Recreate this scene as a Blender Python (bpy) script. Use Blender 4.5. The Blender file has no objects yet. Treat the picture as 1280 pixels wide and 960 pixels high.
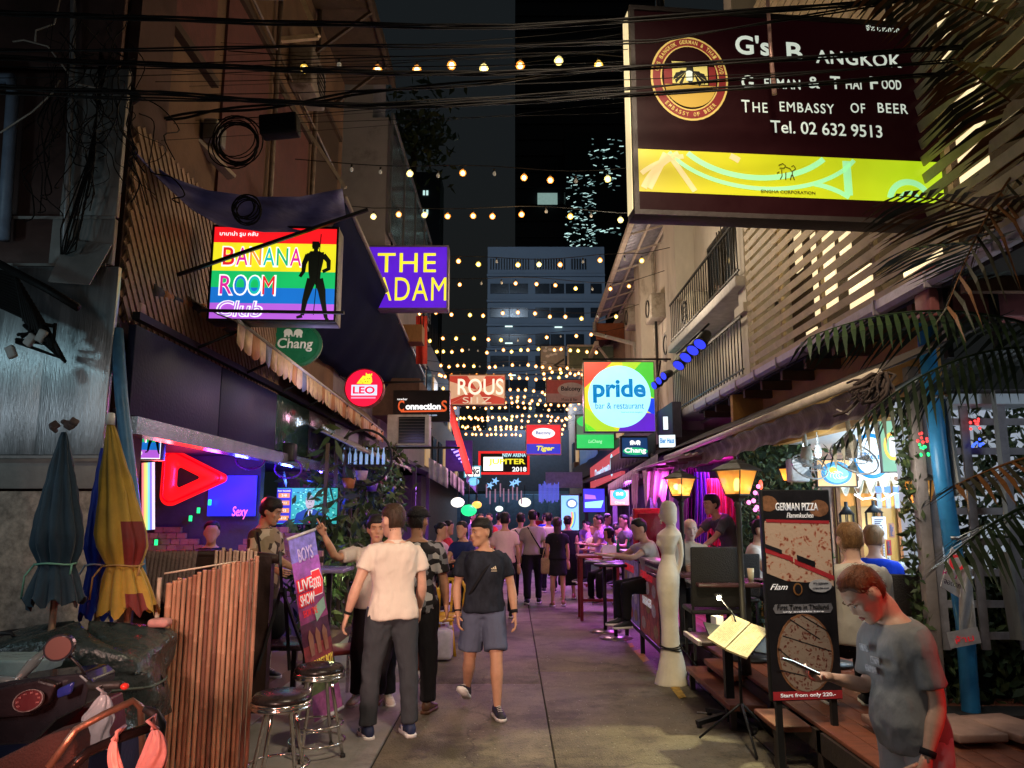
import bpy, bmesh, math, random
from mathutils import Vector, Matrix, Euler, noise
R=math.radians; rnd=random.Random(7); V=Vector
sc=bpy.context.scene; C=sc.collection
# ---------------- camera, world, exposure ----------------
FPX=950.0; PITCH=9.4; CZ=1.8
cam=bpy.data.cameras.new('camera'); camo=bpy.data.objects.new('camera',cam); C.objects.link(camo)
cam.sensor_width=36; cam.lens=36*FPX/1280; cam.clip_end=2000; cam.clip_start=.05
camo.location=(0,0,CZ); camo.rotation_euler=(R(90+PITCH),0,0); sc.camera=camo
w=bpy.data.worlds.new('World'); sc.world=w; w.use_nodes=True
nt=w.node_tree; bg=nt.nodes['Background']
sky=nt.nodes.new('ShaderNodeTexSky'); sky.sky_type='NISHITA'; sky.sun_disc=False
sky.sun_elevation=R(-3); sky.sun_rotation=R(180); sky.air_density=1.5
mixn=nt.nodes.new('ShaderNodeMixRGB'); mixn.blend_type='ADD'; mixn.inputs[0].default_value=1
mixn.inputs[2].default_value=(.075,.105,.115,1)
nt.links.new(sky.outputs[0],mixn.inputs[1]); nt.links.new(mixn.outputs[0],bg.inputs[0]); bg.inputs[1].default_value=.07
sc.view_settings.view_transform='Standard'; sc.view_settings.look='None'; sc.view_settings.exposure=0; sc.view_settings.gamma=1
sc.render.engine='CYCLES'; cy=sc.cycles
cy.use_denoising=True; cy.denoiser='OPENIMAGEDENOISE'; cy.use_light_tree=True
cy.max_bounces=5; cy.diffuse_bounces=3; cy.glossy_bounces=3; cy.transmission_bounces=4; cy.transparent_max_bounces=8
cy.sample_clamp_indirect=2.0; cy.caustics_reflective=False; cy.caustics_refractive=False
def lamp(name,loc,power,col,kind='POINT',size=.1,to=None,angle=60,label=None,cat='lamp',size_y=None,parent=None,blend=.5):
    l=bpy.data.lights.new(name,kind); l.energy=power; l.color=col
    if kind=='AREA':
        l.size=size
        if size_y: l.shape='RECTANGLE'; l.size_y=size_y
    else: l.shadow_soft_size=size
    if kind=='SPOT': l.spot_size=R(angle); l.spot_blend=blend
    o=bpy.data.objects.new(name,l); C.objects.link(o); o.location=loc
    if to is not None: o.rotation_euler=(V(to)-V(loc)).to_track_quat('-Z','Y').to_euler()
    return o
# ---------------- pixel -> place ----------------
cp,sp_=math.cos(R(PITCH)),math.sin(R(PITCH))
def ray(px,py):
    u=(px-640)/FPX; v=(480-py)/FPX
    return V((u,cp-v*sp_,sp_+v*cp))
def P(px,py,Y): d=ray(px,py); return V((0,0,CZ))+d*(Y/d.y)
def PX(px,py,X): d=ray(px,py); return V((0,0,CZ))+d*(X/d.x)
def PG(px,py,z=0): d=ray(px,py); return V((0,0,CZ))+d*((z-CZ)/d.z)
# ---------------- materials ----------------
MATS={}
def mat(name,col=None,rough=.6,metal=0,var=.25,scale=8,bump=.15,bscale=40,emis=0,spec=.3,trans=0,alpha=1,stretch=(1,1,1),dirt=None,sss=0,coat=0,sheen=0,ecol=None):
    if name in MATS: return MATS[name]
    m=bpy.data.materials.new(name); m.use_nodes=True; MATS[name]=m
    t=m.node_tree; n=t.nodes; L=t.links; b=n['Principled BSDF']
    b.inputs['Roughness'].default_value=rough; b.inputs['Metallic'].default_value=metal
    b.inputs['Specular IOR Level'].default_value=spec; b.inputs['Transmission Weight'].default_value=trans
    b.inputs['Alpha'].default_value=alpha; b.inputs['Coat Weight'].default_value=coat; b.inputs['Sheen Weight'].default_value=sheen
    col=tuple(col)
    tc=n.new('ShaderNodeTexCoord'); mp=n.new('ShaderNodeMapping'); mp.inputs['Scale'].default_value=stretch
    L.new(tc.outputs['Object'],mp.inputs[0])
    if var>0:
        nz=n.new('ShaderNodeTexNoise'); nz.inputs['Scale'].default_value=scale; nz.inputs['Detail'].default_value=6; nz.inputs['Roughness'].default_value=.65
        L.new(mp.outputs[0],nz.inputs['Vector'])
        rp=n.new('ShaderNodeValToRGB'); rp.color_ramp.elements[0].position=.3; rp.color_ramp.elements[1].position=.7
        rp.color_ramp.elements[0].color=tuple(c*(1-var) for c in col)+(1,); rp.color_ramp.elements[1].color=tuple(min(1,c*(1+var*.6)) for c in col)+(1,)
        L.new(nz.outputs[0],rp.inputs[0]); out=rp.outputs[0]
        if dirt:
            n2=n.new('ShaderNodeTexNoise'); n2.inputs['Scale'].default_value=dirt[1]; n2.inputs['Detail'].default_value=8; n2.inputs['Roughness'].default_value=.7
            L.new(mp.outputs[0],n2.inputs['Vector'])
            r2=n.new('ShaderNodeValToRGB'); r2.color_ramp.elements[0].position=dirt[2]; r2.color_ramp.elements[1].position=dirt[2]+.12
            mx=n.new('ShaderNodeMixRGB'); L.new(n2.outputs[0],r2.inputs[0]); L.new(r2.outputs[0],mx.inputs[0]); L.new(out,mx.inputs[1]); mx.inputs[2].default_value=tuple(dirt[0])+(1,); out=mx.outputs[0]
        L.new(out,b.inputs['Base Color'])
        mr=n.new('ShaderNodeMapRange'); mr.inputs[3].default_value=max(.03,rough-.12); mr.inputs[4].default_value=min(1,rough+.12)
        L.new(nz.outputs[0],mr.inputs[0]); L.new(mr.outputs[0],b.inputs['Roughness'])
    else: b.inputs['Base Color'].default_value=col+(1,)
    if bump>0:
        nb=n.new('ShaderNodeTexNoise'); nb.inputs['Scale'].default_value=bscale; nb.inputs['Detail'].default_value=4
        L.new(mp.outputs[0],nb.inputs['Vector']); bp=n.new('ShaderNodeBump'); bp.inputs['Strength'].default_value=bump; bp.inputs['Distance'].default_value=.02
        L.new(nb.outputs[0],bp.inputs['Height']); L.new(bp.outputs[0],b.inputs['Normal'])
    if emis>0:
        b.inputs['Emission Color'].default_value=tuple(ecol or col)+(1,); b.inputs['Emission Strength'].default_value=emis
    return m
def glow(name,col,s=1.0,sample=True,var=.06):
    if name in MATS: return MATS[name]
    m=bpy.data.materials.new(name); m.use_nodes=True; MATS[name]=m
    b=m.node_tree.nodes['Principled BSDF']; b.inputs['Base Color'].default_value=tuple(c*.5 for c in col)+(1,)
    b.inputs['Roughness'].default_value=.35; b.inputs['Emission Color'].default_value=tuple(col)+(1,); b.inputs['Emission Strength'].default_value=s
    if var:
        n=m.node_tree.nodes; L=m.node_tree.links; nz=n.new('ShaderNodeTexNoise'); nz.inputs['Scale'].default_value=3
        tc=n.new('ShaderNodeTexCoord'); L.new(tc.outputs['Object'],nz.inputs['Vector'])
        mr=n.new('ShaderNodeMapRange'); mr.inputs[3].default_value=s*(1-var*3); mr.inputs[4].default_value=s*(1+var*3); L.new(nz.outputs[0],mr.inputs[0]); L.new(mr.outputs[0],b.inputs['Emission Strength'])
    if not sample: m.cycles.emission_sampling='NONE'
    return m
def s2l(r,g,b): return tuple(((c/255)/12.92 if c<11 else ((c/255+.055)/1.055)**2.4) for c in (r,g,b))
# ---------------- mesh builder ----------------
class MB:
    def __init__(s): s.v=[]; s.f=[]; s.m=[]; s.sm=[]; s.p=[]
    def add(s,vs,fs,m=0,smooth=False):
        o=len(s.v); s.p.append((vs,fs,m,smooth)); s.v+= [V(v) for v in vs]; s.f+=[tuple(i+o for i in f) for f in fs]; s.m+=[m]*len(fs); s.sm+=[smooth]*len(fs); return s
    def box(s,c,d,rot=None,m=0,rz=0):
        c=V(c); hx,hy,hz=d[0]/2,d[1]/2,d[2]/2
        M=rot if rot is not None else Matrix.Rotation(rz,3,'Z')
        vs=[c+M@V((x,y,z)) for x in(-hx,hx) for y in(-hy,hy) for z in(-hz,hz)]
        return s.add(vs,[(0,1,3,2),(4,6,7,5),(0,4,5,1),(2,3,7,6),(0,2,6,4),(1,5,7,3)],m)
    def span(s,a,b,m=0):
        a=V(a);b=V(b); return s.box((a+b)/2,[abs(b[i]-a[i]) for i in range(3)],m=m)
    def bbox(s,c,d,bv=.01,rot=None,m=0,rz=0):   # bevelled box
        bm=bmesh.new(); bmesh.ops.create_cube(bm,size=1); bmesh.ops.scale(bm,vec=d,verts=bm.verts)
        bmesh.ops.bevel(bm,geom=bm.edges[:],offset=min(bv,min(d)*.45),segments=2,affect='EDGES',profile=.5)
        M=rot if rot is not None else Matrix.Rotation(rz,3,'Z'); c=V(c)
        s.add([c+M@v.co for v in bm.verts],[tuple(v.index for v in f.verts) for f in bm.faces],m,True); bm.free(); return s
    def ring(s,rings,m=0,smooth=True,caps=True,closed=False):
        n=len(rings[0]); vs=[p for r in rings for p in r]; fs=[]
        for i in range(len(rings)-1+(1 if closed else 0)):
            a=i*n; b=((i+1)%len(rings))*n
            for j in range(n): k=(j+1)%n; fs.append((a+j,a+k,b+k,b+j))
        if caps and not closed: fs.append(tuple(range(n))[::-1]); fs.append(tuple((len(rings)-1)*n+j for j in range(n)))
        return s.add(vs,fs,m,smooth)
    def tube(s,pts,r,n=6,m=0,caps=True,closed=False,smooth=True,flat=1):
        pts=[V(p) for p in pts]; rs=r if isinstance(r,(list,tuple)) else [r]*len(pts); rings=[]; prev=None; N=len(pts)
        for i,p in enumerate(pts):
            a=pts[(i-1)%N] if (closed or i>0) else p; b=pts[(i+1)%N] if (closed or i<N-1) else p
            t=(b-a)
            t=t.normalized() if t.length>1e-9 else V((0,0,1))
            if prev is None:
                up=V((0,0,1)) if abs(t.z)<.9 else V((0,1,0)); x=t.cross(up).normalized()
            else: x=(prev-t*prev.dot(t)).normalized()
            prev=x; y=t.cross(x)
            rings.append([p+x*math.cos(2*math.pi*k/n)*rs[i]+y*math.sin(2*math.pi*k/n)*rs[i]*flat for k in range(n)])
        return s.ring(rings,m,smooth,caps,closed)
    def bar(s,a,b,w_,h=None,m=0):   # square bar
        a=V(a);b=V(b);d=b-a; q=d.to_track_quat('X','Z').to_matrix(); return s.box((a+b)/2,(d.length,w_,h or w_),rot=q,m=m)
    def lathe(s,prof,c=(0,0,0),n=12,m=0,smooth=True,caps=True,sx=1,sy=1,rot=None):
        c=V(c); M=rot or Matrix.Identity(3)
        return s.ring([[c+M@V((r*sx*math.cos(2*math.pi*k/n),r*sy*math.sin(2*math.pi*k/n),z)) for k in range(n)] for r,z in prof],m,smooth,caps)
    def ball(s,c,r,n=10,m=0,rot=None):
        if not isinstance(r,(tuple,list)): r=(r,r,r)
        k=max(4,n//2+1); c=V(c); M=rot or Matrix.Identity(3); rings=[]
        for i in range(k+1):
            a=math.pi*(i+.02)/(k+.04); rings.append([c+M@V((r[0]*math.sin(a)*math.cos(2*math.pi*j/n),r[1]*math.sin(a)*math.sin(2*math.pi*j/n),-r[2]*math.cos(a))) for j in range(n)])
        return s.ring(rings,m)
    def prism(s,F,pts,w0,w1,m=0,smooth=False):   # 2d polygon in frame F, from depth w0 to w1
        n=len(pts); vs=[F(u,v,w0) for u,v in pts]+[F(u,v,w1) for u,v in pts]
        fs=[tuple(range(n))[::-1],tuple(range(n,2*n))]+[(i,(i+1)%n,n+(i+1)%n,n+i) for i in range(n)]
        return s.add(vs,fs,m,smooth)
    def fstrip(s,A,B,th=.01,m=0,smooth=True):  # sheet between two polylines
        n=len(A); s.add(list(A)+list(B),[(i,i+1,n+i+1,n+i) for i in range(n-1)],m,smooth); return s
    def grid(s,fn,nu,nv,m=0,smooth=True):
        vs=[fn(i/nu,j/nv) for j in range(nv+1) for i in range(nu+1)]
        return s.add(vs,[(j*(nu+1)+i,j*(nu+1)+i+1,(j+1)*(nu+1)+i+1,(j+1)*(nu+1)+i) for j in range(nv) for i in range(nu)],m,smooth)
    def mesh(s,name):
        me=bpy.data.meshes.new(name); me.from_pydata(s.v,[],s.f); me.polygons.foreach_set('material_index',s.m); me.polygons.foreach_set('use_smooth',s.sm)
        me.update(); bm=bmesh.new(); bm.from_mesh(me); bmesh.ops.recalc_face_normals(bm,faces=bm.faces); bm.to_mesh(me); bm.free(); return me
TS=bpy.data.scenes.new('scratch')
def evalmesh(o):
    TS.collection.objects.link(o); vl=TS.view_layers[0]; vl.update(); dg=vl.depsgraph; me=bpy.data.meshes.new_from_object(o.evaluated_get(dg)); bpy.data.objects.remove(o); return me
WM={}
def W(o): return WM.get(o.name,Matrix.Identity(4)) if o else Matrix.Identity(4)
def link(name,me,mats,parent=None,label=None,cat=None,group=None,kind=None):
    o=bpy.data.objects.new(name,me); C.objects.link(o)
    for m in (mats if isinstance(mats,(list,tuple)) else [mats]):
        if len(me.materials)<(len(mats) if isinstance(mats,(list,tuple)) else 1): me.materials.append(m)
    if parent:
        me.transform(W(parent).inverted()); o.parent=parent; WM[o.name]=W(parent)
    tag(o,label,cat,group,kind); return o
def tag(o,label=None,cat=None,group=None,kind=None):
    for k,v in (('label',label),('category',cat),('group',group),('kind',kind)):
        if v: o[k]=v
    return o
SEPN={'trim':'trim_strip','conduit':'conduit','gutter_clip':'gutter_clip','railing':'rail_bar','balcony_rail':'baluster','purlin':'purlin','arm':'arm','brace':'brace','awning_frame':'frame_bar','window_frame':'frame_bar','frame':'frame_bar','sill':'sill','support_arm':'support_arm','legs':'leg','trellis_posts':'trellis_post','corner_bars':'corner_bar','vent_grille':'grille_bar','grille_bars':'grille_bar','frame_pole':'frame_pole','floor_band':'floor_band','drain_pipe':'drain_pipe','loose_ropes':'loose_rope','edge_beam':'edge_beam','pilaster':'pilaster','grille':'grille_bar','step_leg':'step_leg','deck_beam':'deck_beam','taped_ends':'taped_end','star':'star_light','tassel':'tassel','fringe':'fringe_strand','flower_light':'flower_light','fairy_light':'fairy_light','wires':'wire','cables':'cable_strand','gutter':'gutter','knotted_top':'knot'}
def put(mb,name,mats,parent=None,label=None,cat=None,group=None,kind=None,solid=0,bevel=0,origin=None):
    if parent is not None and name in SEPN and len(mb.p)>1:
        o=None
        for (vs,fs,m_,sm_) in mb.p: q=MB(); q.add(vs,fs,m_,sm_); o=put(q,SEPN[name]+' ',mats,parent,solid=solid,bevel=bevel)
        return o
    name=name.strip()
    me=mb.mesh(name)
    if origin is not None: me.transform(Matrix.Translation(-V(origin)))
    o=link(name,me,mats,parent,label,cat,group,kind)
    if origin is not None: o.location=origin
    if solid: md=o.modifiers.new('solid','SOLIDIFY'); md.thickness=solid; md.offset=0
    if bevel: md=o.modifiers.new('bevel','BEVEL'); md.width=bevel; md.segments=2; md.limit_method='ANGLE'
    return o
def thing(name,label,cat,loc=(0,0,0),group=None,rz=0,kind=None):
    o=bpy.data.objects.new(name,None); C.objects.link(o); o.location=loc; o.rotation_euler=(0,0,rz); o.empty_display_size=.1
    WM[o.name]=Matrix.Translation(V(loc))@Matrix.Rotation(rz,4,'Z'); tag(o,label,cat,group,kind); return o
def clone(o,loc=None,rz=None,label=None,group=None,parent=None,scale=None):
    c=o.copy(); C.objects.link(c)
    if parent: c.parent=parent
    if loc is not None: c.location=loc
    if rz is not None: c.rotation_euler=(0,0,rz)
    if scale: c.scale=(scale,)*3 if not isinstance(scale,(tuple,list)) else scale
    if label: c['label']=label
    if group: c['group']=group
    for ch in o.children: clone(ch,parent=c)
    return c
def move(o,loc,rz=0): o.location=loc; o.rotation_euler=(0,0,rz); return o
def smo(pts,k=4):
    pts=[V(p) for p in pts]; out=[]
    for i in range(len(pts)-1):
        a=pts[max(i-1,0)];b=pts[i];c=pts[i+1];d=pts[min(i+2,len(pts)-1)]
        for j in range(k): t=j/k; out.append(.5*((2*b)+(c-a)*t+(2*a-5*b+4*c-d)*t*t+(3*b-a-3*c+d)*t*t*t))
    return out+[pts[-1]]
def frame(c,r=(1,0,0),u=(0,0,1)):
    c=V(c); r=V(r).normalized(); u=V(u).normalized(); n=r.cross(u)
    def F(a,b,w_=0): return c+r*a+u*b+n*w_
    F.c=c;F.r=r;F.u=u;F.n=n; return F
def tmesh(s,bold=0,ext=.004,shear=0,space=1):
    cu=bpy.data.curves.new('t','FONT'); cu.body=s; cu.extrude=0; cu.offset=bold; cu.shear=shear; cu.resolution_u=4; cu.space_character=space
    me=evalmesh(bpy.data.objects.new('t',cu)); bpy.data.curves.remove(cu); return me
def text(s,F,u,v,wd,ht,m,parent,off=.004,bold=0,shear=0,name='lettering',fit='both',ang=0,space=1,ext=.003):
    me=tmesh(s,bold,shear=shear,space=space); xs=[q.co.x for q in me.vertices]; ys=[q.co.y for q in me.vertices]
    if not xs: return None
    x0,x1,y0,y1=min(xs),max(xs),min(ys),max(ys); sx=wd/(x1-x0); sy=ht/(y1-y0)
    if fit=='w': sy=sx
    if fit=='h': sx=sy
    ca,sa=math.cos(ang),math.sin(ang); bm=bmesh.new(); bm.from_mesh(me)
    r=bmesh.ops.extrude_face_region(bm,geom=bm.faces[:]); top=set(g for g in r['geom'] if isinstance(g,bmesh.types.BMVert))
    for q in bm.verts:
        a=(q.co.x-(x0+x1)/2)*sx; b=(q.co.y-(y0+y1)/2)*sy
        q.co=F(u+a*ca-b*sa,v+a*sa+b*ca,off+(ext if q in top else 0))
    bm.to_mesh(me); bm.free(); me.name=name
    return link(name,me,m,parent)
def circ(cx,cy,rx,ry=None,n=24,a0=0,a1=360): 
    ry=ry or rx; k=n if a1-a0>=360 else n+1
    return [(cx+rx*math.cos(R(a0+(a1-a0)*i/n)),cy+ry*math.sin(R(a0+(a1-a0)*i/n))) for i in range(k)]
def ringp(mb,F,cx,cy,ro,ri,w0,w1,n=32,m=0,ky=1):
    A=circ(cx,cy,ro,ro*ky,n); B=circ(cx,cy,ri,ri*ky,n)
    mb.ring([[F(*p,w0) for p in B],[F(*p,w0) for p in A],[F(*p,w1) for p in A],[F(*p,w1) for p in B]],m,False,False,True)
def flat(F,pts,w_,m,parent,name='print',th=.003):
    b=MB(); b.prism(F,pts,w_,w_+th); return put(b,name,m,parent)
def rect(x0,y0,x1,y1): return [(x0,y0),(x1,y0),(x1,y1),(x0,y1)]
# ---------------- people ----------------
def vox(mb,size,smooth=2,name='body',disp=None,fac=.5):
    me=mb.mesh(name); o=bpy.data.objects.new('tmp',me)
    m=o.modifiers.new('r','REMESH'); m.mode='VOXEL'; m.voxel_size=size; m.use_smooth_shade=True
    if smooth: s=o.modifiers.new('s','SMOOTH'); s.iterations=smooth; s.factor=fac
    r=evalmesh(o); bpy.data.meshes.remove(me); r.name=name; r.materials.clear()
    if disp:
        for v in r.vertices: v.co+=v.normal*disp(v.co)
    for p in r.polygons: p.use_smooth=True
    return r
def oring(c,ax,side,rx,ry,n=14,e=2.3):
    """ellipse ring round c, normal ax; side = direction of rx"""
    ax=V(ax).normalized(); s=V(side); s=(s-ax*s.dot(ax)).normalized(); t=ax.cross(s); out=[]
    for k in range(n):
        a=2*math.pi*k/n; ca,sa=math.cos(a),math.sin(a); out.append(c+s*(rx*math.copysign(abs(ca)**(2/e),ca))+t*(ry*math.copysign(abs(sa)**(2/e),sa)))
    return out
def limb(mb,pts,rs,side=(1,0,0),n=12,sq=1.0,m=0):
    """pts joint list, rs radii; interpolated loft"""
    pts=[V(p) for p in pts]; rings=[]
    for i,p in enumerate(pts):
        a=pts[max(i-1,0)]; b=pts[min(i+1,len(pts)-1)]; r=rs[i]; rx,ry=(r if isinstance(r,tuple) else (r,r*sq)); rings.append(oring(p,b-a,side if abs((b-a).normalized().dot(V(side).normalized()))<.95 else (0,1,0),rx,ry,n,2))
    mb.ring(rings,m)
SK={k:mat('skin_'+k,c,.5,var=.12,scale=20,bump=.05,bscale=120,spec=.35) for k,c in dict(tan=(.50,.27,.17),fair=(.62,.37,.27),brown=(.34,.18,.11),pale=(.66,.44,.35)).items()}
HR={k:mat('hair_'+k,c,.5,var=.5,scale=60,bump=.35,bscale=160,stretch=(1,1,.2)) for k,c in dict(black=(.012,.010,.010),brown=(.05,.028,.018),blond=(.24,.12,.045),grey=(.4,.38,.35),red=(.16,.05,.02)).items()}
M_eye=mat('eye_dark',(.01,.008,.008),.2,var=0,bump=0); M_eyew=mat('eye_white',(.6,.56,.54),.3,var=0,bump=0); M_lip=mat('lips',(.42,.16,.13),.5,var=0,bump=0); M_sole=mat('sole_white',(.7,.7,.68),.6)
def cloth(name,col,**k):
    k.setdefault('rough',.8); k.setdefault('var',.07); k.setdefault('scale',9); k.setdefault('bump',.75); k.setdefault('bscale',10); k.setdefault('stretch',(1,1,.55)); k.setdefault('sheen',0); k.setdefault('spec',.15); return mat(name,col,**k)
def wr(a,f,seed):
    def d(co):
        q=V((co.x*f,co.y*f,co.z*f*.45))+V((seed,0,0)); n1=noise.noise(q); return -.004+max(0,.004+a*n1+a*.9*(.25-abs(noise.noise(q*1.7+V((3,1,co.z*3)))))+a*.35*noise.noise(q*3.1))
    return d
def finger_chain(mb,base,d,nrm,L,r,curl):
    pts=[base];rs=[r]; dd=V(d).normalized(); ax=dd.cross(nrm).normalized()
    for k,f in enumerate((.42,.32,.26)):
        dd=Matrix.Rotation(curl*(.7+.3*k),3,ax)@dd; pts.append(pts[-1]+dd*L*f); rs.append(r*(.95-.1*k))
    pts.append(pts[-1]+dd*r*.6); rs.append(r*.4); mb.tube(pts,rs,7)
def hand(mb,wrist,d,palm_n,thumb,curl=.35,s=1.0,detail=True):
    """d = direction of the hand, palm_n = palm normal (fingers curl towards it), thumb = side direction"""
    d=V(d).normalized(); n=V(palm_n); n=(n-d*n.dot(d)).normalized(); t=V(thumb); t=(t-d*t.dot(d)-n*t.dot(n)).normalized()
    w_=V(wrist); rings=[oring(w_-d*.02,d,t,.024*s,.019*s,10),oring(w_+d*.02*s,d,t,.031*s,.016*s,10,2.6),oring(w_+d*.055*s,d,t,.040*s,.014*s,10,3),oring(w_+d*.088*s,d,t,.040*s,.012*s,10,3),oring(w_+d*.096*s,d,t,.034*s,.007*s,10,3)]
    mb.ring(rings)
    for k,(o,L) in enumerate(((.029,.070),(.010,.078),(-.010,.073),(-.029,.057))): finger_chain(mb,w_+d*.086*s+t*o*s,d+t*o*2.2,n,L*s,(.0088 if k<3 else .0075)*s,curl*(1+.15*k))
    finger_chain(mb,w_+d*.030*s+t*.028*s+n*.004,(d*.75+t*.75+n*.2),(n-t*.3),.062*s,.0105*s,curl*.5)
def person(label,loc,rz=0,H=1.72,lean=0,twist=0,head=(0,0),tilt=0,arm=None,fore=None,leg=None,shin=None,skin='tan',hair='black',hstyle='short',shirt=None,sleeve=.5,hem=.90,pants=None,plen=1.0,shoe=None,seat=None,fine=True,build=1.0,group=None,hands=None,footyaw=(0,0),dress=None,shirt_pat=None,belly=0,sole=True,feetz=None,hd=None,sk_s=1,collar=False):
    v=.0115 if fine else .022
    T=thing('person',label,'person',(0,0,0),group); s=H/1.72
    la=R(lean); tw=R(twist)
    def bend(p):
        p=V(p)
        if p.z<=.95: return p
        Lb=.40; h=min(p.z,.95+Lb)-.95; th=la*h/Lb; N=8; y=0;z=.95
        for i in range(N): a=la*(i+.5)/N*h/Lb; y-=math.sin(a)*h/N; z+=math.cos(a)*h/N
        ex=max(0,p.z-.95-Lb); y-=math.sin(th)*ex; z+=math.cos(th)*ex
        q=Matrix.Rotation(tw*h/Lb,3,'Z')@V((p.x,p.y,0)); return V((q.x,y+q.y*math.cos(th),z+q.y*math.sin(th)))
    Rt=Matrix.Rotation(tw,3,'Z')
    arm=arm or {}; fore=fore or {}; leg=leg or {}; shin=shin or {}; hands=hands or {}
    sx_=V((1,0,0)); B=build
    up=bend((0,0,1.36))-bend((0,0,1.30)); up.normalize(); sd=Rt@sx_
    # joints
    J={}
    for k,sg in (('L',1),('R',-1)):
        sh=bend((sg*.170*B,.005,1.388)); ad=V(arm.get(k,(sg*.13,.02,-1))).normalized(); el=sh+ad*.285; fd=V(fore.get(k,(sg*.04,-.18,-1))).normalized(); wr_=el+fd*.245
        hp=V((sg*.088,0,.90)); ld=V(leg.get(k,(sg*.04,0,-1))).normalized(); kn=hp+ld*.415; sd2=V(shin.get(k,(sg*.01,.02,-1))).normalized(); an=kn+sd2*.405
        J[k]=(sh,el,wr_,ad,fd,hp,kn,an,ld,sd2)
    low=min(J['L'][7].z,J['R'][7].z)-.085
    dz=-low if seat is None else seat/s-.84
    if feetz is not None: dz=feetz/s-low
    def torso_rings(g,z0,z1,hemr=0):
        prof=[(.86,.150,.105,.0),(.93,.168,.115,.0),(1.0,.158,.110,-.002),(1.08,.145,.104,-.004),(1.16,.150,.108,-.006),(1.25,.162,.114,-.006),(1.33,.174,.112,0),(1.385,.176,.100,.006),(1.415,.158,.086,.010),(1.44,.112,.074,.014),(1.462,.076,.064,.016)]
        zs=[p for p in prof if z0-.001<=p[0]<=z1+.001]
        if zs[0][0]>z0+.005: 
            q=zs[0]; zs=[(z0,q[1],q[2],q[3])]+zs
        out=[]
        for z,rx,ry,yo in zs:
            bl=belly*math.exp(-((z-1.04)/.10)**2); ax=(bend((0,0,z+.01))-bend((0,0,z-.01))) if z>.96 else V((0,0,1))
            hr=hemr*max(0,1-(z-z0)/.25); out.append(oring(bend((0,yo-bl*.5,z)),ax,(Matrix.Rotation(tw*max(0,min(1,(z-.95)/.4)),3,'Z')@sx_),(rx*B+g+hr+bl*.35),(ry*B+g+hr+bl*.6),22,2.5))
        return out
    mb=MB(); mb.ring(torso_rings(-.012,.86,1.47))
    # neck + head
    hy,hp_=head; nb=bend((0,.014,1.455)); hm=Matrix.Rotation(tw+R(hy),3,'Z')@Matrix.Rotation(la*.75+R(hp_),3,'X')@Matrix.Rotation(R(tilt),3,'Y')
    nd=(up+hm@V((0,0,1))).normalized(); hb=nb+nd*.055; hc=hb+hm@V((0,-.024,.105)); hs=(hd or 1.08)
    mb.ring([oring(nb-up*.05,up,sd,.062,.058),oring(nb,up,sd,.055,.054),oring(hb,nd,sd,.052,.053),oring(hb+hm@V((0,-.0,.06)),hm@V((0,0,1)),hm@sx_,.050,.055)])
    def Hh(x,y,z): return hc+hm@V((x*hs,y*hs,z*hs))
    hp2=[(-.118,.018,-.078,-.040),(-.108,.034,-.089,-.012),(-.088,.047,-.092,.028),(-.065,.057,-.090,.058),(-.040,.066,-.086,.078),(-.012,.0715,-.086,.091),(.012,.0735,-.084,.096),(.035,.076,-.092,.098),(.06,.075,-.088,.096),(.085,.066,-.070,.084),(.105,.046,-.045,.060),(.118,.02,-.015,.03)]
    def headring(z,hw,f,bk,g=0,n=24):
        cy_=(f+bk)/2; ry=(bk-f)/2; return [Hh((hw+g)*math.cos(2*math.pi*k/n),cy_+(ry+g)*math.sin(2*math.pi*k/n),z) for k in range(n)]
    mb.ring([headring(*q) for q in hp2])
    if fine:
        mb.ring([[Hh(x*w_,y,z) for x,y in ((-1,.02-.095),(-.4,yy),(.4,yy),(1,.02-.095))] for z,w_,yy in ((.022,.008,-.094),(.0,.010,-.102),(-.022,.015,-.113),(-.034,.017,-.110),(-.042,.012,-.092))],0,True)
        mb.ball(Hh(0,-.084,.030),(.056*hs,.014*hs,.008*hs),10,rot=hm); mb.ball(Hh(0,-.086,-.060),(.023*hs,.010*hs,.011*hs),8,rot=hm); mb.ball(Hh(0,-.080,-.100),(.020*hs,.014*hs,.014*hs),8,rot=hm)
        for sg in (-1,1): mb.ball(Hh(sg*.046,-.062,-.022),(.020*hs,.02*hs,.018*hs),8,rot=hm)
    for sg in (-1,1): mb.ball(Hh(sg*.080,.012,-.006),(.012*hs,.020*hs,.033*hs),8,rot=hm@Matrix.Rotation(R(10)*sg,3,'Z'))
    for k,sg in (('L',1),('R',-1)):
        sh,el,w_,ad,fd,hp,kn,an,ld,s2=J[k]
        limb(mb,[sh-V((sg*.05,0,-.004)),sh+ad*.05,sh+ad*.15,el-ad*.03,el+fd*.03,el+fd*.09,el+fd*.17,w_-fd*.01,w_+fd*.012],[.040*B,.050*B,.045*B,.037*B,.039*B,.040*B,.031*B,(.026,.020),(.024,.018)],side=(1,0,0) if abs(fd.x)<.8 else (0,1,0))
        if not pants or plen<.99 or dress: limb(mb,[hp+V((0,0,.02)),hp+ld*.1,hp+ld*.25,kn-ld*.03,kn+s2*.04,kn+s2*.12,kn+s2*.25,an-s2*.02,an+s2*.04],[.085*B,.083*B,.070*B,.056*B,.052*B,.057*B,.044*B,.035,.034])
        if not shoe or not sole: 
            fy=R(footyaw[0 if k=='L' else 1]); fd_=Matrix.Rotation(fy,3,'Z')@V((0,-1,0)); limb(mb,[an+V((0,0,-.02))-fd_*.04,an+fd_*.04-V((0,0,.04)),an+fd_*.15-V((0,0,.065))],[.036,.038,.03])
    me=vox(mb,v,2 if fine else 1,'body')
    # hands raw
    hb_=MB(); HP={}
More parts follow.
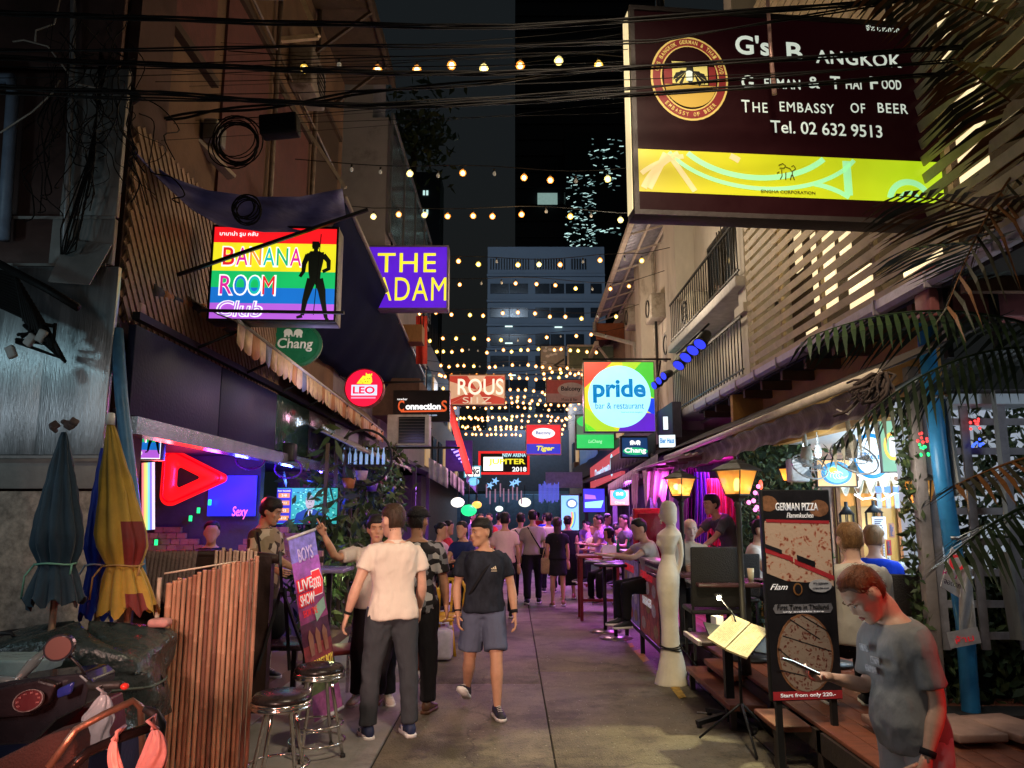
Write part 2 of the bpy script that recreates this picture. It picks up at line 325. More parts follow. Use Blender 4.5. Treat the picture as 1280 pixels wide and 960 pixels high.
    for k,sg in (('L',1),('R',-1)):
        sh,el,w_,ad,fd,*_=J[k]; h=hands.get(k,{}); dd=V(h.get('d',fd)); pn=V(h.get('palm',(-sg,.1,0))); th=V(h.get('thumb',(0,-1,.1)))
        if fine: hand(hb_,w_,dd,pn,th,h.get('curl',.32),1.0)
        else: limb(hb_,[w_-fd*.02,w_+dd.normalized()*.06,w_+dd.normalized()*.12,w_+dd.normalized()*.16],[(.024,.02),(.036,.018),(.034,.016),(.02,.01)],n=8)
        HP[k]=w_+dd.normalized()*.09
    bm=bmesh.new(); bm.from_mesh(me); m2=hb_.mesh('h'); bm.from_mesh(m2); bm.to_mesh(me); bm.free(); bpy.data.meshes.remove(m2)
    for p in me.polygons: p.use_smooth=True
    off=Matrix.Translation((0,0,dz))
    parts=[]
    def fin(me,name,m,par=None): me.transform(off); o=link(name,me,m,None); o.parent=par or T; parts.append(o); return o
    body=fin(me,'body',SK[skin])
    if fine and hstyle!='back':
        for sg in (-1,1):
            b=MB(); b.ball(Hh(sg*.031,-.0835,.006),(.0125,.006,.0042),8,rot=hm); e=fin(b.mesh('eye'),'eye',M_eyew); b=MB(); b.ball(Hh(sg*.031,-.0875,.006),(.0058,.0035,.0044),8,rot=hm); fin(b.mesh('iris'),'iris',M_eye,e)
            b=MB(); b.tube([Hh(sg*.014,-.0985,.026),Hh(sg*.032,-.0965,.031),Hh(sg*.050,-.083,.026)],[.003,.0038,.002],5,flat=.7); fin(b.mesh('eyebrow'),'eyebrow',HR['black' if hair in('black','brown') else hair])
        b=MB(); b.tube([Hh(-.022,-.0895,-.062),Hh(-.008,-.0965,-.058),Hh(.008,-.0965,-.058),Hh(.022,-.0895,-.062)],[.002,.0046,.0046,.002],6); b.tube([Hh(-.018,-.089,-.066),Hh(0,-.0965,-.069),Hh(.018,-.089,-.066)],[.002,.0055,.002],6); fin(b.mesh('lips'),'lips',M_lip)
    # hair
    if hstyle!='bald':
        b=MB(); rings=[]; g={'short':.014,'crop':.007,'long':.016,'bun':.012,'cap':.013,'back':.012,'thick':.02,'quiff':.011}[hstyle]
        nn=24; prof=[q for q in hp2 if q[0]>-.075]
        for (z,hw,f,bk) in prof:
            rg=[]
            for k in range(nn):
                a=2*math.pi*k/nn; sa=math.sin(a); ca=math.cos(a) # sa=-1 front
                hl=.084 if sa<-.6 else (.058 if sa<-.3 else (.022 if sa<.28 else -.07))
                if hstyle in('long',) : hl=.072 if sa<-.72 else -.2
                if hstyle=='thick': hl=.060 if sa<-.5 else (.0 if sa<.1 else -.08)
                if hstyle=='crop': hl=.078 if sa<-.5 else (.055 if sa<0 else -.05)
                inn=z<hl; gg=-.014 if inn else g*min(1,.35+(z-hl)/.04)*(1+.25*noise.noise(V((ca*5,sa*5,z*40)))*1.6)
                if hstyle=='quiff' and z>.05: gg=g*(1.0+ .5*max(0,-sa))+.004*noise.noise(V((ca*9,sa*9,z*90)))
                cy_=(f+bk)/2; ry=(bk-f)/2; rg.append(Hh((hw+gg)*ca,cy_+(ry+gg)*sa,z+(g*.8 if z>.1 else 0)))
            rings.append(rg)
        b.ring(rings)
        if hstyle=='bun': b.ball(Hh(0,.105,.05),(.035,.035,.035),8)
        if hstyle=='long': b.ring([oring(Hh(0,.02+.035*t_,.07-.1*t_)+V((0,.01*t_,-.0))-V((0,0,.10*t_)),(0,.1,-1),sd,.074-.004*t_,.075-.010*t_,14) for t_ in (0,.5,1,1.6,2.2,2.7)][:1]+[oring(hc+V((0,.045+.02*t_,-.05-.12*t_)),(0,.1,-1),sd,.082-.008*t_,.05-.004*t_,14) for t_ in (0,.6,1.3,2.1,2.8)])
        if fine:
            rn_=random.Random(len(label))
            for q in range(520):
                i=rn_.randrange(len(rings)-1); k=rn_.randrange(nn); a,c_=rings[i][k],rings[i+1][k]; p=a.lerp(c_,rn_.random()).lerp(rings[i][(k+1)%nn],rn_.random()*.9); o_=(p-hc); zl=(hm.transposed()@o_).z/hs; ang=(k/nn)*2*math.pi; sa=math.sin(ang)
                if zl<((.080 if sa<-.6 else .05) if sa<-.3 else (.02 if sa<.28 else -.06))-.004: continue
                o_.normalize(); dn=hm@V((rn_.uniform(-.5,.5),.45 if zl>.07 else .1,-1 if zl<.08 else -.15)); dn=(dn-o_*dn.dot(o_)); dn.normalize(); sd_=dn.cross(o_)*.0022; L=rn_.uniform(.012,.026); p=p+o_*.0015
                b.add([p-sd_,p+sd_,p+dn*L*.6+o_*.004+sd_*.7,p+dn*L+o_*.0045,p+dn*L*.6+o_*.004-sd_*.7],[(0,1,2,3,4)],0,False)
        ho=fin(b.mesh('hair'),'hair',HR[hair]); sb=ho.modifiers.new('s','SUBSURF'); sb.levels=sb.render_levels=1
        if hstyle=='cap':
            b=MB(); b.ring([headring(z,hw,f,bk,.017) for z,hw,f,bk in hp2 if z>.03]); b.ring([[Hh(x,y-.14*max(0,-y*8)*0,z) for x,y in circ(0,-.10,.06,.07,14,0,360)] for z in (.035,.043)]); fin(b.mesh('cap'),'cap',cloth('black_cap',(.015,.015,.017)))
    # shirt
    def top_mesh(z0,sl,g,hemr,name):
        b=MB(); b.ring(torso_rings(g*.9,z0,1.445,hemr))
        for k,sg in (('L',1),('R',-1)):
            sh,el,w_,ad,fd,*_=J[k]
            if sl<=0: continue
            if sl<=1.0: pts=[sh-V((sg*.07,0,-.012)),sh-V((sg*.012,0,.004)),sh+ad*.05,sh+ad*.285*sl*.6,sh+ad*.285*sl]; rs=[.030*B+g,.044*B+g,.052*B+g,.052*B+g,.056*B+g]
            else: e2=el+fd*.245*(sl-1); pts=[sh-V((sg*.07,0,-.012)),sh-V((sg*.012,0,.004)),sh+ad*.05,sh+ad*.18,el-ad*.02,el+fd*.05,e2]; rs=[.030*B+g,.044*B+g,.052*B+g,.048*B+g,.044*B+g,.044+g,.034+g]
            limb(b,pts,rs)
        return vox(b,v*1.15,3,name,wr(.018,7,rnd.random()*50) if fine else wr(.006,8,1))
    if shirt: so=fin(top_mesh(hem,sleeve,.012,.012,'shirt'),'shirt',shirt)
    if collar and shirt:
        b=MB(); b.ring([oring(nb-up*.035,up,sd,.078,.070,18),oring(nb-up*.005,up,sd,.068,.064,18),oring(nb+up*.012,up,sd,.062,.060,18)]); fin(b.mesh('collar'),'collar',shirt,so)
    if pants or dress:
        b=MB(); g=.014
        if dress:
            b.ring(torso_rings(.006,.86,1.42)); zb=.90-dress; b.ring([oring(V((0,0,.93)),(0,0,1),sx_,.176,.125,20),oring(V((0,0,.86)),(0,0,1),sx_,.180,.130,20),oring(V((0,0,zb)),(0,0,1),sx_,.165+.1*dress,.125+.1*dress,20)])
        else:
            b.ring(torso_rings(.002,.86,.94)); b.ball((0,0,.865),(.10,.10,.06),12)
            for k,sg in (('L',1),('R',-1)):
                sh,el,w_,ad,fd,hp,kn,an,ld,s2=J[k]
                if plen<.6: pts=[hp+V((0,0,.05)),hp+ld*.02,hp+ld*.12,hp+ld*.25,hp+ld*.415*min(1,plen*1.9)]; rs=[.09*B+g,.096*B+g,.096*B+g,.092*B+g,.092*B+g]
                else: e2=kn+s2*.405*(plen-.5)*2*.97; pts=[hp+V((0,0,.05)),hp+ld*.02,hp+ld*.14,hp+ld*.28,kn,kn+s2*.1,kn+s2*.22,e2]; rs=[.09*B+g,.096*B+g,.088*B+g,.072*B+g,.062*B+g,.060*B+g,.052*B+g,.052*B+g]
                limb(b,pts,rs)
        fin(vox(b,v*1.15,3,'dress' if dress else 'trousers',wr(.014,7,rnd.random()*50)),'dress' if dress else ('shorts' if plen<.6 else 'trousers'),dress and shirt_pat or pants or dress)
    if shoe:
        for i,(k,sg) in enumerate((('L',1),('R',-1))):
            an,s2=J[k][7],J[k][9]; fy=R(footyaw[i]); fdn=V((s2.x*0,s2.y,s2.z)); pitch=math.atan2(s2.y,-s2.z)*.85 if abs(s2.y)>.25 and seat is None else 0
            M=Matrix.Rotation(fy+sg*R(8),3,'Z')@Matrix.Rotation(-pitch,3,'X'); A=lambda x,y,z:an+M@V((x,y,z))
            b=MB(); b.ring([[A(w_*math.cos(a)*(1),yy,zz+h_*math.sin(a)) for a in [2*math.pi*j/14 for j in range(14)]] for yy,w_,zz,h_ in ((.068,.022,-.035,.028),(.05,.036,-.028,.042),(.01,.041,-.012,.056),(-.03,.042,-.030,.040),(-.08,.046,-.042,.028),(-.13,.046,-.048,.022),(-.165,.036,-.053,.016),(-.182,.016,-.056,.008))]); 
            so2=fin(b.mesh('shoe'),'shoe',shoe)
            b=MB(); b.ring([[A(x*w_,y,z) for x,y in [( .036,.066),(.043,.03),(.038,-.02),(.049,-.09),(.046,-.14),(.025,-.182),(0,-.19),(-.025,-.182),(-.046,-.14),(-.049,-.09),(-.038,-.02),(-.043,.03),(-.036,.066),(0,.076)]] for z,w_ in ((-.083,1),(-.066,1.03),(-.058,1.0))]); fin(b.mesh('sole'),'sole',M_sole if sole is True else sole,so2)
            if fine:
                b=MB()
                for q in range(4): b.tube([A(-.022,-.045-q*.018,.012-q*.009),A(0,-.048-q*.018,.020-q*.010),A(.022,-.045-q*.018,.012-q*.009)],.0028,4)
                fin(b.mesh('laces'),'laces',M_sole if hair!='x' else M_sole,so2)
    T.scale=(s,s,s); T.location=loc; T.rotation_euler=(0,0,R(rz))
    T['_j']=0; del T['_j']
    Mw=Matrix.Translation(V(loc))@Matrix.Rotation(R(rz),4,'Z')@Matrix.Diagonal((s,s,s,1))@off
    info=dict(T=T,J=J,HP={k:Mw@p for k,p in HP.items()},Mw=Mw,H=lambda *a:Mw@Hh(*a),bend=lambda p:Mw@bend(p),Hl=Hh,off=off,up=up,parts=parts,hm=hm,bendl=bend)
    return info
def addp(info,mb,name,m,par=None):
    me=mb.mesh(name); me.transform(info['off']); o=link(name,me,m,None); o.parent=par or info['T']; return o
# ---------------- lamps outside the frame or without a body, some added only to brighten ----------------
lamp('shopfront_spot_lamp',(-2.4,-1.5,2.7),2300,(1,.60,.48),'SPOT',.25,to=(-1.0,6.5,.95),angle=21,blend=1)
lamp('street_flood_lamp',(.9,2.2,5.8),1050,(1,.82,.58),'SPOT',.3,to=(.35,7.6,0),angle=80,blend=.8)
lamp('red_shop_lamp',(-1.0,1.2,1.2),150,(1,.22,.13),'SPOT',.2,to=(-1.95,5,.75),angle=30,blend=.7)
lamp('red_side_lamp',(3.6,2.0,1.4),85,(1,.03,.03),'SPOT',.12,to=(1.72,3.42,1.15),angle=44,blend=.6)
lamp('steel_wall_lamp',(-4.2,4.0,3.15),10,(.55,.9,1),'POINT',.06)
lamp('pale_fill',(-2.2,.4,2.6),17,(1,.93,.88),'AREA',.5,to=(.6,4.2,1.2))  # soft fill added from the front left, no shop source behind it
lamp('menu_spot_lamp',(2.3,6.7,2.5),300,(1,.92,.50),'SPOT',.05,to=(.85,5.75,0),angle=44,blend=.3)
lamp('awning_fill_spot',(-.6,5.2,2.7),420,(1,.78,.48),'SPOT',.15,to=(-2.62,10.5,3.36),angle=30,blend=.8)  # added spot in mid air, brightens only the scalloped valance
lamp('board_fill',(-4.4,3.4,2.3),13,(.75,.9,1),'POINT',.2)  # added light that lifts the flecked board and parasol edges
lamp('facade_fill',(1.7,11.0,5.4),130,(1,.84,.62),'POINT',.3)  # warm lights added in mid air to brighten the right facade
lamp('facade_fill',(1.7,7.4,5.2),42,(1,.76,.46),'POINT',.3)  # added likewise, nearer, for the louvre slats
lamp('facade_fill',(1.7,16,5.6),100,(1,.80,.6),'POINT',.3)
lamp('left_bar_lamp',(-2.2,9.0,3.2),8,(.55,.45,1),'POINT',.3)
lamp('far_gate_lamp',(1,44,8),1300,(.55,.75,1),'POINT',1)
lamp('office_fill_spot',(0,40,22),3300,(.6,.78,1),'SPOT',1,to=(3,60,14),angle=95)  # spot added above the street to lighten the office block
lamp('street_violet_lamp',(2.4,15,2.35),150,(.62,.16,1),'AREA',.8,to=(2.2,15,0))
lamp('street_violet_lamp',(2.4,20,2.35),240,(.55,.16,1),'AREA',1,to=(1.8,20,0))
lamp('street_violet_lamp',(-2.4,22,2.6),230,(.5,.18,1),'AREA',1,to=(-1.5,22,0))
lamp('street_pink_lamp',(.2,17,4.2),170,(1,.45,.66),'AREA',1.2,to=(.2,17,0))
# ---------------- ground ----------------
M_asph=mat('concrete_street',(.165,.140,.100),.62,var=.45,scale=2.6,bump=.5,bscale=70,dirt=((.066,.055,.038),1.1,.50))
def crack(m,sc_,w_,dk):
    t=m.node_tree; n=t.nodes; L=t.links; b=n['Principled BSDF']; src=b.inputs['Base Color'].links[0].from_socket
    tc=n.new('ShaderNodeTexCoord'); nz=n.new('ShaderNodeTexNoise'); nz.inputs['Scale'].default_value=2.5; nz.inputs['Detail'].default_value=6; L.new(tc.outputs['Object'],nz.inputs['Vector'])
    ad=n.new('ShaderNodeMixRGB'); ad.inputs[0].default_value=.35; L.new(tc.outputs['Object'],ad.inputs[1]); L.new(nz.outputs['Color'],ad.inputs[2])
    v=n.new('ShaderNodeTexVoronoi'); v.feature='DISTANCE_TO_EDGE'; v.inputs['Scale'].default_value=sc_; L.new(ad.outputs[0],v.inputs['Vector'])
    r=n.new('ShaderNodeValToRGB'); r.color_ramp.elements[0].color=(dk,dk,dk,1); r.color_ramp.elements[1].position=w_; r.color_ramp.elements[1].color=(1,1,1,1); L.new(v.outputs['Distance'],r.inputs[0])
    n3=n.new('ShaderNodeTexNoise'); n3.inputs['Scale'].default_value=34; n3.inputs['Detail'].default_value=3; L.new(tc.outputs['Object'],n3.inputs['Vector']); r3=n.new('ShaderNodeValToRGB'); r3.color_ramp.elements[0].position=.36; r3.color_ramp.elements[1].position=.42; r3.color_ramp.elements[0].color=(.55,.55,.55,1); L.new(n3.outputs[0],r3.inputs[0])
    m1=n.new('ShaderNodeMixRGB'); m1.blend_type='MULTIPLY'; m1.inputs[0].default_value=1; L.new(src,m1.inputs[1]); L.new(r.outputs[0],m1.inputs[2]); m2=n.new('ShaderNodeMixRGB'); m2.blend_type='MULTIPLY'; m2.inputs[0].default_value=.8; L.new(m1.outputs[0],m2.inputs[1]); L.new(r3.outputs[0],m2.inputs[2]); L.new(m2.outputs[0],b.inputs['Base Color'])
crack(M_asph,.45,.006,.55)
M_side=mat('pavement_concrete',(.235,.22,.20),.6,var=.3,scale=2.2,bump=.25,bscale=45,dirt=((.1,.09,.08),1.4,.58))
M_dark=mat('joint_dirt',(.02,.018,.015),.9)
M_paint=mat('worn_white_paint',(.42,.40,.36),.7,var=.5,scale=25)
M_yel=mat('worn_yellow_paint',(.42,.26,.05),.7,var=.6,scale=22)
b=MB(); b.box((0,150,-.16),(500,700,.2)); put(b,'ground',M_dark,kind='structure')
street=put(MB().box((.45,40,-.05),(3.1,110,.08)),'street',M_dark,kind='structure')
side=put(MB().box((-2.3,40,-.05),(2.5,110,.08)),'pavement',M_dark,kind='structure')
side2=put(MB().box((3.2,40,-.055),(2.3,110,.07)),'pavement',M_dark,kind='structure')
def slab(x0,x1,y0,y1,zt,m,par):
    b=MB(); g=.006; z1=zt
    b.bbox(((x0+x1)/2,(y0+y1)/2,z1-.03),(x1-x0-g*2,y1-y0-g*2,.06),.006); put(b,'concrete_slab',m,par)
ys=[-4,1.2,4.6,8.4,12.6,17,22,28,35,43,56]
for i in range(len(ys)-1):
    slab(-1.0,.31,ys[i],ys[i+1],.0+rnd.uniform(0,.003),M_asph,street); slab(.31,1.95,ys[i]+.6,ys[i+1]+.6,.0+rnd.uniform(0,.003),M_asph,street)
    for k,(a,c) in enumerate(((-3.45,-2.2),(-2.2,-1.0))): slab(a,c,ys[i],ys[i+1],.012+rnd.uniform(0,.003),M_side,side)
    slab(1.96,4.3,ys[i],ys[i+1],.002,M_asph,side2)
def mark(pts,m,lab):
    b=MB(); F=frame((0,0,.004),(1,0,0),(0,1,0)); b.prism(F,pts,0,.002); put(b,'road_marking',m,street,kind=None)
for q in ([(770,790),(783,788),(792,800),(780,802)],[(757,789),(770,788),(771,791),(757,791)]): mark([(PG(*a).x,PG(*a).y) for a in q],M_paint,'')
for q in ([(792,814),(800,812),(812,826),(804,828)],[(838,860),(848,858),(858,872),(849,874)],[(785,805),(790,804),(793,809),(788,810)]): mark([(PG(*a).x,PG(*a).y) for a in q],M_yel,'')
M_lit=mat('litter_paper',(.75,.73,.68),.7)
for px,py,a,l in ((880,892,-.3,.12),(818,825,.2,.015)):
    p=PG(px,py); b=MB(); b.tube([(-l/2,0,.006),(l/2,0,.006)],.005,6); o=put(b,'paper_straw' if l>.05 else 'paper_scrap',M_lit,label='white paper straw lying on the street beside the cross-footed table' if l>.05 else 'small white paper scrap on the street near the statue base',cat='litter'); o.location=(p.x,p.y,.002); o.rotation_euler=(0,0,a)
b=MB()
for k in range(240):
    px=rnd.gauss(735,60) if k<150 else rnd.uniform(520,850); py=rnd.gauss(890,45) if k<150 else rnd.uniform(790,958)
    if py<775 or py>1000: continue
    p=PG(px,py); r=rnd.uniform(.002,.008)
    if -.95<p.x<1.8: b.ball((p.x,p.y,.004),(r,r*.7,.002),5)
put(b,'grit',mat('pale_grit',(.5,.48,.42),.8),label='pale grit and chips scattered over the concrete street',cat='grit',kind='stuff')
# ---------------- left corner building with metal cladding ----------------
M_steel=mat('brushed_steel',(.50,.52,.54),.33,.85,var=.35,scale=3,bump=.25,bscale=30,stretch=(5,1,.35),dirt=((.20,.13,.11),1.2,.60))
M_steel2=mat('dull_silver_panel',(.34,.32,.31),.5,.3,var=.4,scale=2,bump=.3,bscale=12,stretch=(1,1,.5))
M_brown=mat('brown_cladding',(.085,.045,.04),.55,.25,var=.45,scale=1.6,bump=.2,bscale=10)
M_plas=mat('grey_skirting_panel',(.33,.31,.29),.7,var=.3,scale=4)
M_osb=mat('flecked_board',(.50,.40,.33),.75,var=.55,scale=16,bump=.5,bscale=28)
A=thing('corner_building','metal clad corner building with brushed steel sheets above flecked board','building',(-4.8,5.6,0))
zz=lambda py,Y=5.5: P(100,py,Y).z
b=MB(); b.span((-8,5.62,0),(-3.02,6.2,12)); put(b,'wall',M_brown,A)
def panel(px0,px1,py0,py1,m,y=5.5,nm='panel',tilt=0,th=.05):
    a=P(px0,py0,y); c=P(px1,py1,y); b=MB(); b.bbox(((a.x+c.x)/2,y+th/2,(a.z+c.z)/2),(c.x-a.x-.012,th,a.z-c.z-.012),.006,rot=Matrix.Rotation(tilt,3,'Z')); return put(b,nm,m,A)
panel(-330,-100,332,570,M_steel); panel(-100,64,332,570,M_steel,5.5); panel(65,129,332,570,M_steel,5.49)
panel(-330,-60,571,612,M_plas); panel(-60,127,571,612,M_plas)
panel(-330,-120,613,1010,M_osb); panel(-120,124,613,1010,M_osb)
panel(-330,64,272,331,M_brown,5.52); panel(65,140,272,331,M_steel2,5.49); panel(92,146,85,271,M_steel2,5.48)
panel(-330,-120,90,271,M_brown,5.53); panel(-120,91,90,271,M_brown,5.54); panel(-330,-60,-190,89,M_brown,5.53); panel(-60,150,-190,84,M_brown,5.5)
b=MB(); b.tube([P(93,-120,5.42),P(91,60,5.42),P(86,200,5.42),P(80,318,5.42)],.022,8); put(b,'drain_pipe',mat('grey_pipe',(.3,.29,.3),.4,.3),A)
b=MB(); b.tube([P(-30,98,5.4),P(14,98,5.4),P(16,120,5.4),P(4,300,5.4)],.045,8); put(b,'drain_pipe',mat('blue_grey_pipe',(.16,.2,.28),.4),A)
b=MB(); 
for py in (272,331,571): b.bar(P(-330,py,5.46),P(132 if py>300 else 144,py,5.46),.012,.02)
put(b,'trim',M_steel2,A)
b=MB(); b.add([P(60,352,5.3),P(112,356,5.3),P(140,306,5.46),P(84,300,5.46)],[(0,1,2,3)]); put(b,'flashing',M_steel2,A,solid=.01)
# ---------------- left brown shophouse ----------------
M_tan=mat('tan_render',(.17,.10,.06),.8,var=.4,scale=1.2,bump=.2,bscale=25,dirt=((.11,.07,.05),.7,.55))
M_maroon=mat('maroon_paint',(.13,.05,.045),.6,var=.3)
M_blk=mat('black_iron',(.02,.02,.022),.45,.3,var=.1,bump=.05)
M_dwood=mat('dark_wood',(.07,.045,.03),.6,var=.3,stretch=(1,1,6))
Bh=thing('brown_shophouse','tall brown shophouse wall above the rainbow sign with maroon panels','building',(-3.6,9,0))
b=MB(); b.span((-4.4,5.7,3.3),(-3.15,13.2,15)); put(b,'wall',M_tan,Bh)
for y0,y1,z0,z1,m in ((7.6,9.0,4.9,7.6,M_maroon),(9.3,10.9,4.9,7.4,M_maroon),(6.0,7.3,6.2,9.5,M_maroon),(11.2,12.8,5.2,8.4,M_dwood)):
    b=MB(); b.span((-3.16,y0,z0),(-3.12,y1,z1)); q=put(b,'shutter',m,Bh); b=MB()
    for z in (z0,z1): b.span((-3.15,y0-.05,z-.04),(-3.07,y1+.05,z+.04))
    put(b,'frame',M_dwood,q)
b=MB(); b.span((-3.15,5.7,9.7),(-2.2,13.2,9.85)); put(b,'canopy',M_dwood,Bh)
b=MB()
for Y in (6.5,8,9.5,11,12.5): b.bar((-3.15,Y,8.9),(-2.2,Y,9.68),.05)
b.bar((-2.22,5.7,9.66),(-2.22,13.2,9.66),.07); put(b,'brace',M_dwood,Bh)
b=MB(); b.bar(P(340,95,9.5),P(432,235,9.5),.04); b.bar(P(200,0,8),P(226,40,8),.03); put(b,'conduit',mat('pale_conduit',(.45,.4,.35),.5),Bh)
b=MB()
for q in ((376,-5,398,46),(398,46,352,50)): b.bar(P(q[0],q[1],9),P(q[2],q[3],9),.06)
put(b,'window_frame',mat('cream_frame',(.62,.48,.32),.6),Bh)
for y,z in ((8.1,8.3),(10.2,8.0),(12.0,5.6)):
    q=put(MB().bbox((-2.98,y,z),(.34,.8,.6),.03),'air_conditioner',mat('dusty_casing',(.24,.2,.17),.6,dirt=((.1,.07,.05),3,.5)),Bh); b=MB(); ringp(b,frame((-2.80,y,z),(0,-1,0)),-.12,0,.22,.19,0,.012)
    for k in range(5): b.span((-2.805,y-.12,z-.15+k*.07),(-2.795,y+.34,z-.14+k*.07))
    put(b,'fan_guard',M_blk,q)
for y0,z0,y1,z1,r in ((6.2,9.6,6.2,4.9,.05),(9.15,9.6,9.15,4.6,.035),(11.05,9.7,11.05,5.0,.04),(6.4,7.9,9.1,7.75,.02),(9.2,7.75,12.9,7.6,.02)):
    put(MB().tube([(-3.08,y0,z0),(-3.08,(y0+y1)/2+.02,(z0+z1)/2),(-3.08,y1,z1)],r,8),'wall_pipe',mat('rusty_pipe',(.2,.15,.12),.5,.2,var=.5),Bh)
for y,z in ((7.2,5.6),(7.35,5.6),(10.95,5.5)): put(MB().bbox((-3.05,y,z),(.14,.12,.22),.015),'meter_box',mat('meter_grey',(.2,.19,.17),.5),Bh)
b=MB(); b.bar(P(150,80,6.4),P(290,222,7.6),.11,.04); put(b,'beam',mat('pale_beam',(.45,.38,.3),.7),Bh)
# lattice above the bar
M_latt=mat('varnished_lattice',(.36,.22,.13),.5,var=.3,scale=5)
Lt=thing('wooden_lattice','diagonal wooden lattice screen beside the steel cladding above the rainbow bar','lattice',(-3.0,7,3.3))
b=MB()
def clipbar(y0,z0,y1,z1,x,layer):
    Y0,Y1,Z0,Z1=5.65,9.6,3.25,4.85; dy,dz=y1-y0,z1-z0; t0,t1=0,1
    for d,lo,hi,o in ((dy,Y0,Y1,y0),(dz,Z0,Z1,z0)):
        a,c=(lo-o)/d,(hi-o)/d
        if a>c:a,c=c,a
        t0=max(t0,a);t1=min(t1,c)
    if t1-t0<.02: return
    b=MB(); b.bar((x,y0+dy*t0,z0+dz*t0),(x,y0+dy*t1,z0+dz*t1),.012,.05); put(b,'slat',M_latt,Lt)
for k in range(54):
    s=5.65-1.6+k*.105; clipbar(s,3.25,s+1.2,4.85,-3.015,0); clipbar(s+1.2,3.25,s,4.85,-2.985,1)
b=MB(); b.span((-3.14,5.65,3.2),(-3.1,9.7,4.9)); put(b,'backing',M_blk,Lt)
# left rows further down
M_white=mat('white_render',(.46,.42,.43),.75,var=.2,scale=1,bump=.1,dirt=((.26,.23,.22),.8,.6))
M_glassd=mat('dark_glass',(.02,.025,.03),.12,var=0,bump=0,spec=.6)
Ch=thing('white_shophouse','white shophouse with glass balcony rail behind the brown shophouse','building',(-3.6,22,0))
b=MB(); b.span((-6,17.7,3),(-3.1,27,11.5)); b.span((-6,17.72,11.4),(-3.5,19.5,14.6)); put(b,'wall',M_white,Ch)
for k in range(4):
    for z in (5.2,8.2):
        y=18.6+k*2.2; b=MB(); b.span((-3.12,y,z),(-3.07,y+1.3,z+1.5)); wv=put(b,'window',M_glassd,Ch); b=MB(); b.span((-3.1,y-.06,z-.1),(-2.98,y+1.36,z)); b.span((-3.1,y-.06,z+1.5),(-3.02,y+1.36,z+1.58)); put(b,'sill',M_white,wv)
b=MB(); b.bar((-3.0,17.7,11.6),(-3.0,27,11.6),.06); 
for y in (17.7,20,22.4,24.8,27): b.bar((-3.0,y,8.5),(-3.0,y,11.6),.06)
b.bar((-3.0,17.7,8.5),(-3.0,27,8.5),.06); put(b,'railing',mat('alu_rail',(.45,.45,.47),.35,.7),Ch)
b=MB(); b.span((-3.0,17.7,8.5),(-2.995,27,11.5)); put(b,'glass_screen',mat('balcony_glass',(.3,.33,.35),.1,var=0,bump=0,trans=.6,alpha=.45),Ch)
b=MB()
for k in range(14): b.box((-3.6+k*.12,17.65,7.9),(.05,.3,.18))
b.span((-4.4,17.5,8.0),(-1.95,17.62,8.04)); put(b,'awning_frame',M_blk,Ch)
Cm=thing('grey_shophouse','low grey shophouse front behind the round red sign','building',(-3.6,15,0))
b=MB(); b.span((-5,13.2,3.2),(-3.15,17.7,7.2)); put(b,'wall',mat('grey_render',(.24,.2,.22),.8,dirt=((.1,.09,.1),1,.5)),Cm)
for y in (13.6,15.6):
    b=MB(); b.span((-3.16,y,4.2),(-3.1,y+1.3,5.8)); q=put(b,'window',M_glassd,Cm); b=MB()
    for j in range(7): b.span((-3.09,y+j*.2,4.2),(-3.07,y+j*.2+.02,5.8))
    put(b,'grille',M_blk,q)
Dh=thing('far_left_shophouse','row of dim shophouses at the far left end of the street','building',(-3.6,35,0))
b=MB(); b.span((-7,27,0),(-3.2,46,8.2)); put(b,'wall',mat('dim_render',(.2,.17,.18),.8),Dh)
for k in range(7):
    for z in (3.4,5.8):
        y=27.8+k*2.5; b=MB(); b.span((-3.22,y,z),(-3.15,y+1.5,z+1.3)); put(b,'window',M_glassd if (k+int(z))%3 else glow('warm_window',(1,.62,.28),.35),Dh)
# far balcony pieces on left
b=MB(); T=thing('timber_balcony','timber fronted balcony above the black sign on the left','balcony',(-2.7,17,4.9))
a=P(508,412,17.2); b.span((-3.15,16.9,a.z-.35),(-2.05,17.4,a.z+.05)); 
put(b,'fascia',mat('orange_timber',(.34,.17,.07),.6,stretch=(6,1,1)),T)
b=MB(); b.span((-3.15,17.0,3.9),(-2.1,20,4.75)); put(b,'soffit_box',mat('brown_soffit',(.14,.08,.06),.7),T)
b=MB()
for k in range(9): b.bar((-2.15+.02*k,17.4+k*.45,a.z+.05),(-2.15+.02*k,17.4+k*.45,a.z+.6),.02)
put(b,'railing',M_blk,T)
# ---------------- bar under the rainbow sign ----------------
M_navy=mat('navy_fascia',(.014,.018,.05),.5,.0,spec=.15,var=.3,scale=2)
M_strip=mat('polished_trim',(.5,.5,.52),.22,.8,var=.2,bump=.1)
Bar=thing('rainbow_bar','open fronted bar with navy fascia and red and blue lit trim on the left','bar',(-3.5,9,0))
def fasc(y0,y1,z0,z1,m,nm='fascia_panel',x=-2.9):
    b=MB(); b.bbox((x,(y0+y1)/2,(z0+z1)/2),(.06,y1-y0-.012,z1-z0),.008); put(b,nm,m,Bar)
fasc(5.65,7.4,2.5,3.2,M_navy); fasc(7.4,9.2,2.5,3.2,M_navy); 
fasc(9.2,10.7,2.52,3.2,mat('black_glass_panel',(.02,.05,.035),.15,var=.3,bump=.3,bscale=8)); fasc(10.7,12.3,2.52,3.2,mat('black_glass_panel2',(.04,.03,.035),.2,bump=.3,bscale=8)); fasc(12.3,14.2,2.6,3.2,mat('grey_panel',(.2,.2,.24),.5))
b=MB(); b.span((-2.95,5.65,2.36),(-2.8,14.2,2.49)); put(b,'edge_trim',M_strip,Bar)
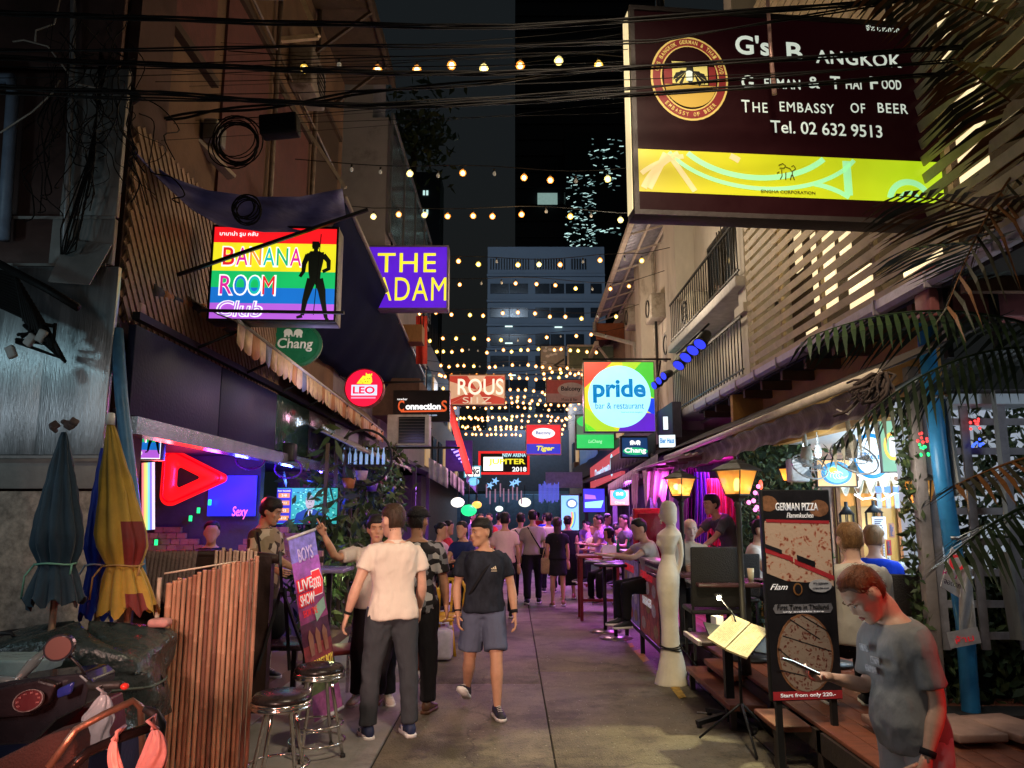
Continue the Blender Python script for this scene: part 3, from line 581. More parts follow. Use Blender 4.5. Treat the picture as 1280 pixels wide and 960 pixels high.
b=MB(); b.span((-6.4,5.7,2.5),(-2.95,14.2,2.56)); put(b,'ceiling',mat('bar_ceiling',(.05,.05,.07),.6),Bar)
b=MB(); b.span((-6.4,10.05,0),(-3.3,10.2,2.5)); put(b,'back_wall',mat('blue_grey_plaster',(.07,.09,.13),.7,var=.4,scale=2,dirt=((.05,.05,.07),1.5,.55)),Bar)
b=MB(); b.span((-6.5,5.7,0),(-6.4,10.2,2.5)); put(b,'side_wall',M_navy,Bar)
b=MB(); b.span((-6.4,5.9,.0),(-2.35,14.2,.14)); put(b,'floor_deck',mat('deck_boards',(.14,.09,.07),.5,stretch=(8,1,1)),Bar)
# ceiling leds: red & blue in the bar
for y,c,pw in ((7.2,(1,.04,.05),16),(8.4,(.25,.05,1),10),(9.3,(.04,.05,1),34),(11.2,(.04,.07,1),55),(13,(.10,.06,1),30)):
    lamp('bar_led_lamp',(-3.3,y,2.2),pw,c,'POINT',.08)
lamp('bar_led_lamp',(-2.55,7.9,1.9),10,(1,.05,.05),'POINT',.05); lamp('bar_led_lamp',(-2.6,10.8,2.0),14,(.1,.1,1),'POINT',.05)
lamp('bar_wall_lamp',(-4.3,8.8,1.0),9,(1,.35,.25),'POINT',.1)
# blue projected panel
Fb=frame((-3.62,9.98,1.98)); b=MB(); b.prism(Fb,rect(-.32,-.26,.3,.26),0,.02); q=put(b,'blue_lightbox',glow('blue_led',(.02,.03,1),1.1),label='glowing deep blue light panel on the wall right of the red triangle neon',cat='light panel')
for k in range(7): Fq=frame((0,0,0))
for i,(px,py,Y) in enumerate(((315,552,8.8),(362,566,9.6))):
    c=P(px,py,Y); t=thing('moving_head_light','black moving head stage light under the bar ceiling, %s'%('nearer the red triangle','farther one by the television')[i],'stage light',c)
    put(MB().bbox(c,(.16,.16,.24),.03),'housing',mat('black_iron',(.02,.02,.022),.4),t); b=MB(); b.tube([c+V((.17*math.cos(q),-.02,-.20+.12*math.sin(q))) for q in [2*math.pi*k/20 for k in range(20)]],.014,5,closed=True); put(b,'ring_bracket',mat('violet_ring',(.12,.03,.3),.3),t); put(MB().tube([c+V((0,0,.1)),(c.x,c.y,2.5)],.03,8),'hanger',mat('black_iron'),t)
# bricks piled on wall (stepped mosaic)
M_brick=[mat('pale_brick_%d'%i,c,.8,bump=.4,bscale=30) for i,c in enumerate(((.42,.24,.19),(.36,.19,.16),(.30,.17,.15)))]
Bw=thing('brick_relief','stepped pink brick relief with green lights on the bar back wall','brick wall',(-4,9.95,.9))
rows=9
for j in range(rows):
    z=1.02+j*.075
    for i in range(22):
        x=-4.95+i*.115+(.05 if j%2 else 0)
        env=.08+.50*abs(math.sin((x+4.95)*2.2+.5))
        if z-1.0>env: continue
        bb=MB(); d=rnd.uniform(.05,.09); bb.box((x,10.03-d/2,z),(.108,d,.069)); put(bb,'brick',M_brick[rnd.randrange(3)],Bw)
for px,py in ((238,610),(248,600),(262,590),(195,640),(193,655),(232,655),(226,668)):
    a=P(px,py+40,9.86); bb=MB(); bb.box((a.x,9.86,P(px,py+38,9.86).z),(.03,.03,.07)); put(bb,'green_light',glow('green_led',(.02,1,.25),1.6),Bw)
# ---------------- tarps ----------------
M_tarp=mat('lilac_tarp',(.13,.13,.38),.55,var=.35,scale=3,bump=.5,bscale=7,stretch=(1,1,3))
Tp=thing('hanging_tarp','sagging blue violet tarpaulin slung above the rainbow sign','tarpaulin',(-2.8,7.5,4.9))
N=18
top=[(165,172),(180,198),(215,222),(260,238),(320,246),(375,246),(428,236)]; bot=[(168,190),(200,225),(240,262),(275,282),(330,290),(385,290),(432,268)]
def lerpP(L,t):
    t*=len(L)-1; i=min(int(t),len(L)-2); f=t-i; return (L[i][0]*(1-f)+L[i+1][0]*f,L[i][1]*(1-f)+L[i+1][1]*f)
def tf(u,v):
    a=lerpP(top,u); c=lerpP(bot,u); Y=5.62+u*1.5; p=P(a[0]*(1-v)+c[0]*v,a[1]*(1-v)+c[1]*v,Y+.12*math.sin(v*3.1)+.03*math.sin(u*30+v*4)); return p
b=MB(); b.grid(tf,36,8); put(b,'sheet',M_tarp,Tp,solid=.006)
Aw=thing('blue_awning','large dark blue canvas awning sloping out beside the rainbow sign','awning',(-2.7,15,5))
def af(u,v):
    o=V((-2.08,9.0,5.6)).lerp(V((-2.55,21.7,5.6)),u); i=V((-3.08,9.2,4.15)).lerp(V((-3.08,21.7,4.3)),u); p=o.lerp(i,v); p.z-=.18*math.sin(v*math.pi)+.02*math.sin(u*60); return p
b=MB(); b.grid(af,60,8); put(b,'canvas',mat('navy_canvas',(.010,.013,.042),.85,bump=.2,bscale=3,spec=.03),Aw,solid=.006)
b=MB(); b.tube([(-2.07,8.9,5.62),(-2.55,21.7,5.62)],.035,8)
for Y in (9,12,15.2,18.4,21.6): b.tube([(-2.1-(Y-9)*.035,Y,5.6),(-3.15,Y,4.9)],.02,6)
put(b,'frame_pole',mat('weathered_pole',(.3,.26,.24),.5,.4),Aw)
# scalloped striped awning
Sc=thing('scalloped_awning','long cream striped awning with scalloped valance left of the red round sign','awning',(-2.65,11,3.4))
M_cream=[mat('cream_canvas',(.75,.55,.34),.75,bump=.3,bscale=20),mat('orange_canvas',(.55,.27,.12),.75,bump=.3,bscale=20),mat('blue_canvas',(.22,.26,.36),.75,bump=.3,bscale=20)]
A0=V((-2.5,6.75,3.5));A1=V((-2.78,16.4,3.47)); L=(A1-A0).length; n=44
for k in range(n):
    a=A0.lerp(A1,k/n); c=A0.lerp(A1,(k+1)/n); d=(c-a)/6; ht=.20
    tops=[a+d*j for j in range(7)]; bots=[p+V((.012*math.sin((k*6+j)*.8),0,-ht-.055*math.sin(j/6*math.pi))) for j,p in enumerate(tops)]
    b=MB(); b.fstrip(tops,bots); put(b,'scallop',M_cream[(0,0,1,0,2,0,0)[k%7] if k<18 else (0,0,0,1)[k%4]],Sc,solid=.004)
b=MB(); b.grid(lambda u,v:A0.lerp(A1,u).lerp(V((-3.12,6.75+u*9.6,3.85)),v)+V((0,0,-.05*math.sin(v*3.1))),20,3); put(b,'canopy_sheet',mat('awning_top',(.3,.24,.17),.8),Sc,solid=.006)
b=MB(); b.tube([A0,A1],.02,6); put(b,'front_bar',mat('white_bar',(.5,.48,.45),.5),Sc)
b=MB()
for k in range(8): y=6.8+k*1.3; b.tube([(-2.9,y,3.25),(-2.52-k*.03,y+.1,3.45)],.015,5)
b.bar((-2.9,5.7,3.28),(-2.9,16,3.28),.06); put(b,'arm',M_blk,Sc)
Rb=thing('awning_roller','rolled up pink and orange striped awning on a bracket by the steel cladding','awning',(-2.7,6.3,3.4))
b=MB(); b.tube([P(168,372,6.0),P(300,462,8.4)],.045,8); put(b,'arm',mat('pink_arm',(.5,.3,.28),.55),Rb)
b=MB(); b.bbox(P(160,366,5.9),(.14,.16,.2),.03); b.bbox(P(172,388,5.95),(.1,.1,.12),.02); put(b,'bracket',mat('pink_bracket',(.5,.33,.32),.5),Rb)
for k in range(10):
    b=MB(); u=k/10; a=P(180+120*u,362+48*u,6.1+u*1.9); c=P(180+120*(u+.1),362+48*(u+.1),6.1+(u+.1)*1.9); b.tube([a,c],.10,8); put(b,'canvas_roll',mat('orange_stripe',(.42,.17,.06),.7) if k%2 else mat('black_stripe',(.05,.045,.05),.7),Rb)
Pl=thing('blue_pole','slanting blue steel pole in front of the bar beside the cladding','pole',(-2.6,5.8,0))
b=MB(); b.tube([P(146,412,5.55),P(152,500,5.5),P(168,640,5.4),P(178,760,5.35)],.045,10); put(b,'pole',mat('sky_blue_paint',(.07,.2,.36),.4,bump=.05),Pl)
b=MB(); b.tube([P(146,412,5.55),P(141,372,5.6),P(150,352,5.8)],.03,8); put(b,'bracket',M_blk,Pl)
# ---------------- right: building with louvres ----------------
M_louv=mat('beige_louvre',(.50,.40,.27),.6,var=.3,scale=4)
M_rwall=mat('lit_wall_warm',(.07,.05,.035),.8)
E=thing('louvred_building','building with long beige louvre slats above a lilac gutter on the right','building',(3.3,7.5,3.3))
b=MB(); b.span((3.55,2.2,3.3),(3.62,9.35,8.4)); put(b,'inner_wall',M_rwall,E)
n=0; z=3.5
while z<7.9:
    b=MB(); q=Matrix.Rotation(R(-14),3,'Y'); b.box((2.98,(3.0+9.3)/2,z),(.014,6.3,.070),rot=q); put(b,'louvre_slat',M_louv,E); z+=.132
for Y in (3.6,5.0,6.1,7.2,8.3,9.28): put(MB().span((3.02,Y-.025,3.36),(3.06,Y+.025,8.0)),'louvre_post',M_louv,E)
for Y,zs in ((4.6,3.9),(5.8,4.2),(7.0,3.8),(8.2,4.1),(6.4,5.2),(7.9,5.0)): lamp('stair_lamp',(3.30,Y,zs+.2),2.2,(1,.78,.42),'POINT',.06)
for y0,z0,wd,hh in ((4.2,3.75,.5,.9),(5.3,4.3,.35,.8),(6.0,3.6,.6,.35),(6.6,4.6,.4,.6),(7.2,3.7,.5,.5),(8.0,4.0,.6,1.0),(8.3,5.3,.5,.5),(5.6,5.4,.5,.6),(7.0,5.4,.3,.5),(4.9,6.1,.6,.4),(3.7,4.6,.3,.5),(6.1,5.0,.3,.3),(7.6,4.5,.25,.25),(8.6,3.6,.3,.3),(5.0,5.2,.25,.5),(6.4,6.3,.5,.3),(7.4,6.0,.4,.6),(8.5,6.4,.3,.4),(4.4,5.0,.3,.25),(8.9,4.7,.2,.5)):
    b=MB(); b.span((3.53,y0,z0),(3.56,y0+wd,z0+hh)); put(b,'lit_window_or_panel',glow('warm_glow_panel',(1,.80,.46),1.1),E)  # glowing panels added on the inner wall, bright gaps between the slats
b=MB(); b.span((2.95,2.6,3.30),(3.9,11.9,3.36)); put(b,'soffit',mat('soffit_black',(.03,.028,.025),.8),E)
for k in range(13):
    Y=3.4+k*.68; b=MB(); b.span((2.95,Y,3.2),(3.6,Y+.07,3.3)); put(b,'joist',mat('joist_brown',(.12,.06,.035),.7),E)
M_gut=mat('gutter_white',(.5,.45,.55),.45,var=.2)
Yg=[2.8+.75*k for k in range(13)]
for a,c in zip(Yg,Yg[1:]):
    b=MB(); pr=[(-.055,.045),(-.05,-.02),(-.02,-.05),(.03,-.05),(.05,-.02),(.05,.045)]
    b.ring([[V((2.9+p[0],y,3.37+p[1])) for p in pr] for y in (a+.01,c-.01)],0,False); put(b,'gutter',M_gut,E)
b=MB()
for y in Yg: b.span((2.838,y-.012,3.31),(2.955,y+.012,3.425))
put(b,'gutter_clip',mat('gutter_clip',(.3,.25,.3),.5),E)
Mg=thing('maroon_box_sign','back of a maroon metal sign box behind the palm fronds','sign',(4.2,5.3,3.5))
a=P(1158,330,5.1); c=P(1300,395,5.1); b=MB(); b.bbox(((a.x+c.x)/2,5.2,(a.z+c.z)/2),(c.x-a.x,.2,a.z-c.z),.01); put(b,'box',mat('maroon_metal',(.22,.07,.07),.5,bump=.1),Mg)
b=MB()
for px in (1178,1240): p=P(px,330,5.05); b.span((p.x-.02,5.05,c.z-.3),(p.x+.02,5.1,a.z)); 
put(b,'strut',M_blk,Mg)
# ochre fascia & restaurant
M_och=mat('ochre_paint',(.48,.25,.07),.75,var=.25,scale=2)
Re=thing('german_restaurant','open restaurant with ochre fascia and bright blue lit ceiling on the right','restaurant',(4,8,0))
b=MB(); b.span((3.3,5.95,2.6),(3.42,9.9,3.3)); put(b,'fascia',M_och,Re)
b=MB(); b.span((3.42,5.9,2.62),(8.2,10.6,2.7)); put(b,'ceiling',mat('pale_ceiling',(.6,.64,.68),.6,var=.1),Re)
b=MB(); b.span((3.3,10.5,0),(8.2,10.62,2.62)); put(b,'back_wall',mat('mud_wall',(.30,.2,.16),.8,var=.3),Re)
b=MB(); b.span((8.1,5.9,0),(8.2,10.6,2.62)); put(b,'side_wall',M_och,Re)
b=MB(); b.span((2.9,9.9,2.0),(3.42,10.0,3.3)); put(b,'column',M_och,Re)
Dk=thing('timber_deck','raised red brown terrace deck with steps along the right side','deck',(3,8,0))
M_deck=mat('red_deck_board',(.26,.085,.05),.55,var=.35,scale=3,stretch=(1,6,1),bump=.2)
M_deckf=mat('deck_frame',(.05,.035,.03),.6)
for k in range(18):
    x=2.12+k*.145
    b=MB(); b.bbox((x+.07,8.9,.32),(.138,8.8,.03),.004); put(b,'deck_board',M_deck,Dk)
b=MB(); b.span((2.1,4.5,.16),(2.14,13.3,.3)); 
for k in range(10): b.span((2.1,4.55+k*.95,0),(2.17,4.62+k*.95,.3))
put(b,'deck_beam',M_deckf,Dk)
for y0,y1,z in ((6.6,8.2,.19),(7.2,8.0,.30)):
    b=MB(); x0=1.78 if z<.2 else 1.92; b.bbox(((x0+2.12)/2,(y0+y1)/2,z),(2.1-x0,y1-y0,.05),.006); put(b,'step',M_deck,Dk); b=MB(); b.span((x0+.03,y0+.05,0),(x0+.08,y0+.1,z-.026)); b.span((x0+.03,y1-.1,0),(x0+.08,y1-.05,z-.026)); put(b,'step_leg',M_deckf,Dk)
b=MB(); b.span((4.7,4.5,0),(8.1,10.5,.33)); put(b,'inner_floor',M_deck,Dk)
for x,y,pw,c in ((4.6,8.2,110,(.55,.8,1)),(5.6,9.3,95,(.8,.92,1)),(3.9,6.9,40,(.6,.82,1)),(2.9,5.7,9,(1,.9,.75))): lamp('restaurant_ceiling_or_fill_lamp',(x,y,2.15),pw,c,'POINT',.12)  # the last, weakest one is a fill added for the dark fan
lamp('restaurant_warm_lamp',(5.1,9.7,1.5),55,(1,.72,.35),'POINT',.1)
# retracted awning
Ra=thing('brown_awning','retracted brown fabric awning with pale roller bar above the lantern terrace','awning',(2.4,8,2.65))
A0=V((2.42,4.95,2.69));A1=V((2.4,11.9,2.60))
b=MB(); b.tube([A0,A1],.035,10); put(b,'roller_bar',mat('pale_roller',(.62,.52,.42),.45),Ra)
b=MB(); b.grid(lambda u,v:A0.lerp(A1,u)+V((.06+.05*math.sin(v*3)+.008*math.sin(u*140),0,-.03-v*.21+.012*math.sin(u*70+1))),120,6); put(b,'valance',mat('brown_fabric',(.12,.085,.075),.6,bump=.6,bscale=14,sheen=.3),Ra,solid=.004)
b=MB(); b.grid(lambda u,v:V((2.42+.95*v,4.95+6.9*u,2.70+.42*v-.03*math.sin(u*50)*math.sin(v*3.1))),60,4); put(b,'canopy_sheet',mat('taupe_fabric',(.07,.055,.05),.8),Ra,solid=.005)
b=MB()
for k in range(26):
    p0=V((2.42,4.9,2.68)); x=rnd.uniform(0,.1); pts=[p0+V((rnd.uniform(-.02,.03),rnd.uniform(-.05,.05),0))]
    for j in range(4): pts.append(pts[-1]+V((rnd.uniform(-.09,.03),rnd.uniform(-.06,.06),-rnd.uniform(.0,.09))))
    b.tube(pts,.006+.01*rnd.random(),4)
put(b,'loose_ropes',mat('rope_dark',(.06,.04,.035),.8),Ra)
b=MB(); b.tube([(2.42,4.9,2.68),P(1060,518,5.3),P(1046,512,5.6)],.006,5); b.tube([P(1100,496,5.0),P(1150,470,5.3)],.02,5); put(b,'cord',mat('white_cord',(.6,.58,.5),.6),Ra)
# ---------------- white building with balconies ----------------
M_cw=mat('cream_render',(.58,.52,.44),.8,var=.25,scale=1.3,bump=.12,dirt=((.30,.24,.18),1.1,.54),stretch=(1,1,.35))
F_=thing('balcony_building','cream building with two balconies and iron rails on the right','building',(3.4,14,0))
b=MB(); b.span((3.35,9.4,3.3),(5,22,9.5)); put(b,'wall',M_cw,F_)
b=MB(); b.span((3.0,9.42,3.42),(3.36,9.75,9.5)); b.span((2.95,9.4,4.3),(3.4,9.8,4.42)); b.span((2.96,9.4,5.9),(3.4,9.8,6.0)); put(b,'pilaster',M_cw,F_)
b=MB(); b.span((3.0,13.4,3.2),(3.4,14.4,8.6)); put(b,'pilaster',M_cw,F_)
b=MB(); b.span((3.05,17.5,3.2),(3.4,18.3,8.6)); put(b,'pilaster',M_cw,F_)
for z,nm in ((4.72,'upper'),(3.42,'lower')):
    b=MB(); b.bbox((3.13,11.6,z),(.5,4.3,.14),.02); put(b,'balcony_slab',mat('white_slab',(.55,.52,.5),.7),F_)
    b=MB(); x=2.93
    for k in range(30): b.bar((x,9.5+k*.142,z+.07),(x,9.5+k*.142,z+.82),.014)
    b.bar((x,9.45,z+.82),(x,13.7,z+.82),.03); b.bar((x,9.45,z+.14),(x,13.7,z+.14),.02); put(b,'balcony_rail',M_blk,F_)
b=MB(); b.span((3.33,11.0,4.95),(3.37,12.3,6.1)); w1=put(b,'window',M_glassd,F_); b=MB()
for q in (((3.30,10.95,4.9),(3.36,11.02,6.15)),((3.30,12.28,4.9),(3.36,12.35,6.15)),((3.30,11.6,4.9),(3.35,11.66,6.15)),((3.30,10.95,6.1),(3.36,12.35,6.16))): b.span(*q)
put(b,'frame',M_blk,w1)
b=MB(); b.span((3.33,15,3.6),(3.37,15.9,4.9)); put(b,'window',M_glassd,F_)
b=MB(); b.span((3.33,19,4.0),(3.37,20.5,5.4)); put(b,'window',M_glassd,F_)
for px,py,Y,l in ((848,255,13,.95),(820,390,15,1.3)):
    b=MB(); p=PX(px,py+10,3.2); b.span((3.17,p.y-.03,p.z-l),(3.22,p.y+.03,p.z)); b.bar((3.2,p.y,p.z-l),(3.2,p.y-.35,p.z-l+.3),.04); put(b,'iron_bracket',M_blk,F_)
for y,r in ((10.3,.04),(14.9,.05),(17.0,.04)): put(MB().tube([(3.28,y,9),(3.28,y,6.2),(3.28,y+.02,3.5)],r,8),'wall_pipe',mat('cream_pipe',(.45,.4,.33),.5,var=.4),F_)
for y,z in ((14.6,5.0),(16.4,6.2),(19.5,6.8)):
    q=put(MB().bbox((3.18,y,z),(.32,.75,.55),.03),'air_conditioner',mat('beige_casing_2',(.42,.38,.32),.6,dirt=((.2,.16,.12),3,.55)),F_); b=MB(); ringp(b,frame((3.01,y,z),(0,1,0)),.0,0,.2,.17,-.01,.01,24); put(b,'fan_guard',M_blk,q)
# plants in tall pots on balcony
for Y,h in ((10.7,.95),(9.9,1.0)):
    t=thing('potted_cactus','tall dark potted plant on the upper balcony, %s'%('beside the window' if Y>10.5 else 'next to the louvres'),'plant',(3.08,Y,4.79),group='tall plants on the upper balcony')
    b=MB(); b.lathe([(.07,0),(.1,.22)],(3.08,Y,4.79),8); put(b,'pot',mat('dark_pot',(.08,.05,.04),.7),t)
    b=MB()
    for k in range(26): 
        a=rnd.uniform(0,6.28); r=rnd.uniform(0,.08); b.tube([(3.08+r*.4*math.cos(a),Y+r*.4*math.sin(a),4.98),(3.08+r*math.cos(a),Y+r*math.sin(a),4.98+h*rnd.uniform(.5,1))],.009,4)
    put(b,'foliage',mat('dry_stem',(.06,.05,.035),.8),t)
Ac=thing('air_conditioner','beige air conditioner hung beside the balcony window','air conditioner',(3.15,12.8,4.9))
b=MB(); b.bbox((3.14,12.7,5.15),(.34,.75,.55),.03); put(b,'casing',mat('beige_casing',(.5,.44,.34),.6),Ac)
b=MB(); ringp(b,frame((2.965,12.7,5.15),(0,1,0),(0,0,1)),0,0,.2,.17,-.01,.01)
for k in range(5): b.span((2.955,12.5,5.0+k*.075),(2.965,12.9,5.01+k*.075))
put(b,'fan_grille',M_blk,Ac)
# high corrugated canopy
Co=thing('corrugated_canopy','corrugated roof canopy on a white steel frame high on the right','canopy',(3,18,7.5))
def cf(u,v):
    p=V((2.37,13.9,7.55)).lerp(V((2.56,22.6,7.55)),u).lerp(V((3.9,13.9+u*8.7,8.1)),v); p.z+=.03*math.sin(u*240); return p
b=MB(); b.grid(cf,480,2); put(b,'roof_sheet',mat('corrugated_zinc',(.34,.33,.38),.5,.4,var=.3),Co,solid=.004)
M_wf=mat('cream_steel',(.58,.5,.42),.5)
for k in range(8): b=MB(); u=k/7; a=V((2.37,13.9,7.45)).lerp(V((2.56,22.6,7.45)),u); b.bar(a,(3.6,a.y,7.8),.035); put(b,'rafter',M_wf,Co)
b=MB()
for v in (0,.35,.7): b.bar(V((2.37,13.9,7.46)).lerp(V((3.6,13.9,7.85)),v),V((2.56,22.6,7.46)).lerp(V((3.6,22.6,7.85)),v),.05 if v else .1)
put(b,'purlin',M_wf,Co)
b=MB(); b.span((2.56,22.5,6.9),(3.6,22.6,7.4)); put(b,'end_panel',mat('rust_panel',(.33,.11,.05),.7),Co)
b=MB(); b.tube([(2.5,22.4,7.4),(2.5,22.4,7.05),(3.3,20,6.2),(3.3,20,4.6)],.06,8); put(b,'down_pipe',mat('white_pipe',(.55,.53,.5),.4),Co)
Cp=thing('plum_canopy','dark plum side roof below the corrugated canopy','canopy',(3,28,7))
b=MB(); b.grid(lambda u,v:V((2.6,22.8,6.9)).lerp(V((2.75,34,6.9)),u).lerp(V((4,22.8+u*11,8)),v)+V((0,0,.03*math.sin(u*200))),300,2); put(b,'roof_sheet',mat('plum_sheet',(.16,.07,.08),.6),Cp,solid=.004)
b=MB(); b.bar((2.6,22.8,6.85),(2.75,34,6.85),.12); b.bar((2.62,23,6.85),(3.5,23,5.6),.07); put(b,'edge_beam',M_wf,Cp)
Gh=thing('far_right_shophouse','brown shophouse row at the far right beyond the square rainbow sign','building',(3.6,33,0))
b=MB(); b.span((3.4,22,2.6),(6,46,8)); put(b,'wall',mat('far_brown_render',(.26,.18,.14),.8,var=.3),Gh)
for k in range(8):
    y=23+k*2.6; b=MB(); b.span((3.34,y,4.0),(3.42,y+1.3,5.4)); put(b,'window',M_glassd if k%3 else glow('warm_window',(1,.62,.28),.35),Gh)
for k in range(4):
    b=MB(); y=23.5+k*4; b.span((2.9,y,3.3),(3.4,y+1.6,4.0)); put(b,'balcony',mat('balcony_brown',(.22,.14,.1),.7),Gh)
# ---------------- background city ----------------
M_off=mat('office_concrete',(.20,.24,.29),.8,var=.12,scale=.2)
H=thing('office_block','blue grey office block closing the end of the street','building',(2.8,60,0))
b=MB(); b.span((-2.0,60,0),(7.6,75,23.2)); put(b,'wall',M_off,H)
M_wd=mat('office_glass',(.02,.025,.032),.2,bump=0); M_fl=glow('tube_light_cold',(.75,1,.92),1.3,False)
def offw(px0,px1,py0,py1,m=M_wd,y=59.9):
    a=P(px0,py0,60); c=P(px1,py1,60); b=MB(); b.span((a.x,y,c.z),(c.x,60.02,a.z)); return put(b,'window',m,H)
for (py0,py1) in ((355,367),(385,397),(418,432),(445,458),(475,488),(505,516)):
    for k,(x0,x1) in enumerate(((613,636),(637,660),(669,687),(688,705),(707,730),(738,752))): offw(x0,x1,py0,py1)
for x0,x1 in ((613,662),(668,708),(714,734)):
    a=P(x0,324,60); c=P(x1,337,60); b=MB(); k=0; x=a.x
    while x<c.x: b.span((x,59.85,c.z),(x+.1,60.0,a.z)); x+=.22
    put(b,'vent_grille',M_blk,H)
for py in (346,378,408,438,468): 
    b=MB(); z=P(640,py,60).z; b.span((-2.05,59.8,z),(7.6,60,z+.18)); put(b,'ledge',M_off,H)
for px,py in ((636,408),(698,409),(636,429),(640,469)):
    p=P(px,py,59.8); b=MB(); b.box(p,(.6,.06,.1)); put(b,'tube_light',M_fl,H)
I_=thing('dark_tower','unlit dark tower rising behind the office block','building',(15,125,0))
b=MB(); b.span((.6,125,0),(26,140,95)); put(b,'wall',mat('tower_dark',(.035,.035,.04),.5,var=.1),I_)
b=MB()
for k in range(22): b.span((.6,124.7,30+k*3),(26,125,30.25+k*3))
put(b,'floor_band',mat('tower_band',(.05,.05,.055),.6),I_)
a=P(672,240,124); c=P(697,254,124); b=MB(); b.span((a.x,124.4,c.z),(c.x,124.6,a.z)); put(b,'lit_window_or_panel',glow('teal_window',(.35,.55,.5),.55,False),I_)
J=thing('glass_tower','glass tower with rippled teal white reflections behind the office block','building',(13,118,0))
b=MB(); b.span((P(706,200,118).x,118,0),(22,124,P(700,165,118).z)); put(b,'wall',mat('tower_glass',(.01,.014,.016),.1,bump=.2),J)
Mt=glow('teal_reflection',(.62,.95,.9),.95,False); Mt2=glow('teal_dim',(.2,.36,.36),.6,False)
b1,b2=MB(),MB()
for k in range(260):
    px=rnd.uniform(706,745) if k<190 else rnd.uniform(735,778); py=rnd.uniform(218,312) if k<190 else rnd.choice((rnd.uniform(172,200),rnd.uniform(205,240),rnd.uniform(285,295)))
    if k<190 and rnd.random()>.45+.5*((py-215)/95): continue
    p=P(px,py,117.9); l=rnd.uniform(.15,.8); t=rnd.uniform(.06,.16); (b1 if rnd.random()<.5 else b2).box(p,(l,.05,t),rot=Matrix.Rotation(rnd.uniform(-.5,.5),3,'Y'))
put(b1,'bright_reflection',Mt,J,kind='stuff'); put(b2,'dim_reflection',Mt2,J,kind='stuff')  # reflections in the tower glass, made as small glowing slips
for i,(px,py) in enumerate(((530,241),(534,241),(530,265),(534,265))):
    if i==0: K=thing('distant_block','distant dark block with four tiny lit windows left of centre','building',(-8,90,0)); b=MB(); b.span((-13,90,0),(-9,95,P(500,215,90).z)); put(b,'wall',mat('tower_dark',(.035,.035,.04),.5),K)
    p=P(px,py,89.9); b=MB(); b.box(p,(.25,.1,.6)); put(b,'lit_window_or_panel',Mt,K)
# end gate and dark house front at the far end
Gt=thing('street_end_gate','blue sheet metal gate across the far end of the street','gate',(0,45,0))
for k in range(9):
    b=MB(); b.bbox((-3.4+k*.85,45,1.35),(.82,.08,2.7),.02); put(b,'gate_panel',mat('blue_gate',(.10,.2,.32),.5,.3),Gt)
b=MB(); b.span((-5,45.3,2.9),(5,45.6,6.5)); put(b,'dark_front',mat('far_dark',(.05,.06,.08),.7),Gt)
# ---------------- signs ----------------
def gl(n,c=None,s=1.0,**k): return glow(n,c,s,**k)
WHT=gl('sign_white',(1,1,1),1.15); YEL=gl('sign_yellow',(1,.88,.04),1.0); BLKP=mat('sign_black_print',(.01,.01,.012),.5,var=0,bump=0)
M_frame=mat('sign_frame_black',(.018,.016,.016),.4,.3,var=.2)
def box_sign(name,label,cx,cy,cz,w_,h,d,face,frm=None,yaw=0,group=None,fr=.03,cat='sign'):
    r=V((math.cos(yaw),math.sin(yaw),0)); t=thing(name,label,cat,(cx,cy,cz-h/2),group)
    F=frame((cx,cy,cz),r); b=MB(); M=Matrix.Rotation(yaw,3,'Z')
    b.bbox(F(0,0,-d/2-.002),(w_,d,h),.006,rot=M); put(b,'casing',frm or M_frame,t)
    b=MB(); x,y=w_/2,h/2
    for q in ((-x,-y,x,-y+fr),(-x,y-fr,x,y),(-x,-y+fr,-x+fr,y-fr),(x-fr,-y+fr,x,y-fr)): b.prism(F,rect(*q),0,.018)
    put(b,'rim',frm or M_frame,t)
    flat(F,rect(-x+fr,-y+fr,x-fr,y-fr),0,face,t,'face'); F.w=w_;F.h=h; return t,F
def pxsign(px0,py0,px1,py1,Y): a=P(px0,py0,Y); c=P(px1,py1,Y); return (a.x+c.x)/2,Y,(a.z+c.z)/2,c.x-a.x,a.z-c.z
# big beer hall sign
yaw=math.atan2(.2,2.1)
lx=P(785,10,5.0); rx=P(1168,10,5.19); zt=5.40; zb=3.81; w0=(V((rx.x,rx.y,0))-V((lx.x,lx.y,0))).length
cx,cyy=(lx.x+rx.x)/2,(lx.y+rx.y)/2
M_body=mat('maroon_lightbox',(.013,.003,.004),.4,var=.2,emis=.12,ecol=(.04,.004,.008),bump=.03,spec=.08)
T,F=box_sign('beer_hall_sign','huge dark maroon lightbox for a German and Thai restaurant with yellow green band',cx,cyy,(zt+zb)/2,w0,zt-zb,.17,M_body,mat('dark_brown_case',(.035,.025,.025),.5),yaw,fr=.035)
w,h=w0,zt-zb
def sy(py,px=970): # row of the sign plane at photo row
    u=(px-785)/383; Y=5.0+.19*u; return P(px,py,Y).z-(zt+zb)/2
def sx(px): Y=5.0+.19*(px-785)/383; return (P(px,150,Y).x-cx)/math.cos(yaw)
b=MB(); b.prism(frame(F(-w/2-.002,0,-.087),V((-math.sin(yaw),math.cos(yaw),0))*-1,(0,0,1)),rect(-.07,-h/2+.05,.07,h/2-.03),0,.004); put(b,'lit_side',gl('side_cream',(1,.83,.45),.75),T)
yb0,yb1=sy(247,970),sy(195,970)
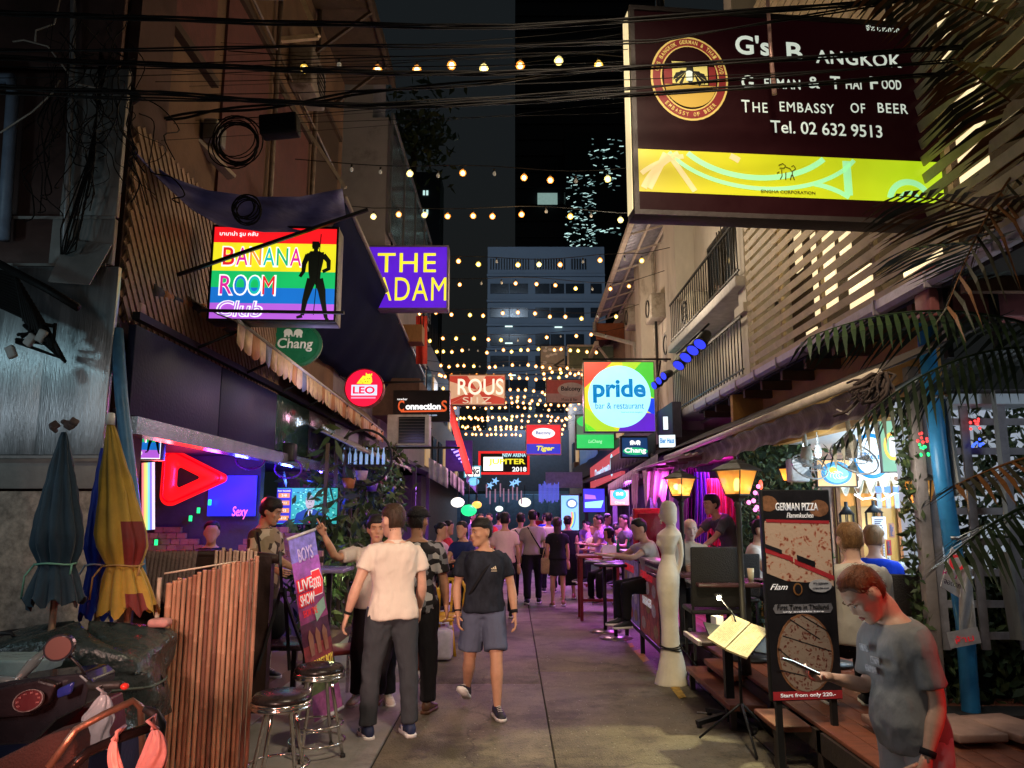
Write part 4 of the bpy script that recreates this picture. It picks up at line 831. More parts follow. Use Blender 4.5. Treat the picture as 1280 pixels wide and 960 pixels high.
m_=gl('lime_band',(.60,.66,.01),.95); t_=m_.node_tree; tc=t_.nodes.new('ShaderNodeTexCoord'); sx3=t_.nodes.new('ShaderNodeSeparateXYZ'); mr=t_.nodes.new('ShaderNodeMapRange'); mr.inputs[1].default_value=-w/2; mr.inputs[2].default_value=w/2; cr=t_.nodes.new('ShaderNodeValToRGB'); cr.color_ramp.elements[0].color=(.42,.20,.03,1); cr.color_ramp.elements[1].color=(.46,.74,.01,1); q_=cr.color_ramp.elements.new(.35); q_.color=(.46,.40,.01,1)
t_.links.new(tc.outputs['Object'],sx3.inputs[0]); t_.links.new(sx3.outputs[0],mr.inputs[0]); t_.links.new(mr.outputs[0],cr.inputs[0]); t_.links.new(cr.outputs[0],t_.nodes['Principled BSDF'].inputs['Emission Color'])
flat(F,rect(-w/2+.035,yb0,w/2-.035,yb1),.004,m_,T,'band')
M_mint=gl('mint_stroke',(.36,.85,.38),.9); M_sand=gl('sand_stroke',(.80,.60,.27),.75)
def stroke(F,pts,wd,m,par,off=.010,name='stroke'):
    b=MB(); pts=[V((p[0],p[1],0)) for p in pts]; A,B=[],[]
    for i,p in enumerate(pts):
        t=(pts[min(i+1,len(pts)-1)]-pts[max(i-1,0)]).normalized(); n=V((-t.y,t.x,0)); A.append(p+n*wd/2); B.append(p-n*wd/2)
    n=len(pts)
    for w_ in (off,): b.add([F(p.x,p.y,w_) for p in A]+[F(p.x,p.y,w_) for p in B],[(i,i+1,n+i+1,n+i) for i in range(n-1)])
    return put(b,name,m,par)
def arc(cx,cy,rx,ry,a0,a1,n=14): return [(cx+rx*math.cos(R(a0+(a1-a0)*i/n)),cy+ry*math.sin(R(a0+(a1-a0)*i/n))) for i in range(n+1)]
hb=yb1-yb0; ym=(yb0+yb1)/2
def clipb(pts): return [(min(w/2-.04,max(-w/2+.04,x)),min(yb1,max(yb0,y))) for x,y in pts]
def b_(pts,wd,m):
    seg=[]
    for p in pts+[(9,9)]:
        if yb0+wd*.35<=p[1]<=yb1-wd*.35 and -w/2+.05<p[0]<w/2-.05: seg.append(p)
        else:
            if len(seg)>1: stroke(F,seg,wd,m,T)
            seg=[]
b_(arc(-w*.30,yb0-.30,.62,.58,100,175,40),.035,M_sand); b_(arc(-w*.28,yb0-.22,.50,.55,60,170,40),.045,M_sand); b_([(-w*.46+.006*k,yb0+.012*k) for k in range(26)],.05,M_sand)
b_([(-w*.40+.008*k,yb1-.012*k) for k in range(26)],.04,M_sand); b_(arc(-w*.12,yb1+.22,.62,.40,200,340,60),.04,M_mint); b_(arc(-w*.10,yb1+.16,.75,.42,200,340,60),.03,M_mint); b_(arc(w*.02,yb0-.25,.5,.36,20,80,40),.035,M_mint)
b_([(w*.165,yb0+k*.01) for k in range(40)],.06,M_mint); b_(arc(w*.36,yb0,.15,.15,0,180,40),.045,M_mint); b_(arc(w*.36,yb0,.07,.07,0,180,30),.03,M_mint)
# mythical lion line emblem (abstracted strokes) and caption
lc=F.w*0-.02+sx(980); 
b=MB(); 
for pts in ([(-.05,.05),(-.02,.065),(0,.05),(-.01,.03),(-.045,.03)],[(0,.04),(.03,.03),(.05,.0),(.04,-.03)],[(-.03,.02),(-.03,-.03),(-.045,-.055)],[(0,.0),(-.005,-.055)],[(.04,-.02),(.03,-.055)],[(.045,-.01),(.06,-.055)],[(.05,.01),(.075,.03),(.06,.055),(.045,.045)],[(-.05,.0),(-.065,-.01)]):
    b.tube([F(lc+x,ym+.025+y,.014) for x,y in pts],.004,4)
put(b,'lion_emblem',mat('emblem_ink',(.12,.09,.0),.6,var=0,bump=0),T)
text('SINGHA CORPORATION',F,sx(978),yb0+.035,.40,.022,mat('emblem_ink',(.1,.08,0)),T,off=.012,bold=.01)
M_let=gl('letter_white',(.72,.80,.68),.75)
text("G's",F,sx(945),sy(58,945),.26,.155,M_let,T,bold=.02,name='lettering'); 
text('B',F,sx(998),sy(66,998),.12,.15,M_let,T,bold=.02)
text('ANGKOK',F,sx(1079),sy(74,1079),.66,.105,M_let,T,bold=.012,space=1.08)
for s,px,wd,hh in (('G',936,.09,.105),('ERMAN',980,.27,.075),('&',1020,.085,.09),('T',1047,.075,.1),('HAI',1070,.12,.075),('F',1096,.06,.1),('OOD',1118,.15,.075)):
    text(s,F,sx(px),sy(104,px)-(0 if hh>.08 else .012),wd,hh,M_let,T,bold=.01,space=1.08)
for s,px,wd,hh in (('T',932,.06,.095),('HE',950,.11,.075),('EMBASSY',1009,.41,.075),('OF',1073,.11,.075),('BEER',1117,.23,.075)):
    text(s,F,sx(px),sy(134,px)-(0 if hh>.08 else .01),wd,hh,M_let,T,bold=.0,space=1.16)
text('Tel. 02 632 9513',F,sx(1032),sy(162,1032),.84,.095,M_let,T,bold=.004)
text('จี\'ส บางกอก',F,sx(1113),sy(36,1113),.26,.045,M_let,T)
ex,ey=sx(863),sy(100,863); M_gold=gl('gold_ring',(.72,.5,.13),.6); M_redr=gl('dull_red',(.25,.02,.02),.5)
def ell(rx,ry,w_,m,nm='emblem_disc'): flat(F,circ(ex,ey,rx,ry,40),w_,m,T,nm,.002)
ell(.285,.325,.004,M_gold); ell(.27,.31,.007,M_redr); ell(.215,.252,.010,M_gold); ell(.205,.242,.013,M_body)
flat(F,[(ex-.19,ey+.09),(ex-.13,ey+.09),(ex-.13,ey-.09),(ex-.19,ey-.09)],.016,M_redr,T); flat(F,[(ex+.14,ey+.09),(ex+.19,ey+.09),(ex+.19,ey-.09),(ex+.14,ey-.09)],.016,M_redr,T)
flat(F,rect(ex-.13,ey-.05,ex+.13,ey+.12),.016,gl('pale_gold',(.8,.65,.18),.6),T,'emblem_panel')
flat(F,circ(ex,ey-.06,.185,.17,20,180,360),.017,gl('beer_gold',(.62,.38,.06),.5),T,'emblem_panel')
b=MB()
for s in (-1,1):
    for k in range(6): a=R(95-k*30); b.prism(F,[(ex+s*.02,ey+.05),(ex+s*(.03+.1*math.cos(a)*.9),ey+.02+.09*math.sin(a)*.6-.02),(ex+s*(.025+.1*math.cos(a-.2)),ey+.0+.09*math.sin(a-.2)*.6-.02)],.02,.022)
b.prism(F,circ(ex,ey+.03,.03,.08,10),.02,.022); put(b,'eagle_emblem',BLKP,T)
b=MB(); b.prism(F,rect(ex-.03,ey-.03,ex+.015,ey+.03),.024,.026); b.prism(F,circ(ex-.007,ey+.035,.025,.015,8),.024,.026); put(b,'beer_mug',WHT if 0 else M_let,T)
def arctext(s,rx,ry,a0,a1,ht,m,inv=False):
    for i,ch in enumerate(s):
        if ch==' ': continue
        a=R(a0+(a1-a0)*(i+.5)/len(s)); text(ch,F,ex+rx*math.cos(a),ey+ry*math.sin(a),ht*.62,ht,m,T,off=.011,bold=.015,ang=a-math.pi/2+(math.pi if inv else 0))
arctext("G's BANGKOK GERMAN & THAI FOOD",.243,.282,172,8,.03,M_gold); arctext('EMBASSY OF BEER',.243,.282,222,318,.03,M_gold,True)
for x in (-.9,.9): b=MB(); b.tube([F(x,h/2,-.12),F(x,h/2+1.5,-.12)],.03,8); put(b,'hanger',M_frame,T)
b=MB(); b.tube([P(958,-30,4.8),P(963,60,4.8),P(968,118,4.8)],[.013,.013,.018],8); o=put(b,'hanging_tube',mat('pinkish_tube',(.42,.25,.22),.3,.3,emis=.05,ecol=(.6,.3,.2)),label='thin hanging tube lamp in front of the big restaurant lightbox',cat='lamp')
# rainbow club sign
cx,cy,cz,w,h=pxsign(268,283,419,402,6.85)
T,F=box_sign('rainbow_club_sign','rainbow striped lightbox of the club with black man silhouette',cx,cy,cz,w,h,.24,WHT,yaw=R(3),fr=.02)
RB=[('rb_red',(.95,.01,.015)),('rb_yellow',(.93,.83,.02)),('rb_green',(.01,.52,.13)),('rb_blue',(.01,.17,.62)),('rb_purple',(.50,.12,.75))]
def stripes(F,w,h,T,ws=(.17,.31,.18,.17,.17),s=1.0,fade=False):
    y=h/2-.02; H_=h-.04
    for (nm,c),f in zip(RB,ws): flat(F,rect(-w/2+.02,y-H_*f,w/2-.02,y),.005,gl(nm,c,s),T,'stripe'); y-=H_*f
stripes(F,w,h,T)
cols=[gl('l_red',(.85,.02,.03)),gl('l_mag',(.75,.02,.35)),gl('l_org',(.95,.35,.05)),gl('l_teal',(.01,.55,.50)),gl('l_grn',(.02,.5,.2)),gl('l_mag',(1,0,1)),gl('l_blue',(.02,.2,.65))]
def outlined(s,F,x0,x1,y,ht,T,cs,bold=.03):
    n=len(s); st=(x1-x0)/n
    for i,ch in enumerate(s):
        text(ch,F,x0+st*(i+.5),y,st*1.04,ht*1.16,WHT,T,off=.010,bold=0 if ch=='M' else .022); text(ch,F,x0+st*(i+.5),y,st*.84,ht*1.0,cols[cs[i]],T,off=.016,bold=0 if ch=='M' else .008)
outlined('BANANA',F,-w*.41,w*.22,h*.17,.17,T,[0,1,2,3,4,1]); outlined('ROOM',F,-w*.42,w*.02,-h*.13,.175,T,[1,6,3,0])
text('Club',F,-w*.25,-h*.375,w*.36,h*.17,WHT,T,off=.012,bold=.03,shear=.15); text('Club',F,-w*.25,-h*.375,w*.335,h*.15,gl('rb_purple2',(.45,.2,.75)),T,off=.016,bold=-.012,shear=.15)
text('บานาน่า รูม คลับ',F,-w*.29,h*.405,w*.30,h*.06,WHT,T,off=.012,bold=.01)
def silhouette(F,cx,cy,s,m,T):
    b=MB()
    def st(pts,r0,r1,k=[0]):
        A,B_=[],[]; k[0]+=1; P_=[V((cx+x*s,cy+y*s,0)) for x,y in pts]
        for i,p in enumerate(P_):
            t=(P_[min(i+1,len(P_)-1)]-P_[max(i-1,0)]).normalized(); n=V((-t.y,t.x,0))*s*(r0+(r1-r0)*i/(len(P_)-1)); A.append(p+n); B_.append(p-n)
        L=[(p.x,p.y) for p in A]+[(p.x,p.y) for p in B_[::-1]]; b.prism(F,L,.018,.0185+.0004*k[0])
    st([(0,.50),(0,.40)],.045,.04); st([(-.045,.455),(.05,.452)],.03,.028); st([(.005,.41),(.005,.34)],.025,.03)
    st([(.0,.35),(.01,.24),(.0,.10),(.01,-.04)],.11,.062); st([(.0,.37),(-.0,.30)],.06,.12)
    st([(-.09,.32),(-.135,.20),(-.14,.10),(-.18,.03)],.035,.02); st([(.10,.32),(.17,.24),(.175,.14),(.10,.10)],.035,.022)
    st([(-.03,.0),(-.07,-.14),(-.105,-.28),(-.13,-.47)],.06,.022); st([(.05,.0),(.10,-.15),(.12,-.28),(.165,-.50)],.06,.022)
    st([(-.13,-.48),(-.20,-.50)],.022,.015); st([(.165,-.50),(.19,-.54)],.02,.02); put(b,'silhouette',m,T)
silhouette(F,w*.32,-h*.06,.74,mat('silhouette_black',(.02,.03,.02),.6,var=0,bump=0),T)
b=MB(); b.tube([F(w*.325,-h*.43,.02),F(w*.36,h*.42,.02)],.004,4); put(b,'dance_pole',BLKP,T)
b=MB(); b.bar(P(160,365,6.5),P(460,262,6.7),.03); b.bar(P(250,388,6.6),P(430,391,6.6),.025); put(b,'support_arm',M_frame,T)
# small club sign inside
cx,cy,cz,w,h=pxsign(128,512,200,575,6.9)
T,F=box_sign('small_club_sign','small rainbow striped club sign hung inside the bar behind the yellow parasol',cx,cy,cz,w,h,.1,WHT,fr=.01,yaw=R(8))
stripes(F,w,h,T); outlined('ROOM',F,-w*.26,w*.25,-h*.02,.11,T,[0,6,0,1]); text('Club',F,w*.05,-h*.34,w*.3,h*.15,WHT,T,off=.012); silhouette(F,w*.36,0,.32,BLKP,T)
T=thing('rainbow_light_strip','vertical rainbow light bar standing under the small club sign','light',P(186,650,7.6))
F=frame(P(186,620,7.6),(1,0,.08),(-.08,0,1))
for k,c in enumerate(((1,.25,.3),(1,.75,.2),(.5,1,.3),(.2,.8,1),(.2,.2,1),(.8,.8,1))): flat(F,rect(-.06+k*.02,-.33,-.04+k*.02,.33),0,gl('strip_%d'%k,c,1.1),T,'light_stripe',.02)
# red triangular neon
T=thing('red_triangle_neon','large red glowing rounded triangle pointing right on the bar wall','neon sign',P(240,600,9.6))
F=frame(P(240,597,9.6),(1,.15,0)); S=.365
def rtri(s,n=8):
    cs=[(-.62,.80),(-.62,-.80),(1.02,-.02)]; out=[]; rr=.30*s if s>0.5 else .10
    for i,(x,y) in enumerate(cs):
        a0={0:90-10,1:180,2:-65}[i]; a1={0:180,1:290,2:65}[i]; r=.36 if i<2 else .16
        r*=s; out+= [( (x*s+ r*math.cos(R(a0+(a1-a0)*k/n))*.9)*S,(y*.75*s+r*math.sin(R(a0+(a1-a0)*k/n)))*S) for k in range(n+1)]
    return out
A=rtri(1.0); B=rtri(.36); B=[(x-.05,y) for x,y in B]
b=MB(); b.ring([[F(*p,0) for p in B],[F(*p,0) for p in A],[F(*p,.08) for p in A],[F(*p,.11) for p in [((a[0]*.55+c[0]*.45),(a[1]*.55+c[1]*.45)) for a,c in zip(A,B)]],[F(*p,.08) for p in B]],0,True,False,True); put(b,'neon_body',gl('neon_red',(1,.008,.012),1.15),T)
b=MB(); mid=[((a[0]*.8+c[0]*.2),(a[1]*.8+c[1]*.2)) for a,c in zip(A,B)]; b.tube([F(*p,.105) for p in mid],.012,6,closed=True); put(b,'neon_edge',gl('neon_red_dark',(.75,.0,.005),.9),T)
lamp('neon_lamp',tuple(P(240,597,9.2)),14,(1,.03,.03),'POINT',.3)
T=thing('pink_neon_script','small magenta neon script on the bar wall behind the patterned shirt man','neon sign',P(299,640,9.7)); F=frame(P(300,641,9.8))
text('Sexy',F,0,0,.2,.16,gl('neon_pink',(1,.15,.65),1.6),T,shear=.2,bold=.01)
# television left
cx,cy,cz,w,h=pxsign(346,609,422,656,10.6)
T,F=box_sign('bar_television','wide television showing a grey haired man in a navy suit, hung over the plants',cx,cy,cz,w,h,.07,gl('tv_teal',(.04,.42,.42),1.0),fr=.012,cat='television')
b=MB(); b2=MB()
for k in range(160):
    x=rnd.uniform(-w*.22,w*.47); y=rnd.uniform(-h*.42,h*.46); (b if k%2 else b2).prism(F,circ(x,y,rnd.uniform(.008,.022),rnd.uniform(.006,.014),5),.006+.0004*(k%7),.007+.0004*(k%7))
put(b,'screen_crowd',gl('tv_dark',(.01,.16,.2),.7),T,kind='stuff'); put(b2,'screen_crowd',gl('tv_mint',(.3,.9,.75),.9),T,kind='stuff')
flat(F,[(-w*.2,-h*.46),(-w*.16,-h*.2),(-w*.02,-h*.08),(w*.12,-h*.08),(w*.28,-h*.22),(w*.34,-h*.46)],.012,gl('tv_navy',(.01,.06,.35),.8),T,'screen_suit')
flat(F,[(w*.0,-h*.1),(w*.1,-h*.1),(w*.06,-h*.4)],.015,gl('tv_shirt',(.6,.75,.95),.9),T,'screen_shirt'); flat(F,[(w*.04,-h*.14),(w*.07,-h*.14),(w*.065,-h*.45),(w*.045,-h*.45)],.018,gl('rb_red',(1,0,0)),T,'screen_tie')
flat(F,circ(w*.05,h*.1,.062,.098,16),.017,gl('tv_skin',(.62,.50,.50),.8),T,'screen_face'); flat(F,circ(w*.05,h*.155,.064,.06,16,0,180),.020,gl('tv_hair',(.30,.36,.40),.7),T,'screen_hair')
b=MB(); b.prism(F,rect(w*.02,h*.1,w*.04,h*.12),.021,.022); b.prism(F,rect(w*.06,h*.1,w*.08,h*.12),.021,.022); b.prism(F,rect(w*.035,h*.005,w*.07,h*.015),.021,.022); put(b,'screen_features',BLKP,T)
flat(F,rect(-w*.485,-h*.46,-w*.25,h*.46),.010,gl('tv_blue',(.05,.05,.6),.9),T,'screen_panel')
for k in range(4): flat(F,rect(-w*.46,h*(.22-k*.2),-w*.28,h*(.34-k*.2)),.013,gl('tv_orange',(1,.35,.1),1.0),T,'screen_panel'); text('21%d'%k,F,-w*.37,h*(.28-k*.2),w*.08,h*.06,WHT,T,off=.016)
text('PLAY ROUND',F,-w*.37,h*.40,w*.2,h*.05,WHT,T,off=.014)
lamp('tv_lamp',(cx,cy-.5,cz),6,(.2,.7,.75),'POINT',.3)
# THE ADAM purple
cx,cy,cz,w,h=pxsign(440,307,560,387,13)
T,F=box_sign('purple_club_sign','purple lightbox with yellow capitals above the round red sign',cx,cy,cz,w,h,.25,gl('sign_purple',(.10,.012,.62),1.0),mat('purple_case',(.25,.2,.3),.4,.5))
text('THE',F,w*.07,h*.23,w*.6,h*.3,YEL,T,bold=.005,space=1.1); text('ADAM',F,w*.12,-h*.18,w*.72,h*.36,YEL,T,bold=.0,space=1.12)
# green elephant beer disc
T=thing('green_beer_disc','dim round green beer sign with two white elephants under the rainbow sign','sign',P(365,432,9.4)); F=frame(P(366,430,9.4),(1,.1,0)); 
b=MB(); b.prism(F,circ(0,0,.36,.29,32),-.08,0); put(b,'disc',mat('dark_green_disc',(.01,.09,.045),.3,emis=.12,ecol=(.01,.25,.1)),T); b=MB(); ringp(b,F,0,0,.37,.33,0,.02,ky=.8); put(b,'rim',mat('green_rim',(.03,.16,.09),.3),T)
M_dw=mat('dim_white_print',(.55,.55,.5),.5,var=0,bump=0,emis=.25)
text('Chang',F,.03,-.01,.44,.17,M_dw,T,shear=.1,bold=.02)
def elephants(F,x,y,s,m,T):
    b=MB()
    for d in (-1,1): b.prism(F,circ(x+d*s*.5,y,s*.42,s*.34,10),.008,.010); b.prism(F,[(x+d*s*.1,y+s*.1),(x+d*s*.25,y-s*.1),(x+d*s*.1,y-s*.45),(x+d*s*.02,y-s*.4)],.009,.011); b.prism(F,rect(x+d*s*.75-s*.1,y-s*.5,x+d*s*.75+s*.1,y),.009,.0115); b.prism(F,rect(x+d*s*.4-s*.08,y-s*.5,x+d*s*.4+s*.08,y),.009,.0115)
    put(b,'elephant_emblem',m,T)
elephants(F,0,.15,.13,M_dw,T)
# round red
c=P(455,485,12); T=thing('round_red_sign','round glowing red beer sign with yellow cub emblem on the left','sign',c); F=frame(c)
b=MB(); b.prism(F,circ(0,0,.30,.30,36),-.14,0); put(b,'disc',gl('leo_red',(1,.005,.05),1.05),T); b=MB(); ringp(b,F,0,0,.315,.298,-.15,.012); put(b,'rim',mat('red_rim',(.3,.02,.03),.3),T)
flat(F,rect(-.20,-.12,.21,.05),.004,gl('leo_blue',(.6,.72,1),1.1),T,'label_panel'); text('LEO',F,0,-.035,.35,.12,gl('leo_red',(1,0,0)),T,off=.009,bold=.03); flat(F,rect(-.2,-.17,.19,-.145),.004,gl('leo_pink',(1,.3,.5),1.0),T,'label_line')
b=MB(); b.prism(F,[(-.12,.07),(-.06,.15),(-.02,.2),(.02,.19),(.04,.22),(.09,.23),(.12,.17),(.13,.1),(.1,.06)],.006,.009); b.prism(F,[(.02,.2),(.025,.25),(.05,.22)],.006,.0095); b.prism(F,[(.1,.22),(.125,.24),(.12,.19)],.006,.0095); put(b,'cub_emblem',YEL,T)
b=MB()
for x,y in ((-.05,.11),(0,.14),(.02,.1),(.06,.15),(.09,.15),(.06,.1),(-.02,.08)): b.prism(F,circ(x,y,.009,.009,6),.010,.012)
put(b,'cub_spots',BLKP,T); b=MB(); b.tube([F(.3,.1,-.08),F(.95,.12,-.08)],.02,6); put(b,'arm',M_frame,T)
# black cyber sign
cx,cy,cz,w,h=pxsign(492,488,562,527,14)
T,F=box_sign('black_bar_sign','black rectangular bar sign with white and orange lettering beside the red disc',cx,cy,cz,w,h,.12,mat('black_face',(.012,.012,.014),.4),fr=.01)
M_or=gl('orange_print',(.85,.12,.03),.8); text('onnection',F,w*.03,-h*.02,w*.62,h*.2,WHT,T,bold=.04); text('C',F,-w*.36,0,w*.11,h*.36,M_or,T,bold=.02); text('S',F,w*.40,0,w*.1,h*.36,M_or,T,bold=.02)
stroke(F,[(-w*.36,-h*.18),(w*.4,-h*.16)],.03,M_or,T); text('www.connections-bar.com',F,w*.0,-h*.29,w*.55,h*.06,gl('leo_blue',(1,1,1)),T); text('newbar',F,-w*.34,h*.22,w*.18,h*.07,WHT,T)
for (px0,py0,px1,py1,Y,lab) in ((484,518,536,557,13.2,'white air conditioner unit hanging under the black bar sign'),):
    cx,cy,cz,w,h=pxsign(px0,py0,px1,py1,Y); T=thing('air_conditioner',lab,'air conditioner',(cx,cy,cz-h/2)); b=MB(); b.bbox((cx,cy+.18,cz),(w,.35,h),.02); put(b,'casing',mat('white_casing',(.5,.5,.52),.5),T); F=frame((cx+.06,cy,cz)); b=MB(); b.prism(F,rect(-w*.3,-h*.42,w*.32,h*.42),0,.01)
    put(b,'grille',M_glassd,T); b=MB()
    for k in range(9): b.prism(F,rect(-w*.29,-h*.4+k*h*.095,w*.31,-h*.4+k*h*.095+.008),.012,.02)
    put(b,'grille_bars',mat('grey_bars',(.1,.1,.11),.5),T,kind='stuff'); b=MB(); b.bar((cx-.4,cy+.1,cz-h/2-.03),(cx+.9,cy+.1,cz-h/2-.03),.04); put(b,'bracket',M_frame,T)
# circus-like sign with rays
cx,cy,cz,w,h=pxsign(561,468,632,507,21)
T,F=box_sign('bulb_letter_sign','sign with bulb lit red and cream ray letters hung on the left',cx,cy,cz,w,h,.2,gl('ray_cream',(.75,.42,.25),.8),mat('ray_case',(.3,.15,.1),.5))
for k in range(12):
    a=R(k*30+8); c1,s1=math.cos(a),math.sin(a); a2=a+R(15); c2,s2=math.cos(a2),math.sin(a2); cl=lambda x,y:(max(-w*.48,min(w*.48,x)),max(-h*.45,min(h*.45,y))); q=[(0,0),cl(c1*2,s1*2),cl(c2*2,s2*2)]; flat(F,q,.005+.0005*k,gl('ray_red',(.55,.05,.03),.8),T,'ray')
text('ROUS',F,w*.06,h*.1,w*.80,h*.52,gl('bulb_letter',(1,.8,.62),1.2),T,off=.014,bold=.01); text('SI1Z',F,0,-h*.33,w*.5,h*.2,gl('bulb_letter2',(.9,.7,.5),.8),T,off=.014)
# pride
cx,cy,cz,w,h=pxsign(729,452,820,540,14)
T,F=box_sign('rainbow_restaurant_sign','square rainbow lightbox with a pale round centre and blue lower case name',cx,cy,cz,w,h,.22,gl('pr_yellow',(.85,.75,.02),.9),mat('pr_case',(.06,.08,.12),.4),fr=.012)
x,y=w/2-.014,h/2-.014
for q,nm,c in (([(-x,y),(-x*.2,y),(-x,y*.25)],'pr_red',(.95,.05,.02)),([(-x,-y*.3),(-x*.05,-y),(-x*.9,-y),(-x,-y*.8)],'pr_lime',(.45,.75,.03)),([(x,-y*.05),(x,y),(x*.65,y),(x*.1,y*.4)],'pr_green',(.08,.6,.05)),([(x,-y*.05),(x,-y*.55),(x*.3,-y*.1)],'pr_blue',(.01,.06,.85)),([(x,-y*.5),(x,-y),(-x*.05,-y),(x*.2,-y*.4)],'pr_violet',(.12,.02,.6)),([(-x,-y*.75),(-x*.65,-y),(-x,-y)],'pr_green',(0,0,0)),([(x*.1,y),(x*.66,y),(x*.15,y*.5)],'pr_lime',(0,0,0))): flat(F,q,.005,gl(nm,c,1.0),T,'rainbow_patch')
flat(F,circ(0,0,w*.44,n=48),.010,gl('pr_pale',(.42,.90,1),1.15),T,'round_panel'); M_pb=gl('pr_text',(.0,.24,.62),.9)
text('pride',F,-w*.0,h*.08,w*.74,h*.34,M_pb,T,off=.015,bold=.03); text('bar & restaurant',F,0,-h*.13,w*.68,h*.09,M_pb,T,off=.015); text('food and drink bangkok',F,w*.17,-h*.225,w*.3,h*.025,M_pb,T,off=.015)
b=MB(); b.tube([F(-w/2,h*.55,-.1),F(w*1.2,h*.55,-.1)],.02,6); put(b,'hanger',M_frame,T)
# elephant blue small
cx,cy,cz,w,h=pxsign(775,545,813,573,13)
T,F=box_sign('blue_beer_sign','small navy beer sign with pale elephants under the rainbow square',cx,cy,cz,w,h,.12,gl('ch_navy',(.01,.05,.17),.8)); flat(F,circ(0,-h*.18,w*.42,h*.17,20),.006,gl('ch_green',(.02,.45,.2),1),T,'label_panel'); text('Chang',F,0,-h*.17,w*.72,h*.28,WHT,T,off=.011,bold=.03); elephants(F,0,h*.22,.10,WHT,T)
# green sign
cx,cy,cz,w,h=pxsign(719,518,769,562,20)
T,F=box_sign('green_menu_sign','green lightbox with pale shapes left of the navy beer sign',cx,cy,cz,w,h,.2,gl('gr_dull',(.09,.2,.12),.7)); flat(F,rect(-w*.47,-h*.46,w*.47,-h*.08),.006,gl('gr_bright',(.02,.6,.12),1),T,'green_band'); text('LaChang',F,0,-h*.28,w*.35,h*.12,gl('gr_pale',(.5,.95,.6),1),T,off=.011,shear=.2)
for x_ in (-.28,.22): flat(F,circ(x_,h*.3,.2,.14,16),.006,gl('gr_bright',(0,1,0)),T,'green_shape')
# red and blue
cx,cy,cz,w,h=pxsign(657,530,702,569,24)
T,F=box_sign('red_blue_beer_sign','red over blue lightbox with a white oval hanging mid street',cx,cy,cz,w,h,.2,gl('rb2_red',(.85,.01,.03),.95),mat('wh_case',(.5,.45,.45),.4),fr=.03)
flat(F,rect(-w*.47,-h*.46,w*.47,-h*.14),.006,gl('rb2_blue',(.02,.03,.6),.95),T,'blue_band'); flat(F,circ(0,h*.2,w*.32,h*.17,24),.006,WHT,T,'oval_panel'); text('Balcony',F,0,h*.2,w*.42,h*.14,gl('rb2_navy',(.01,.05,.35),.8),T,off=.011,bold=.02); text('Tiger',F,w*.05,-h*.3,w*.5,h*.2,YEL,T,off=.011,bold=.03,shear=.2)
# red framed black sign
cx,cy,cz,w,h=pxsign(598,564,662,593,30)
T,F=box_sign('red_framed_sign','black sign in a glowing red frame with yellow and white words',cx,cy,cz,w,h,.2,mat('black_face',(.01,.01,.01)),gl('frame_red',(.9,.02,.02),.9),fr=.09)
flat(F,rect(-w*.40,-h*.34,-w*.02,h*.25),.006,gl('hot_white',(1,.97,.88),1.6),T,'white_panel'); text('JUPITER',F,w*.06,h*.02,w*.72,h*.3,YEL,T,off=.012,bold=.03); text('NEW ARENA',F,w*.2,h*.33,w*.46,h*.16,gl('cyanw',(.5,.9,1),1),T,off=.012,bold=.03); text('2018',F,w*.3,-h*.28,w*.28,h*.2,WHT,T,off=.012,bold=.03)
cx,cy,cz,w,h=pxsign(580,582,601,597,26)
T,F=box_sign('white_letter_sign','small bright white sign with dark letters left of the red framed sign',cx,cy,cz,w,h,.15,gl('hot_white',(1,1,1),1.3),mat('cyan_case',(.1,.4,.5),.4,emis=.5,ecol=(.1,.6,.8)),fr=.04); text('ITING',F,0,0,w*.8,h*.5,mat('blue_ink',(.02,.05,.2)),T,off=.008,bold=.05)
# dim brown signs
cx,cy,cz,w,h=pxsign(675,432,707,465,26)
T,F=box_sign('brown_dim_sign','dim brown sign with pale blotches and a dark V hanging centre right',cx,cy,cz,w,h,.1,mat('brown_sign',(.33,.26,.19),.7,emis=.12),fr=.02)
b=MB()
for k,(x_,y_) in enumerate(((-.3,.3),(-.1,.35),(.1,.3),(.25,.33),(-.2,.1),(-.32,-.15),(-.05,.15),(.1,.18))): b.prism(F,circ(x_*w,y_*h,.08,.05,10),.006+.0005*k,.009+.0005*k)
put(b,'pale_print',mat('pale_print',(.6,.48,.38),.7,emis=.15),T,kind='stuff'); flat(F,[(w*.45,h*.02),(0,-h*.25),(w*.45,-h*.45),(w*.45,-h*.36),(w*.15,-h*.25),(w*.45,-h*.06)],.008,mat('dark_print',(.06,.05,.04),.7),T)
cx,cy,cz,w,h=pxsign(709,431,770,463,25)
T,F=box_sign('green_dim_sign','dim green backed sign board with cream frame above the rainbow square',cx,cy,cz,w,h,.1,mat('dim_green_board',(.14,.15,.09),.7,emis=.08),mat('cream_steel'),fr=.06)
cx,cy,cz,w,h=pxsign(682,474,732,504,24)
T,F=box_sign('oval_dim_sign','dim red and pink sign with a beige oval behind the string lights',cx,cy,cz,w,h,.1,mat('dim_pink_board',(.42,.24,.2),.7,emis=.15),fr=.02)
flat(F,rect(-w*.48,-h*.1,w*.48,h*.46),.006,mat('dim_red_board',(.42,.09,.07),.7,emis=.15),T,'red_band'); flat(F,circ(w*.14,h*.06,w*.34,h*.3,24),.010,mat('beige_oval',(.45,.33,.27),.7,emis=.15),T,'oval_panel'); text('Balcony',F,w*.14,h*.08,w*.5,h*.24,BLKP,T,off=.015,bold=.02); text('Music & Bar',F,w*.1,-h*.35,w*.4,h*.12,BLKP,T,off=.01)
